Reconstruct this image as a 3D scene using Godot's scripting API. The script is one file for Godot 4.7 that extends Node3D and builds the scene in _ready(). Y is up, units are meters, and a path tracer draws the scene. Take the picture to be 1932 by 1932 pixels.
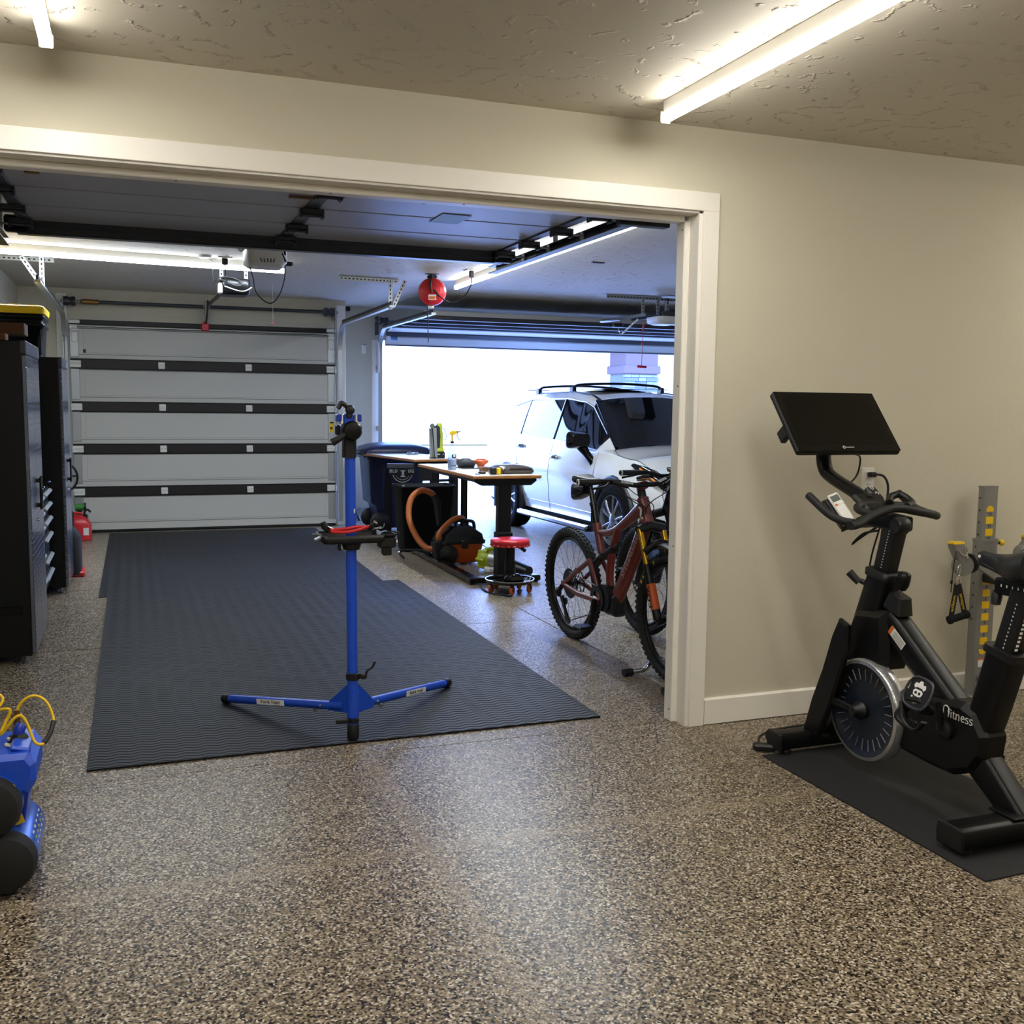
extends Node3D
# A home garage: a gym corner in front, and through a wide cased opening a two-door garage with a bike stand, a desk, bicycles and a car.

var S: SurfaceTool
var X := Transform3D()
var O := Vector3.ZERO
var M := {}
var used := {}
var rng := RandomNumberGenerator.new()


# ---------------------------------------------------------------- shape helpers
func bg(t := Transform3D()) -> void:
	S = SurfaceTool.new()
	S.begin(Mesh.PRIMITIVE_TRIANGLES)
	X = Transform3D(Basis(), -O) * t

func tri(a: Vector3, b: Vector3, c: Vector3) -> void:
	S.add_vertex(X * a); S.add_vertex(X * c); S.add_vertex(X * b)

func quad(a: Vector3, b: Vector3, c: Vector3, d: Vector3) -> void:
	tri(a, b, c); tri(a, c, d)

func flat() -> void: S.set_smooth_group(-1)
func smooth(g := 0) -> void: S.set_smooth_group(g)

# box with chamfered edges; c centre, s size, r chamfer, b own turn
func bx(c: Vector3, s: Vector3, r := 0.0, b := Basis()) -> void:
	flat()
	var h := s / 2.0
	r = minf(r, minf(h.x, minf(h.y, h.z)) * 0.95)
	var p := func(x: float, y: float, z: float) -> Vector3: return c + b * Vector3(x, y, z)
	for ax in 3:
		for sg in [-1.0, 1.0]:
			var u := (ax + 1) % 3
			var v := (ax + 2) % 3
			var q := []
			for k in [[-1, -1], [1, -1], [1, 1], [-1, 1]]:
				var w := Vector3.ZERO
				w[ax] = sg * h[ax]
				w[u] = k[0] * (h[u] - r)
				w[v] = k[1] * (h[v] - r)
				q.append(c + b * w)
			if sg > 0: quad(q[0], q[1], q[2], q[3])
			else: quad(q[3], q[2], q[1], q[0])
	if r <= 0.0: return
	for ax in 3:
		var u := (ax + 1) % 3
		var v := (ax + 2) % 3
		for su in [-1.0, 1.0]:
			for sv in [-1.0, 1.0]:
				var q := []
				for k in [[0, -1], [0, 1], [1, 1], [1, -1]]:
					var w := Vector3.ZERO
					w[ax] = k[1] * (h[ax] - r)
					w[u] = su * (h[u] if k[0] == 0 else h[u] - r)
					w[v] = sv * (h[v] - r if k[0] == 0 else h[v])
					q.append(c + b * w)
				if su * sv > 0: quad(q[0], q[3], q[2], q[1])
				else: quad(q[0], q[1], q[2], q[3])
	for sx in [-1.0, 1.0]:
		for sy in [-1.0, 1.0]:
			for sz in [-1.0, 1.0]:
				var a: Vector3 = p.call(sx * h.x, sy * (h.y - r), sz * (h.z - r))
				var d: Vector3 = p.call(sx * (h.x - r), sy * h.y, sz * (h.z - r))
				var e: Vector3 = p.call(sx * (h.x - r), sy * (h.y - r), sz * h.z)
				if sx * sy * sz > 0: tri(a, d, e)
				else: tri(a, e, d)

func bb(x0: float, x1: float, y0: float, y1: float, z0: float, z1: float, r := 0.0) -> void:
	bx(Vector3((x0 + x1) / 2, (y0 + y1) / 2, (z0 + z1) / 2), Vector3(absf(x1 - x0), absf(y1 - y0), absf(z1 - z0)), r)

# tube along points; r a number or a list, n sides, sq = squash of the second axis, up = where the first axis points
func tb(pts: Array, r, n := 10, closed := false, sq := 1.0, up := Vector3.ZERO, caps := true, ph := 0.0) -> void:
	var m := pts.size()
	var rings := []
	var nn := Vector3.ZERO
	var first := Vector3.ZERO
	for i in m:
		var t: Vector3
		if closed: t = (pts[(i + 1) % m] - pts[(i + m - 1) % m]).normalized()
		elif i == 0: t = (pts[1] - pts[0]).normalized()
		elif i == m - 1: t = (pts[i] - pts[i - 1]).normalized()
		else: t = ((pts[i + 1] - pts[i]).normalized() + (pts[i] - pts[i - 1]).normalized()).normalized()
		if i == 0:
			nn = up if up != Vector3.ZERO else (Vector3.UP if absf(t.y) < 0.9 else Vector3.RIGHT)
		elif up != Vector3.ZERO: nn = up
		nn = (nn - t * nn.dot(t)).normalized()
		var bn := t.cross(nn)
		var rr: float = r[i] if r is Array else r
		if not closed and i > 0 and i < m - 1:
			var cs: float = (pts[i + 1] - pts[i]).normalized().dot((pts[i] - pts[i - 1]).normalized())
			rr *= minf(1.4, 1.0 / sqrt(maxf(0.3, (1 + cs) / 2)))
		var ring := PackedVector3Array()
		for k in n:
			var a := TAU * k / n + ph
			ring.append(pts[i] + nn * cos(a) * rr + bn * sin(a) * rr * sq)
		rings.append(ring)
	if n > 5: smooth(0)
	else: flat()
	var last := m if closed else m - 1
	for i in last:
		var A: PackedVector3Array = rings[i]
		var B: PackedVector3Array = rings[(i + 1) % m]
		for k in n:
			var j := (k + 1) % n
			quad(A[k], A[j], B[j], B[k])
	if caps and not closed:
		flat()
		for k in n:
			var j := (k + 1) % n
			tri(pts[0], rings[0][j], rings[0][k])
			tri(pts[m - 1], rings[m - 1][k], rings[m - 1][j])

func cy(a: Vector3, b: Vector3, r: float, n := 12, r2 := -1.0) -> void:
	tb([a, b], [r, r if r2 < 0 else r2], n)

# curve through points (Catmull-Rom)
func cv(pts: Array, k := 6, closed := false) -> Array:
	var o := []
	var m := pts.size()
	for i in (m if closed else m - 1):
		var a: Vector3 = pts[(i + m - 1) % m] if closed else pts[maxi(i - 1, 0)]
		var b: Vector3 = pts[i]
		var c: Vector3 = pts[(i + 1) % m]
		var d: Vector3 = pts[(i + 2) % m] if closed else pts[mini(i + 2, m - 1)]
		for s in k:
			o.append(b.cubic_interpolate(c, a, d, float(s) / k))
	if not closed: o.append(pts[m - 1])
	return o

# lathe: prof of Vector2(radius, height) going up the outside; axis from o
func lt(prof: Array, o := Vector3.ZERO, axis := Vector3.UP, n := 24, squash := 1.0) -> void:
	var y := axis.normalized()
	var x := (Vector3.RIGHT if absf(y.x) < 0.8 else Vector3.UP)
	x = (x - y * x.dot(y)).normalized()
	var z := x.cross(y)
	var g := 1
	for i in prof.size() - 1:
		var p: Vector2 = prof[i]
		var q: Vector2 = prof[i + 1]
		if i > 0:
			var d0: Vector2 = (p - prof[i - 1]).normalized()
			if d0.dot((q - p).normalized()) < 0.75: g += 1
		smooth(g)
		for k in n:
			var a := TAU * k / n
			var b := TAU * (k + 1) / n
			var c0 := x * cos(a) - z * sin(a) * squash
			var c1 := x * cos(b) - z * sin(b) * squash
			var P := [o + c0 * p.x + y * p.y, o + c1 * p.x + y * p.y, o + c1 * q.x + y * q.y, o + c0 * q.x + y * q.y]
			if p.x < 1e-6: tri(P[0], P[2], P[3])
			elif q.x < 1e-6: tri(P[0], P[1], P[2])
			else: quad(P[0], P[1], P[2], P[3])

# polygon in the XY plane of t, from z = 0 to depth, edges chamfered by b
func pr(poly: Array, t: Transform3D, depth: float, b := 0.0, sm := false) -> void:
	var a := 0.0
	var n := poly.size()
	for i in n: a += (poly[i] as Vector2).cross(poly[(i + 1) % n])
	var P: Array = poly.duplicate()
	if a < 0: P.reverse()
	var inn := []
	for i in n:
		var e0: Vector2 = (P[i] - P[(i + n - 1) % n]).normalized()
		var e1: Vector2 = (P[(i + 1) % n] - P[i]).normalized()
		var nn := (Vector2(-e0.y, e0.x) + Vector2(-e1.y, e1.x)).normalized()
		var cs := maxf(0.4, nn.dot(Vector2(-e1.y, e1.x)))
		inn.append(P[i] + nn * b / cs)
	var at := func(v: Vector2, z: float) -> Vector3: return t * Vector3(v.x, v.y, z)
	var idx := Geometry2D.triangulate_polygon(PackedVector2Array(inn))
	flat()
	for i in range(0, idx.size(), 3):
		var p0: Vector2 = inn[idx[i]]
		var p1: Vector2 = inn[idx[i + 1]]
		var p2: Vector2 = inn[idx[i + 2]]
		if (p1 - p0).cross(p2 - p0) < 0:
			var sw := p1
			p1 = p2
			p2 = sw
		tri(at.call(p0, depth), at.call(p1, depth), at.call(p2, depth))
		tri(at.call(p0, 0.0), at.call(p2, 0.0), at.call(p1, 0.0))
	if sm: smooth(3)
	for i in n:
		var j := (i + 1) % n
		quad(at.call(P[i], b), at.call(P[j], b), at.call(P[j], depth - b), at.call(P[i], depth - b))
	if b > 0:
		if sm: smooth(4)
		for i in n:
			var j := (i + 1) % n
			quad(at.call(P[i], depth - b), at.call(P[j], depth - b), at.call(inn[j], depth), at.call(inn[i], depth))
			quad(at.call(inn[i], 0.0), at.call(inn[j], 0.0), at.call(P[j], b), at.call(P[i], b))

# skin over rings of equal length; rings run anticlockwise seen from the end they move towards
func loft(rings: Array, ends := true, sg := 0) -> void:
	smooth(sg)
	for i in rings.size() - 1:
		var A = rings[i]
		var B = rings[i + 1]
		for k in A.size():
			var j: int = (k + 1) % A.size()
			quad(A[k], A[j], B[j], B[k])
	if ends:
		flat()
		for w in [0, rings.size() - 1]:
			var R = rings[w]
			var c := Vector3.ZERO
			for v in R: c += v
			c /= R.size()
			for k in R.size():
				var j: int = (k + 1) % R.size()
				if w == 0: tri(c, R[j], R[k])
				else: tri(c, R[k], R[j])

# rounded rectangle ring in the plane o + u, v
func rr(o: Vector3, u: Vector3, v: Vector3, hu: float, hv: float, r: float, k := 4) -> Array:
	var out := []
	for c in 4:
		var cu: float = [1, -1, -1, 1][c] * (hu - r)
		var cw: float = [1, 1, -1, -1][c] * (hv - r)
		for i in k + 1:
			var a := PI / 2 * (c + float(i) / k)
			out.append(o + u * (cu + cos(a) * r) + v * (cw + sin(a) * r))
	return out

func arc(c: Vector2, r: float, a0: float, a1: float, n: int) -> Array:
	var o := []
	for i in n + 1:
		var a := deg_to_rad(lerpf(a0, a1, float(i) / n))
		o.append(c + Vector2(cos(a), sin(a)) * r)
	return o

func v3(a: Array) -> Array:
	var o := []
	for p in a: o.append(Vector3(p[0], p[1], p[2]))
	return o

func v2(a: Array) -> Array:
	var o := []
	for i in range(0, a.size(), 2): o.append(Vector2(a[i], a[i + 1]))
	return o

# frame whose z axis points along z and whose y is near up
func fr(o: Vector3, z: Vector3, up := Vector3.UP) -> Transform3D:
	z = z.normalized()
	var x := up.cross(z).normalized()
	return Transform3D(Basis(x, z.cross(x), z), o)

# plane for outlines drawn as (z, y) seen from -x: local x = z axis of the world, y = up, depth runs to -x
func side(x: float) -> Transform3D:
	return Transform3D(Basis(Vector3(0, 0, 1), Vector3(0, 1, 0), Vector3(-1, 0, 0)), Vector3(x, 0, 0))


# ---------------------------------------------------------------- objects
func uniq(nm: String) -> String:
	var c: int = used.get(nm, 0)
	used[nm] = c + 1
	return nm if c == 0 else "%s_%03d" % [nm, c]

func part(nm: String, mat: Material, par: Node3D, label := "") -> MeshInstance3D:
	S.generate_normals()
	S.set_material(mat)
	var o := MeshInstance3D.new()
	o.name = nm
	o.mesh = S.commit()
	if label: o.set_meta("label", label)
	par.add_child(o, true)
	return o

func thing(nm: String, label: String, cat: String, at: Vector3, group := "") -> Node3D:
	var o := Node3D.new()
	o.name = uniq(nm)
	o.position = at
	o.set_meta("label", label)
	o.set_meta("category", cat)
	if group: o.set_meta("group", group)
	add_child(o, true)
	O = at
	return o

# a thing that is one mesh: shapes first (with O at the origin of the thing), then solo()
func solo(nm: String, mat: Material, label: String, cat: String, group := "") -> MeshInstance3D:
	var o := part(nm, mat, self, label)
	o.name = uniq(nm)
	o.position = O
	o.set_meta("category", cat)
	if group: o.set_meta("group", group)
	return o

func struct(nm: String, at := Vector3.ZERO) -> Node3D:
	var o := Node3D.new()
	o.name = nm
	o.position = at
	o.set_meta("kind", "structure")
	add_child(o, true)
	O = at
	return o

func smesh(nm: String, mat: Material) -> MeshInstance3D:
	var o := part(nm, mat, self)
	o.position = O
	o.set_meta("kind", "structure")
	return o

func dup(o: Node3D, at: Vector3, label: String, turn := 0.0) -> Node3D:
	var c: Node3D = o.duplicate()
	var nm: String = str(o.name)
	c.name = uniq(nm.rstrip("0123456789").trim_suffix("_"))
	c.position = at
	c.rotation.y = o.rotation.y + turn
	c.set_meta("label", label)
	add_child(c, true)
	return c

func stuff(o: Node3D) -> void: o.set_meta("kind", "stuff")

# flat lettering; t: frame in world, z faces the reader
func text(s: String, h: float, t: Transform3D, mat: Material, par: Node3D, bold := true, stretch := 1.0, nm := "lettering") -> MeshInstance3D:
	var tm := TextMesh.new()
	var f := SystemFont.new()
	f.font_names = PackedStringArray(["Droid Sans"])
	f.font_weight = 700 if bold else 400
	tm.font = f
	tm.font_size = 64
	tm.pixel_size = h / 46.0
	tm.depth = 0.0006
	tm.text = s
	tm.curve_step = 2.0
	tm.material = mat
	var o := MeshInstance3D.new()
	o.name = nm
	o.mesh = tm
	o.transform = Transform3D(Basis(), -O) * t * Transform3D(Basis.from_scale(Vector3(stretch, 1, 1)), Vector3.ZERO)
	par.add_child(o, true)
	return o


# ---------------------------------------------------------------- materials
func mt(c: Color, rough := 0.5, metal := 0.0, spec := 0.5) -> StandardMaterial3D:
	var m := StandardMaterial3D.new()
	m.albedo_color = c
	m.roughness = rough
	m.metallic = metal
	m.metallic_specular = spec
	return m

func h(s: String) -> Color: return Color.html(s)

func tri_uv(m: StandardMaterial3D, sc: Vector3, world := true) -> void:
	m.uv1_triplanar = true
	m.uv1_world_triplanar = world
	m.uv1_scale = sc
	m.uv1_triplanar_sharpness = 8.0

func noise_tex(sz: int, n: FastNoiseLite, ramp: Array = [], normal := false, bump := 4.0) -> NoiseTexture2D:
	var t := NoiseTexture2D.new()
	t.width = sz
	t.height = sz
	t.seamless = true
	t.noise = n
	t.generate_mipmaps = false
	if ramp.size():
		var g := Gradient.new()
		var of := PackedFloat32Array()
		var cs := PackedColorArray()
		for r in ramp:
			of.append(r[0])
			cs.append(h(r[1]))
		g.offsets = of
		g.colors = cs
		if ramp[0].size() > 2: g.interpolation_mode = Gradient.GRADIENT_INTERPOLATE_CONSTANT
		t.color_ramp = g
	if normal:
		t.as_normal_map = true
		t.bump_strength = bump
	return t

func ns(type: int, freq: float, sd := 1, oct := 3) -> FastNoiseLite:
	var n := FastNoiseLite.new()
	n.noise_type = type as FastNoiseLite.NoiseType
	n.frequency = freq
	n.seed = sd
	n.fractal_octaves = oct
	return n

func img_normal(sz: int, f: Callable, bump: float) -> ImageTexture:
	var im := Image.create(sz, sz, false, Image.FORMAT_RGBA8)
	for y in sz:
		for x in sz:
			var v: float = clampf(f.call(float(x) / sz, float(y) / sz), 0, 1)
			im.set_pixel(x, y, Color(v, v, v))
	im.bump_map_to_normal_map(bump)
	return ImageTexture.create_from_image(im)

func materials() -> void:
	var wall := mt(h("d0cab7"), 0.75)
	var peel := noise_tex(512, ns(FastNoiseLite.TYPE_SIMPLEX_SMOOTH, 0.02, 5, 2), [], true, 2.0)
	wall.normal_enabled = true
	wall.normal_texture = peel
	wall.normal_scale = 0.25
	tri_uv(wall, Vector3.ONE * 1.6)
	M.wall = wall
	var ceil := mt(h("cfc8b9"), 0.6)
	var nz := ns(FastNoiseLite.TYPE_SIMPLEX_SMOOTH, 0.006, 11, 4)
	nz.fractal_type = FastNoiseLite.FRACTAL_RIDGED
	nz.domain_warp_enabled = true
	nz.domain_warp_amplitude = 40.0
	nz.domain_warp_frequency = 0.008
	var rid := noise_tex(1024, nz, [[0.0, "000000"], [0.80, "000000"], [0.93, "ffffff"], [1.0, "ffffff"]], true, 5.0)
	ceil.normal_enabled = true
	ceil.normal_texture = rid
	ceil.normal_scale = 1.3
	tri_uv(ceil, Vector3.ONE * 0.55)
	M.ceil = ceil
	M.trim = mt(h("f3efe6"), 0.38)
	# chip-flake epoxy
	var fl := mt(Color.WHITE, 0.3, 0.0, 0.27)
	var cn := ns(FastNoiseLite.TYPE_CELLULAR, 0.135, 3, 1)
	cn.fractal_type = FastNoiseLite.FRACTAL_NONE
	cn.cellular_return_type = FastNoiseLite.RETURN_CELL_VALUE
	cn.cellular_jitter = 1.0
	fl.albedo_texture = noise_tex(2048, cn, [[0.0, "15110d", 0], [0.12, "3a3128", 0], [0.22, "75674f", 0], [0.36, "8f806a", 0], [0.5, "6b5f50", 0], [0.62, "a3957f", 0], [0.76, "c9c0b0", 0], [0.86, "857a6d", 0], [0.93, "50463b", 0]])
	fl.normal_enabled = true
	fl.normal_texture = noise_tex(1024, ns(FastNoiseLite.TYPE_SIMPLEX_SMOOTH, 0.05, 8, 2), [], true, 3.0)
	fl.normal_scale = 0.22
	tri_uv(fl, Vector3.ONE * 0.6)
	M.flake = fl
	# rubber roll matting with a wavy relief
	var rub := mt(h("1a1a1f"), 0.55, 0.0, 0.4)
	rub.normal_enabled = true
	rub.normal_texture = img_normal(128, func(u: float, v: float) -> float:
		var w := v * 2.0 + 0.25 * absf(fposmod(u * 2.0, 2.0) - 1.0) * 2.0
		var q := absf(fposmod(w, 1.0) - 0.5) * 2.0
		return smoothstep(0.2, 0.8, q), 14.0)
	rub.normal_scale = 1.0
	tri_uv(rub, Vector3(11, 11, 14))
	M.rubber_mat = rub
	M.yoga = mt(h("1d1d20"), 0.75)
	M.black = mt(h("101012"), 0.45)
	M.black_satin = mt(h("0c0c0e"), 0.36, 0.0, 0.4)
	M.black_gloss = mt(h("0b0b0d"), 0.1)
	M.black_rough = mt(h("18181a"), 0.8)
	M.tyre = mt(h("1c1c1d"), 0.7)
	M.car_tyre = mt(h("101011"), 0.85, 0.0, 0.2)
	M.chrome = mt(h("d8dade"), 0.12, 1.0)
	M.steel = mt(h("9b9da0"), 0.35, 0.9)
	M.galv = mt(h("b3b5b3"), 0.42, 0.7)
	M.dark_steel = mt(h("4b4d52"), 0.38, 0.7)
	M.gunmetal = mt(h("46484e"), 0.35, 0.35)
	M.white = mt(h("e9e7e1"), 0.4)
	M.door_skin = mt(h("c9c7c0"), 0.5)
	M.door_under = mt(h("b4b5bb"), 0.4, 0.0, 0.35)
	M.band = mt(h("2a2523"), 0.5, 0.3)
	M.blue = mt(h("1d4fd0"), 0.32)
	M.blue_dark = mt(h("1638a8"), 0.3)
	M.tank_blue = mt(h("2a5fc4"), 0.25, 0.3)
	M.red = mt(h("c9242b"), 0.35)
	M.orange = mt(h("cf5a22"), 0.4)
	M.hose = mt(h("b5622b"), 0.5)
	M.yellow = mt(h("f0c415"), 0.4)
	M.lime = mt(h("b9c41c"), 0.4)
	M.green = mt(h("3c8a3a"), 0.5)
	M.bike_red = mt(h("741f14"), 0.25)
	M.bike_red.clearcoat_enabled = true
	M.gold = mt(h("c99a2e"), 0.22, 0.9)
	M.grip = mt(h("0f0f11"), 0.6)
	M.silver_paint = mt(h("8d8c8a"), 0.38, 0.35)
	M.brass = mt(h("9a7846"), 0.35, 0.9)
	M.bin_blue = mt(h("161d42"), 0.4)
	M.bin_black = mt(h("0a0a0e"), 0.6, 0.0, 0.3)
	M.pouch = mt(h("2c2b30"), 0.6)
	M.bag = mt(h("4a3f3b"), 0.22)
	M.concrete = mt(h("a9a7a2"), 0.9)
	M.asphalt = mt(h("77777a"), 0.95)
	M.stucco = mt(h("d9d6d0"), 0.9)
	M.pillar = mt(h("57474a"), 0.85)
	M.stone = mt(h("6b7075"), 0.9)
	M.stone_b = mt(h("555a61"), 0.9)
	M.leaf = mt(h("4f7a3a"), 0.7)
	M.leaf_dark = mt(h("2f4a2a"), 0.7)
	M.lawn = mt(h("a5a58c"), 0.95)
	M.screen = mt(h("050506"), 0.12)
	M.foam = mt(h("0e0e0f"), 0.95)
	M.label_white = mt(h("e4e3df"), 0.5)
	M.label_blue = mt(h("8fc3ef"), 0.5)
	M.label_orange = mt(h("d9702a"), 0.5)
	M.ink = mt(h("141414"), 0.6)
	M.ink_grey = mt(h("77787a"), 0.5)
	M.ink_white = mt(h("f0efec"), 0.5)
	M.ink_tan = mt(h("a3806a"), 0.4)
	var wood := mt(Color.WHITE, 0.35)
	var wn := ns(FastNoiseLite.TYPE_SIMPLEX_SMOOTH, 0.02, 21, 4)
	wood.albedo_texture = noise_tex(512, wn, [[0.0, "7d4f27"], [0.4, "a8713c"], [0.6, "b9824a"], [1.0, "8c5a2e"]])
	tri_uv(wood, Vector3(0.7, 9, 9))
	M.wood = wood
	M.lumber = mt(h("6f4a2c"), 0.7)
	M.lumber_end = mt(h("b08450"), 0.7)
	M.laminate = mt(h("d9d3c8"), 0.3)
	# tread-plate metal of the cabinet doors
	var tp := mt(h("8b909b"), 0.2, 0.9)
	tp.normal_enabled = true
	tp.normal_texture = img_normal(128, func(u: float, v: float) -> float:
		var best := 0.0
		for c in [[0.25, 0.25, 1.0], [0.75, 0.75, 1.0], [0.75, 0.25, -1.0], [0.25, 0.75, -1.0]]:
			var dx: float = u - c[0]
			var dy: float = v - c[1]
			var a: float = (dx + dy * c[2]) * 0.7071
			var b: float = (dx - dy * c[2]) * 0.7071
			best = maxf(best, 1.0 - sqrt(pow(a / 0.2, 2) + pow(b / 0.06, 2)))
		return best, 4.0)
	tri_uv(tp, Vector3.ONE * 14)
	M.tread = tp
	var paint := mt(h("d8d8d6"), 0.2)
	paint.clearcoat_enabled = true
	paint.clearcoat_roughness = 0.03
	M.car = paint
	M.car_glass = mt(h("0a0b10"), 0.03, 0.0, 0.6)
	M.amber = mt(h("c9751a"), 0.2)
	M.rim = mt(h("8f929c"), 0.25, 0.8)
	var bottle := mt(Color(0.75, 0.8, 0.88, 0.42), 0.1)
	bottle.transparency = BaseMaterial3D.TRANSPARENCY_ALPHA
	M.clear = bottle
	M.liquid = mt(h("8da5d8"), 0.15)
	var led := mt(Color.WHITE, 0.4)
	led.emission_enabled = true
	led.emission = Color(1.0, 0.98, 0.94)
	led.emission_energy_multiplier = 27.0
	M.led = led
	var led2: StandardMaterial3D = led.duplicate()
	led2.emission = Color(0.93, 0.96, 1.0)
	led2.emission_energy_multiplier = 24.0
	M.led2 = led2
	M.bright = mt(h("c9cacc"), 0.22, 0.75)
	M.pale_metal = mt(h("b9b8b3"), 0.45, 0.1)


# ---------------------------------------------------------------- the scene
func _ready() -> void:
	rng.seed = 7
	setup_view()
	materials()
	build_room()
	build_outside()
	build_lamps()
	build_small_door()
	build_overhead_door()
	build_wide_door()
	build_car()
	build_mats()
	build_repair_stand()
	build_exercise_bike()
	build_tower()
	build_cabinets()
	build_compressor()
	build_desks()
	build_bins()
	build_under_desk()
	build_bicycles()
	build_ceiling_gear()

func setup_view() -> void:
	var cam := Camera3D.new()
	cam.name = "camera"
	cam.position = Vector3(0, 1.52, 4.1703)
	cam.rotation = Vector3(-0.103882, -0.355594, 0.011756)
	cam.fov = 53.295
	cam.current = true
	add_child(cam)
	var sky := ProceduralSkyMaterial.new()
	sky.sky_top_color = Color(0.44, 0.60, 1.0)
	sky.sky_horizon_color = Color(0.64, 0.76, 1.0)
	sky.ground_bottom_color = Color(0.5, 0.5, 0.5)
	sky.ground_horizon_color = Color(0.8, 0.85, 0.9)
	sky.sky_energy_multiplier = 1.0
	sky.sun_angle_max = 0.0
	var e := Environment.new()
	e.background_mode = Environment.BG_SKY
	e.sky = Sky.new()
	e.sky.sky_material = sky
	e.background_energy_multiplier = 25.0
	e.tonemap_mode = Environment.TONE_MAPPER_LINEAR
	e.tonemap_exposure = 1.0
	e.sdfgi_enabled = true
	e.ssao_enabled = true
	e.ssil_enabled = true
	var we := WorldEnvironment.new()
	we.name = "world_environment"
	we.environment = e
	add_child(we)
	var sun := DirectionalLight3D.new()
	sun.name = "sun"
	sun.light_color = Color(1.0, 0.97, 0.92)
	sun.light_energy = 2.0
	sun.shadow_enabled = true
	sun.light_angular_distance = 0.5
	add_child(sun)
	sun.look_at_from_position(Vector3.ZERO, Vector3(0.55, -0.8, -0.16))

func area(nm: String, at: Vector3, sx: float, sy: float, turn: float, energy: float, col: Color) -> void:
	var l := AreaLight3D.new()
	l.name = nm
	l.position = at
	l.basis = Basis(Vector3.UP, turn) * Basis(Vector3.RIGHT, -PI / 2)
	l.area_size = Vector2(sx, sy)
	l.light_energy = energy
	l.light_color = col
	l.shadow_enabled = true
	l.area_range = 12.0
	l.area_attenuation = 2.0
	add_child(l, true)

# an LED tube fixture from a to b: base rail, tube, end caps, and the light it throws
func led_lamp(a: Vector3, b: Vector3, energy: float, label: String, mat: Material, col: Color) -> void:
	var t := thing("led_tube_lamp", label, "ceiling light", (a + b) / 2, "LED tube lights on the ceiling")
	var d := (b - a).normalized()
	var up := Vector3.UP
	var sd := d.cross(up)
	bg()
	bx((a + b) / 2 + up * 0.048, Vector3((b - a).length() if absf(d.x) > 0.5 else 0.03, 0.054, 0.03 if absf(d.x) > 0.5 else (b - a).length()), 0.004, Basis(Vector3.UP, 0.0 if absf(d.z) > 0.9 else atan2(-d.z, d.x)))
	part("rail", M.white, t)
	bg()
	var prof := []
	for s in [a, b]:
		var ring := []
		for k in 15:
			var w := lerpf(-0.6, PI + 0.6, k / 14.0)
			ring.append(s + sd * cos(w) * 0.022 - up * sin(w) * 0.022 + up * 0.008)
		prof.append(ring)
	loft(prof)
	part("led_tube", mat, t)
	for s in [[a, -1.0], [b, 1.0]]:
		bg()
		bx(s[0] + up * 0.008 + d * s[1] * 0.003, Vector3(0.006 if absf(d.x) > 0.5 else 0.046, 0.046, 0.046 if absf(d.x) > 0.5 else 0.006), 0.003)
		part("end_cap", M.white, t)
	var len := (b - a).length()
	area("tube_light", (a + b) / 2 - up * 0.014, len, 0.04, atan2(-d.z, d.x), energy, col)

func build_lamps() -> void:
	var warm := Color(1.0, 0.985, 0.95)
	var cool := Color(0.90, 0.95, 1.0)
	led_lamp(Vector3(-0.24, 2.705, 0.3), Vector3(-0.24, 2.705, 2.74), 1.75, "long LED tube light at the upper left corner, above the wide opening", M.led, warm)
	led_lamp(Vector3(2.1, 2.705, 0.29), Vector3(2.1, 2.705, 2.73), 1.75, "long LED tube light running over the gym corner at upper right", M.led, warm)
	led_lamp(Vector3(5.3, 2.705, 0.3), Vector3(5.3, 2.705, 2.74), 1.75, "LED tube light along the right wall of the gym, beyond the grey tower", M.led, warm)
	led_lamp(Vector3(-0.24, 2.705, 3.4), Vector3(-0.24, 2.705, 5.84), 1.0, "LED tube light behind the upper left one, over the compressor side", M.led, warm)
	led_lamp(Vector3(2.1, 2.705, 3.4), Vector3(2.1, 2.705, 5.84), 1.0, "LED tube light behind the upper right one, deeper in the gym", M.led, warm)
	led_lamp(Vector3(3.125, 2.705, -5.95), Vector3(3.125, 2.705, -1.83), 10.0, "LED tube light beside the overhead door, running towards the red cord reel", M.led2, cool)
	led_lamp(Vector3(-1.0, 2.705, -5.15), Vector3(1.32, 2.705, -5.42), 6.0, "LED tube light crossing the ceiling behind the white opener box", M.led2, cool)


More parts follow.
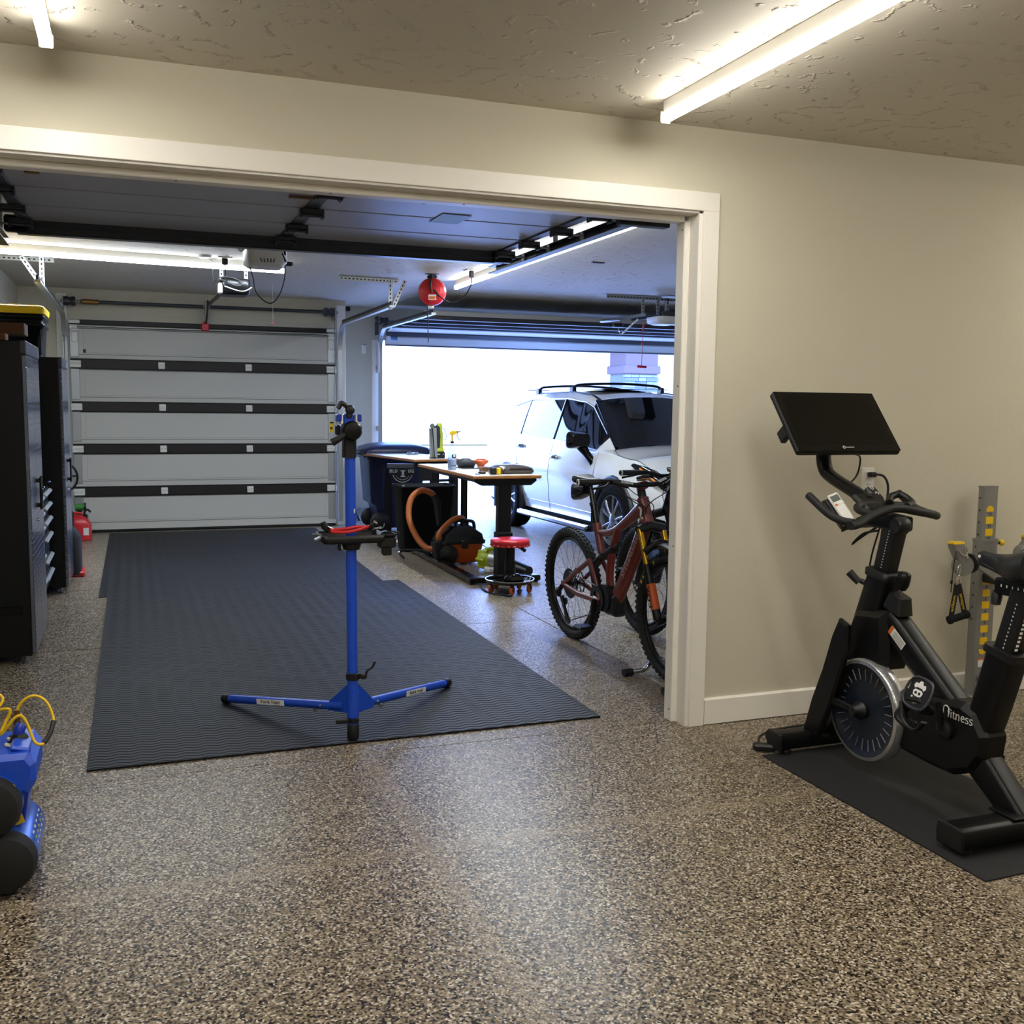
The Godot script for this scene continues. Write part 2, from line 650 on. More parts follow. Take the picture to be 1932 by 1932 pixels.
# ---------------------------------------------------------------- setting
func build_room() -> void:
	# floor: slabs with sawn joints over a darker bed
	var fl := struct("floor")
	bg(); bb(-4.2, 8.9, -0.25, -0.112, -9.3, 6.7); part("subfloor", M.concrete, fl)
	var xs := [-1.3, 2.7, 8.8]
	var zs := [-0.1, -2.5, -4.62, -6.9, -8.5, -9.25]
	for i in xs.size() - 1:
		for j in zs.size() - 1:
			if j == 4 and i == 0: continue
			bg(); bb(xs[i] + 0.002, xs[i + 1] - 0.002, -0.112, 0.0, zs[j + 1] + 0.002, zs[j] - 0.002, 0.004); part("slab", M.flake, fl)
	bg(); bb(2.36, 2.698, -0.112, 0.0, -9.25, -8.502, 0.004); part("slab", M.flake, fl)
	bg(); bb(-1.3, 2.358, -0.112, -0.002, -8.8, -8.502); part("threshold", M.concrete, fl)
	for i in [[-4.2, 1.35], [1.35, 6.2]]:
		bg(); bb(i[0] + 0.0, i[1] - 0.0, -0.112, 0.0, -0.097, 6.7, 0.0); part("slab", M.flake, fl)
	# ceiling and walls
	O = Vector3.ZERO
	bg(); bb(-4.3, 8.9, 2.78, 2.95, -9.4, 6.8); smesh("ceiling", M.ceil)
	O = Vector3.ZERO
	bg()
	bb(-4.3, -0.62, 0, 2.78, -0.15, 0)
	bb(2.46, 8.75, 0, 2.78, -0.15, 0)
	bb(-0.62, 2.46, 2.425, 2.78, -0.15, 0)
	smesh("wall_partition", M.wall)
	bg(); bb(-1.32, -1.17, 0, 2.78, -8.65, -0.15); smesh("wall_left", M.wall)
	bg()
	bb(-1.17, -0.60, 0, 2.78, -8.7, -8.55)
	bb(2.31, 2.5, 0, 2.78, -8.7, -8.55)
	bb(-0.60, 2.31, 2.38, 2.78, -8.7, -8.55)
	bb(2.38, 2.5, 0, 2.78, -9.4, -8.7)
	smesh("wall_front", M.wall)
	bg()
	bb(2.5, 3.1, 0, 2.78, -9.4, -9.25)
	bb(7.98, 8.75, 0, 2.78, -9.4, -9.25)
	bb(3.1, 7.98, 2.36, 2.78, -9.4, -9.25)
	smesh("wall_street", M.wall)
	bg(); bb(8.6, 8.75, 0, 2.78, -9.25, -0.15); smesh("wall_right", M.wall)
	bg(); bb(6.2, 6.35, 0, 2.78, 0, 6.7); smesh("wall_gym", M.wall)
	bg(); bb(-4.3, -4.15, 0, 2.78, 0, 6.7); smesh("wall_side", M.wall)
	bg(); bb(-4.15, 6.2, 0, 2.78, 6.55, 6.7); smesh("wall_back", M.wall)
	# cased opening: casing boards, jamb, stop
	var t := struct("trim_1")
	bg(); bb(2.456, 2.537, 0, 2.409, 0, 0.019, 0.002); part("casing", M.trim, t)
	bg(); bb(2.438, 2.462, 0.0, 2.40, -0.15, 0.006, 0.002); part("jamb", M.trim, t)
	bg(); bb(2.412, 2.438, 0.0, 2.378, -0.15, -0.078, 0.004); part("stop", M.trim, t)
	bg(); bb(2.432, 2.440, 0.0, 2.395, -0.086, -0.074, 0.003); part("bead", M.trim, t)
	for y in [0.06, 0.86, 1.62, 2.34]:
		bg(); cy(Vector3(2.4135, y, -0.1), Vector3(2.4105, y, -0.1), 0.004, 8); part("nail_hole", M.ink, t)
	t = struct("trim_2")
	bg(); bb(-0.7, 2.537, 2.409, 2.493, 0, 0.019, 0.002); part("casing", M.trim, t)
	bg(); bb(-0.6, 2.440, 2.399, 2.425, -0.15, 0.006, 0.002); part("jamb", M.trim, t)
	bg(); bb(-0.6, 2.414, 2.372, 2.400, -0.15, -0.078, 0.004); part("stop", M.trim, t)
	for x in [0.18, 0.78, 1.35]:
		bg(); cy(Vector3(x, 2.3735, -0.1), Vector3(x, 2.3705, -0.1), 0.004, 8); part("nail_hole", M.ink, t)
	t = struct("trim_3")
	bg(); bb(-0.7, -0.62, 0, 2.409, 0, 0.019, 0.002); part("casing", M.trim, t)
	bg(); bb(-0.625, -0.6, 0, 2.40, -0.15, 0.006, 0.002); part("jamb", M.trim, t)
	O = Vector3.ZERO
	bg()
	pr(v2([0, 0.004, 0.016, 0.004, 0.016, 0.122, 0.010, 0.130, 0, 0.130]), Transform3D(Basis(Vector3(0, 0, 1), Vector3.UP, Vector3(-1, 0, 0)), Vector3(6.2, 0, 0)), 6.2 - 2.54)
	smesh("baseboard_right", M.trim)
	# white boards round the closed door and on the header
	t = struct("trim_4")
	bg(); bb(2.385, 2.49, 0, 2.72, -8.55, -8.53, 0.003); part("casing", M.trim, t)
	bg(); bb(-0.78, -0.67, 0, 2.72, -8.55, -8.53, 0.003); part("casing", M.trim, t)
	for i in [[-0.62, 0.78], [0.86, 2.33]]:
		bg(); bb(i[0], i[1], 2.49, 2.765, -8.55, -8.543, 0.002); part("header_panel", M.wall, t)
	t = struct("trim_5")
	bg(); bb(2.98, 3.1, 0, 2.36, -9.25, -9.23, 0.003); part("casing", M.trim, t)
	# concrete curb under the end wall
	O = Vector3.ZERO
	bg(); bb(2.5, 3.0, 0, 0.14, -9.25, -9.235, 0.002); smesh("baseboard_street", M.concrete)
	# outlet in the gym
	var o := thing("wall_outlet", "white double wall outlet with a black plug, below the exercise bike screen", "outlet", Vector3(3.447, 1.171, 0))
	bg(); bx(Vector3(3.447, 1.171, 0.003), Vector3(0.078, 0.122, 0.006), 0.002); part("cover_plate", M.white, o)
	for y in [1.198, 1.144]:
		bg(); bx(Vector3(3.447, y, 0.007), Vector3(0.034, 0.034, 0.004), 0.002); var rc := part("receptacle", M.white, o)
		bg()
		for s in [-1, 1]: bx(Vector3(3.447 + s * 0.006, y + 0.004, 0.0092), Vector3(0.0025, 0.009, 0.001))
		bx(Vector3(3.447, y - 0.009, 0.0092), Vector3(0.005, 0.005, 0.001))
		part("slot", M.ink, rc)
	# two wall boxes near the wide door
	o = thing("wall_sensor_box", "small grey-white box high on the wall between the two street doors", "sensor", Vector3(2.87, 2.24, -9.25))
	bg(); bx(Vector3(2.87, 2.23, -9.24), Vector3(0.06, 0.11, 0.02), 0.004); part("body", M.white, o)
	bg(); tb(cv(v3([[2.84, 2.30, -9.235], [2.85, 2.288, -9.22], [2.89, 2.288, -9.22], [2.90, 2.30, -9.235]])), 0.008, 8); part("bulb", M.chrome, o)
	o = thing("vent_cap", "small black square cap where wall meets ceiling beside the corner", "cap", Vector3(2.66, 2.75, -9.25))
	bg(); bb(2.63, 2.69, 2.72, 2.775, -9.25, -9.21, 0.006); part("body", M.black, o)
	bg(); bb(2.64, 2.68, 2.73, 2.765, -9.213, -9.205, 0.004); part("face", M.black_satin, o)

func build_outside() -> void:
	O = Vector3.ZERO
	var d := struct("driveway")
	for i in 4:
		for j in 3:
			bg(); bb(1.6 + 2.6 * i + 0.006, 1.6 + 2.6 * (i + 1) - 0.006, -0.15, -0.025, -9.3 - 2.6 * (j + 1) + 0.006, -9.3 - 2.6 * j - 0.006, 0.006); part("slab", M.concrete, d)
	O = Vector3.ZERO
	bg(); bb(-40, 60, -0.2, -0.08, -26, -17.3); smesh("road", M.asphalt)
	bg(); bb(-40, 1.58, -0.2, -0.05, -17.2, -9.4); bb(12.1, 60, -0.2, -0.05, -17.2, -9.4); bb(-60, 80, -0.2, -0.04, -70, -26.1); smesh("ground_lawn", M.lawn)
	# house over the road: entry pillars with stone bases, walls, a gable roof
	var hs := thing("house", "pale house across the street seen over the car roof", "house", Vector3(18, 0, -34))
	bg(); bb(-6, 34, 0, 5.2, -42, -33.6, 0.02); part("wall", M.stucco, hs)
	bg(); pr(v2([-7, 5.2, 35, 5.2, 14, 10.5]), Transform3D(Basis(), Vector3(0, 0, -42.4)), 9.2); part("roof", M.stucco, hs)
	bg(); bb(15.6, 23.5, 3.95, 4.6, -33.6, -28.9, 0.02); part("porch_roof", M.stucco, hs)
	for w in [3.0, 8.5]:
		bg(); bb(w, w + 1.6, 1.3, 2.7, -33.6, -33.52, 0.02); var wn := part("window", M.white, hs)
		bg(); bb(w + 0.08, w + 1.52, 1.38, 2.62, -33.53, -33.5); part("pane", M.stucco, wn)
	for px in [17.42, 20.75]:
		var p := thing("porch_pillar", "porch pillar with a stacked stone base, seen above the roof bars of the car" if px < 18 else "second porch pillar just left of the door casing, cut off by it", "pillar", Vector3(px, 0, -30), "porch pillars across the street")
		bg(); bb(px - 0.66, px + 0.66, 2.8, 3.98, -30.66, -29.34, 0.02); part("shaft", M.pillar, p)
		bg(); bb(px - 0.74, px + 0.74, 2.72, 3.02, -30.74, -29.26, 0.03); part("cap", M.pillar, p)
		bg(); bb(px - 0.64, px + 0.64, 0.0, 2.72, -30.64, -29.36); var core := part("core", M.stone_b, p)
		rng.seed = 31
		var y := 0.05
		while y < 2.62:
			var hgt := rng.randf_range(0.13, 0.24)
			if y + hgt > 2.7: hgt = 2.7 - y
			var x := -0.68
			while x < 0.66:
				var w := minf(rng.randf_range(0.22, 0.6), 0.69 - x)
				bg(); bb(px + x + 0.006, px + x + w - 0.006, y, y + hgt - 0.015, -29.5, -29.30 + rng.randf_range(-0.02, 0.02), 0.012); part("stone", M.stone if rng.randf() < 0.6 else M.stone_b, core)
				x += w
			y += hgt
	# shrubs and a street lamp by the driveway
	var k := 0
	for s in [[2.55, -10.9, 0.42, 1.55, "tall thin shrub against the door jamb behind the blue wheeled bin"], [7.5, -16.4, 0.42, 0.7, "round green shrub by the road, seen between the spray bottle and the pouch"], [9.9, -19.9, 0.4, 0.75, "square green shrub by the road, right of the orange cup on the desk"]]:
		var b := thing("shrub", s[4], "shrub", Vector3(s[0], -0.05, s[1]))
		bg()
		rng.seed = 40 + k
		for i in 260:
			var v := Vector3(rng.randf_range(-1, 1), rng.randf_range(-1, 1), rng.randf_range(-1, 1))
			if v.length() > 1.0: v = v.normalized()
			v = Vector3(v.x * s[2], (v.y + 1.0) * s[3] / 2.0, v.z * s[2]) + Vector3(s[0], 0, s[1])
			var dr := Vector3(rng.randf_range(-1, 1), rng.randf_range(-0.3, 1), rng.randf_range(-1, 1)).normalized() * 0.07
			var sd := dr.cross(Vector3(0.3, 1, 0.2)).normalized() * 0.028
			flat()
			quad(v, v + dr * 0.5 + sd, v + dr, v + dr * 0.5 - sd)
		stuff(part("foliage", M.leaf if k > 0 else M.leaf_dark, b))
		bg(); cy(Vector3(s[0], -0.05, s[1]), Vector3(s[0], s[3] * 0.7, s[1]), 0.02, 6); part("stem", M.lumber, b)
		k += 1
	var lp := thing("street_lamp", "thin grey street lamp across the road, seen over the desk", "street lamp", Vector3(12.3, 0, -26.6))
	bg(); cy(Vector3(12.3, 0, -26.6), Vector3(12.3, 2.0, -26.6), 0.03, 8); part("post", M.stucco, lp)
	bg(); bx(Vector3(12.3, 2.02, -26.6), Vector3(0.7, 0.05, 0.2), 0.02); part("lamp_head", M.pillar, lp)


# ---------------------------------------------------------------- garage doors
func track(par: Node3D, x: float, zw: float, yh: float, ze: float, r := 0.30, y0 := 0.06) -> void:
	var pts := [Vector3(x, y0, zw), Vector3(x, yh - r, zw)]
	for i in range(1, 8):
		var a := PI / 2 * i / 8.0
		pts.append(Vector3(x, yh - r + sin(a) * r, zw + r - cos(a) * r))
	pts.append(Vector3(x, yh, zw + r)); pts.append(Vector3(x, yh, ze))
	bg(); tb(pts, 0.036, 4, false, 0.42, Vector3.RIGHT, true, PI / 4); part("track", M.galv, par)
	bg()
	tb([Vector3(x, yh + 0.03, zw + r * 0.6), Vector3(x, yh + 0.03, ze)], 0.026, 4, false, 0.5, Vector3.UP, true, PI / 4)
	part("track_angle", M.dark_steel, par)

func angle_iron(par: Node3D, a: Vector3, b: Vector3, w := 0.04, face := Vector3(0, 0, 1)) -> void:
	var d := (b - a).normalized()
	var s := face.cross(d).normalized()
	bg()
	var bs := Basis(d, s, face)
	bx((a + b) / 2, Vector3((b - a).length(), w, 0.004), 0.001, bs)
	bx((a + b) / 2 + s * (w / 2 - 0.002) - face * w / 2, Vector3((b - a).length(), 0.004, w), 0.001, bs)
	var o := part("angle_iron", M.galv, par)
	bg()
	var n := int((b - a).length() / 0.04)
	for i in n:
		var c := a + d * (0.02 + 0.04 * i) + face * 0.0024
		bx(c, Vector3(0.02, 0.012, 0.001), 0.0, bs)
	stuff(part("punched_hole", M.ink, o))

func build_small_door() -> void:
	var d := struct("door_1", Vector3(0.86, 0, -8.5))
	var x0 := -0.645
	var x1 := 2.355
	var zf := -8.50
	for i in 5:
		var y0 := 0.03 + 0.4815 * i
		var y1 := y0 + 0.4815
		bg()
		bb(x0, x1, y0 + 0.002, y1 - 0.002, zf - 0.04, zf, 0.002)
		var p := part("panel", M.door_skin, d)
		bg(); bb(x0 + 0.14, x1 - 0.14, y0 + 0.105, y1 - 0.105, zf - 0.001, zf + 0.004, 0.003); part("panel_field", M.door_skin, p)
		bg(); bb(x0 + 0.09, x1 - 0.09, y1 - 0.088, y1 - 0.084, zf - 0.001, zf + 0.002); bb(x0 + 0.09, x1 - 0.09, y0 + 0.084, y0 + 0.088, zf - 0.001, zf + 0.002); part("crease", M.band, p)
		for s in [x0 + 0.045, x1 - 0.045]:
			bg(); bb(s - 0.045, s + 0.045, y0 + 0.06, y1 - 0.06, zf, zf + 0.012, 0.003); part("end_stile", M.galv, p)
	var yj := [1.937, 1.452, 0.970, 0.478]
	for y in yj:
		bg(); bb(x0, x1, y - 0.055, y + 0.055, zf - 0.002, zf + 0.014, 0.006); var bd := part("joint_band", M.band, d)
		bg()
		for k in [-0.056, 0.056]: bb(x0, x1, y + k - 0.004, y + k + 0.004, zf, zf + 0.018, 0.002)
		part("band_edge", M.black, bd)
		for x in [0.33, 1.315, x0 + 0.05, x1 - 0.05]:
			var wd := 0.075 if x > 0 and x < 2 else 0.12
			bg()
			bb(x - wd / 2, x + wd / 2, y + 0.006, y + 0.036, zf + 0.012, zf + 0.024, 0.004)
			bb(x - wd / 2, x + wd / 2, y - 0.042, y - 0.006, zf + 0.012, zf + 0.03, 0.006)
			cy(Vector3(x - wd / 2, y - 0.002, zf + 0.026), Vector3(x + wd / 2, y - 0.002, zf + 0.026), 0.008, 8)
			part("hinge", M.white, d)
	bg(); bb(x0, x1, 2.375, 2.43, zf - 0.01, zf + 0.03, 0.006); var st := part("top_strut", M.band, d)
	bg(); bb(x0 + 0.08, x1 - 0.08, 2.352, 2.366, zf, zf + 0.05, 0.004); bb(x0 + 0.08, x1 - 0.08, 2.334, 2.344, zf, zf + 0.05, 0.004); part("strut_lip", M.galv, st)
	for s in [x0 + 0.05, x1 - 0.05]:
		bg(); bb(s - 0.06, s + 0.06, 2.385, 2.425, zf + 0.02, zf + 0.05, 0.006); part("top_bracket", M.white, d)
		bg(); bb(s - 0.045, s + 0.045, 2.30, 2.33, zf + 0.01, zf + 0.05, 0.008); part("top_bracket", M.white, d)
		bg(); bb(s - 0.03, s + 0.03, 2.18, 2.29, zf + 0.011, zf + 0.02, 0.004); part("lift_plate", M.white, d)
	bg(); bb(x0, x1, 0.0, 0.035, zf - 0.045, zf + 0.006, 0.01); part("bottom_seal", M.black, d)
	bg(); bb(x1 - 0.075, x1 - 0.02, 1.165, 1.30, zf + 0.012, zf + 0.014); var yl := part("warning_sticker", M.yellow, d)
	bg(); bb(x1 - 0.07, x1 - 0.025, 1.275, 1.295, zf + 0.0138, zf + 0.0146); bb(x1 - 0.066, x1 - 0.04, 1.20, 1.23, zf + 0.0138, zf + 0.0146); part("print", M.ink, yl)
	bg(); bb(-0.63 + 0.12, -0.60 + 0.12, 2.06, 2.10, zf + 0.0, zf + 0.008, 0.002); part("lock_block", M.black, d)
	# track, spring shaft, drums
	for s in [[x0 - 0.05, -5.0], [x1 + 0.055, -5.76]]: track(d, s[0], zf + 0.045, 2.475, s[1])
	bg(); cy(Vector3(-0.73, 2.625, -8.42), Vector3(2.38, 2.625, -8.42), 0.017, 12); part("spring_shaft", M.steel, d)
	bg(); cy(Vector3(-0.52, 2.625, -8.42), Vector3(0.80, 2.625, -8.42), 0.021, 12); cy(Vector3(0.88, 2.625, -8.42), Vector3(2.2, 2.625, -8.42), 0.021, 12); part("torsion_spring", M.gunmetal, d)
	bg(); cy(Vector3(-0.5, 2.625, -8.42), Vector3(-0.33, 2.625, -8.42), 0.03, 12); part("spring_tag", M.brass, d)
	for x in [-0.70, 2.34]:
		bg(); lt(v2([0.0, -0.06, 0.05, -0.06, 0.055, -0.03, 0.042, 0.0, 0.055, 0.03, 0.05, 0.06, 0.0, 0.06]), Vector3(x + (0.07 if x < 0 else -0.07), 2.625, -8.42), Vector3.RIGHT, 14); part("cable_drum", M.gunmetal, d)
		bg(); bb(x - 0.005, x + 0.005, 2.53, 2.68, -8.55, -8.36, 0.002); part("end_plate", M.galv, d)
		bg(); cy(Vector3(x, 2.60, -8.43), Vector3(x, 0.08, -8.455), 0.003, 5); part("lift_cable", M.dark_steel, d)
	bg(); bb(0.825, 0.855, 2.43, 2.70, -8.55, -8.40, 0.003); part("centre_plate", M.galv, d)
	bg(); tb(cv(v3([[0.83, 2.66, -8.05], [0.83, 2.52, -8.2], [0.83, 2.41, -8.46]])), 0.012, 6); part("door_arm", M.dark_steel, d)
	bg(); bb(0.775, 0.865, 2.345, 2.435, -8.44, -8.39, 0.012); bb(0.805, 0.835, 2.425, 2.46, -8.43, -8.41, 0.004); part("release_handle", M.red, d)
	# hangers of the tracks
	angle_iron(d, Vector3(-1.08, 2.755, -5.9), Vector3(-0.62, 2.755, -5.92))
	angle_iron(d, Vector3(-0.70, 2.74, -5.6), Vector3(-0.70, 2.46, -5.6))
	angle_iron(d, Vector3(-0.86, 2.74, -5.6), Vector3(-0.705, 2.50, -5.6))
	angle_iron(d, Vector3(1.95, 2.755, -6.05), Vector3(2.56, 2.755, -6.1))
	angle_iron(d, Vector3(2.41, 2.74, -5.83), Vector3(2.41, 2.45, -5.83))
	angle_iron(d, Vector3(2.56, 2.74, -5.83), Vector3(2.44, 2.48, -5.83))

func build_overhead_door() -> void:
	var d := struct("door_2", Vector3(0.9, 2.5, -1.2))
	var x0 := -0.56
	var x1 := 2.26
	var zz := [-0.17, -0.66, -1.15, -1.64, -2.13]
	for i in 4:
		bg(); bb(x0, x1, 2.505, 2.55, zz[i + 1] + 0.004, zz[i] - 0.004, 0.008); var p := part("panel", M.door_under, d)
		bg()
		bb(x0 + 0.02, x1 - 0.02, 2.500, 2.507, zz[i + 1] + 0.012, zz[i] - 0.012, 0.006)
		part("skin", M.door_under, p)
		bg(); bb(0.835, 0.905, 2.493, 2.506, zz[i + 1] + 0.01, zz[i] - 0.01, 0.003); part("centre_stile", M.gunmetal, p)
		for s in [x0 + 0.03, x1 - 0.03]:
			bg(); bb(s - 0.03, s + 0.03, 2.49, 2.506, zz[i + 1] + 0.01, zz[i] - 0.01, 0.003); part("end_stile", M.gunmetal, p)
	for i in range(1, 5):
		var z: float = zz[i] + 0.02 if i < 4 else zz[i] + 0.09
		for x in [0.87, x0 + 0.02, x1 - 0.02]:
			bg()
			bb(x - 0.05, x + 0.05, 2.468, 2.492, z - 0.03, z + 0.03, 0.004)
			cy(Vector3(x - 0.055, 2.462, z), Vector3(x + 0.055, 2.462, z), 0.009, 8)
			for k in [-0.055, 0.055]: bb(x + k - 0.006, x + k + 0.006, 2.445, 2.492, z - 0.028, z + 0.028, 0.004)
			part("hinge", M.gunmetal, d)
			if absf(x - 0.87) > 1.0:
				var sg := signf(x - 0.87)
				bg(); cy(Vector3(x + sg * 0.05, 2.462, z), Vector3(x + sg * 0.14, 2.462, z), 0.006, 8); cy(Vector3(x + sg * 0.12, 2.462, z), Vector3(x + sg * 0.142, 2.462, z), 0.024, 14); part("roller", M.steel, d)
	# stiff strut along the inner end
	bg()
	bb(x0 - 0.01, x1, 2.428, 2.434, -2.20, -2.13, 0.002)
	bb(x0 - 0.01, x1, 2.434, 2.505, -2.140, -2.133, 0.002)
	bb(x0 - 0.01, x1, 2.455, 2.466, -2.128, -2.118, 0.003)
	bb(x0 - 0.01, x1, 2.49, 2.505, -2.20, -2.13, 0.002)
	part("end_strut", M.gunmetal, d)
	for s in [x0, x1]:
		bg(); bb(s - 0.07, s + 0.05, 2.43, 2.52, -2.15, -2.09, 0.01); part("corner_bracket", M.black_satin, d)
	bg(); bb(-0.41, -0.35, 2.488, 2.496, -0.8, -0.765, 0.001); part("yellow_tag", M.brass, d, "yellow tag")
	bg(); bb(0.72, 0.86, 2.488, 2.496, -0.87, -0.84, 0.001); part("brown_label", M.lumber, d, "brown label")
	bg(); bb(1.52, 1.68, 2.4955, 2.497, -1.26, -1.0); part("paper_label", M.label_blue, d, "pale blue paper label")
	bg(); tb(v3([[0.92, 2.46, -0.68], [0.98, 2.47, -0.4]]), 0.006, 6); part("tension_rod", M.steel, d)
	bg(); tb(cv(v3([[1.16, 2.44, -0.2], [1.2, 2.41, -0.24], [1.24, 2.42, -0.28]])), 0.02, 8); part("pull_handle", M.black, d)
	bg(); bb(2.14, 2.40, 2.362, 2.40, -0.25, -0.19, 0.006); part("foot_bracket", M.black, d)
	for s in [x0 - 0.14, x1 + 0.14]:
		bg(); bb(s - 0.03, s + 0.03, 2.44, 2.447, -2.75, -0.16, 0.001); bb(s - 0.003 + 0.03 * signf(s), s + 0.003 + 0.03 * signf(s), 2.44, 2.50, -2.75, -0.16, 0.001); bb(s - 0.03, s + 0.03, 2.485, 2.49, -2.75, -0.16, 0.001); part("track", M.gunmetal, d)
		for z in [-0.6, -1.6, -2.6]:
			bg(); bb(s - 0.015, s + 0.015, 2.49, 2.78, z - 0.003, z + 0.003, 0.001); part("hanger", M.galv, d)

func build_wide_door() -> void:
	var d := struct("door_3", Vector3(5.5, 2.4, -9.1))
	var x0 := 3.14
	var x1 := 7.96
	# outline of the raised door: inner end, flat run, bend, hanging bottom
	var run := v2([-7.25, 2.545, -7.76, 2.545, -8.27, 2.545, -8.74, 2.545, -9.06, 2.475, -9.175, 2.305])
	for i in run.size() - 1:
		var a: Vector2 = run[i]
		var b: Vector2 = run[i + 1]
		var c := (a + b) / 2
		var dv := (b - a).normalized()
		var e := Vector3(0, dv.y, dv.x)
		var bs := Basis(Vector3.RIGHT, e.cross(Vector3.RIGHT), e)
		var cc := Vector3((x0 + x1) / 2, c.y, c.x)
		bg(); bx(cc, Vector3(x1 - x0, 0.04, (b - a).length() - 0.006), 0.004, bs); var p := part("panel", M.door_skin, d)
		bg(); bx(cc + bs.y * 0.022, Vector3(x1 - x0 - 0.3, 0.006, (b - a).length() - 0.16), 0.002, bs); part("panel_field", M.door_skin, p)
		bg(); bx(Vector3(cc.x, a.y - 0.035, a.x), Vector3(x1 - x0, 0.05, 0.07), 0.01, bs); part("strut", M.dark_steel, p)
	bg(); bx(Vector3(5.55, 2.545, -7.235), Vector3(x1 - x0, 0.09, 0.02), 0.004); part("end_strut", M.pale_metal, d)
	bg(); bb(x0, x1, 2.285, 2.31, -9.20, -9.15, 0.01); part("bottom_seal", M.dark_steel, d)
	bg(); bb(x0, x1, 2.31, 2.33, -9.165, -9.15, 0.004); bb(x0, x1, 2.35, 2.362, -9.15, -9.13, 0.004); part("bottom_rail", M.gunmetal, d)
	bg(); bx(Vector3(3.24, 2.41, -9.09), Vector3(0.09, 0.004, 0.14), 0.0, Basis(Vector3.RIGHT, 0.97)); part("sticker", M.label_blue, d, "pale blue sticker")
	track(d, 3.08, -9.18, 2.50, -6.62, 0.28)
	bg(); bb(3.035, 3.06, 1.93, 2.32, -9.23, -9.13, 0.003); part("jamb_bracket", M.white, d)
	bg(); bb(3.02, 3.04, 2.42, 2.66, -9.24, -9.10, 0.003); part("end_plate", M.dark_steel, d)
	bg(); cy(Vector3(3.0, 2.60, -9.14), Vector3(8.1, 2.60, -9.14), 0.017, 10); part("spring_shaft", M.steel, d)
	bg(); lt(v2([0.0, -0.05, 0.05, -0.05, 0.055, -0.03, 0.042, 0.0, 0.055, 0.03, 0.05, 0.05, 0.0, 0.05]), Vector3(3.12, 2.60, -9.14), Vector3.RIGHT, 12); part("cable_drum", M.gunmetal, d)
	for y in [0.25, 1.2, 2.0]:
		bg(); bb(3.03, 3.07, y - 0.03, y + 0.03, -9.235, -9.17, 0.003); part("track_clip", M.galv, d)


# ---------------------------------------------------------------- the white SUV (car axes: z forward from the front axle, x to the car's left, y up)
func ilerp(tab: Array, z: float) -> float:
	for i in tab.size() - 1:
		if z <= tab[i + 1][0]:
			var t: float = clampf((z - tab[i][0]) / (tab[i + 1][0] - tab[i][0]), 0, 1)
			return lerpf(tab[i][1], tab[i + 1][1], t * t * (3 - 2 * t))
	return tab[-1][1]

const BELT := [[-4.0, 1.10], [-3.2, 1.15], [-1.6, 1.10], [-0.55, 1.06], [-0.30, 1.055], [0.3, 1.0], [0.72, 0.90], [0.96, 0.66]]
const HALF := [[-4.02, 0.80], [-3.8, 0.90], [-3.2, 0.955], [-2.4, 0.955], [-1.4, 0.945], [0.1, 0.955], [0.5, 0.93], [0.8, 0.83], [0.96, 0.62]]
const ROOF := [[-4.0, 1.12], [-3.92, 1.42], [-3.6, 1.56], [-2.6, 1.665], [-1.7, 1.675], [-1.25, 1.64], [-1.02, 1.585]]
const ROOFW := [[-4.0, 0.70], [-3.3, 0.61], [-2.0, 0.645], [-1.0, 0.63]]

func car_bottom(z: float) -> float:
	var b := 0.30
	if z > 0.55: b = lerpf(0.30, 0.26, (z - 0.55) / 0.4)
	for c in [0.0, -2.85]:
		var dz: float = absf(z - c)
		if dz < 0.435: b = maxf(b, 0.37 + sqrt(0.435 * 0.435 - dz * dz))
	return b

func car_side(z: float, t: float) -> Vector2:  # x, y on the right side for height share t
	var yb := car_bottom(z)
	var yt := ilerp(BELT, z)
	var y := lerpf(yb, yt, t)
	var w := ilerp(HALF, z)
	var q := clampf((y - 0.28) / maxf(0.1, yt - 0.28), 0, 1)
	var f := 0.93 + 0.07 * sin(clampf(q / 0.55, 0, 1) * PI / 2)
	if q > 0.62: f -= 0.06 * pow((q - 0.62) / 0.38, 1.6)
	if q > 0.25 and q < 0.5: f -= 0.012 * sin((q - 0.25) / 0.25 * PI)
	var hip: float = exp(-pow((z + 2.75) / 0.6, 2)) * 0.012 + exp(-pow(z / 0.5, 2)) * 0.01
	return Vector2(w * f + hip * sin(q * PI), y)

func car_ring(z: float) -> Array:  # right-hand half, from the sill up to the middle of the roof or bonnet
	var o := []
	for t in [0.0, 0.12, 0.25, 0.38, 0.5, 0.62, 0.74, 0.86, 0.95, 1.0]:
		var p := car_side(z, t)
		o.append(Vector3(-p.x, p.y, z))
	var yt := ilerp(BELT, z)
	var wb: float = -o[9].x
	var yr: float
	var wr: float
	if z <= -1.02:
		yr = ilerp(ROOF, z)
		wr = ilerp(ROOFW, z)
	elif z < -0.32:
		var t := (z + 1.02) / 0.70
		yr = lerpf(1.585, 1.075, t)
		wr = lerpf(0.63, 0.735, t)
	else:
		yr = yt + 0.018
		wr = wb * 0.86
	var B := Vector3(-wb, yt, z)
	var R := Vector3(-wr, yr, z)
	o.append(B.lerp(R, 0.06))
	o.append(B.lerp(R, 0.45))
	o.append(B.lerp(R, 0.88))
	o.append(R)
	var crown := 0.045 if z < -0.32 else 0.05
	for k in [0.8, 0.5, 0.22, 0.0]:
		o.append(Vector3(-wr * k, yr + crown * (1 - k * k), z))
	return o

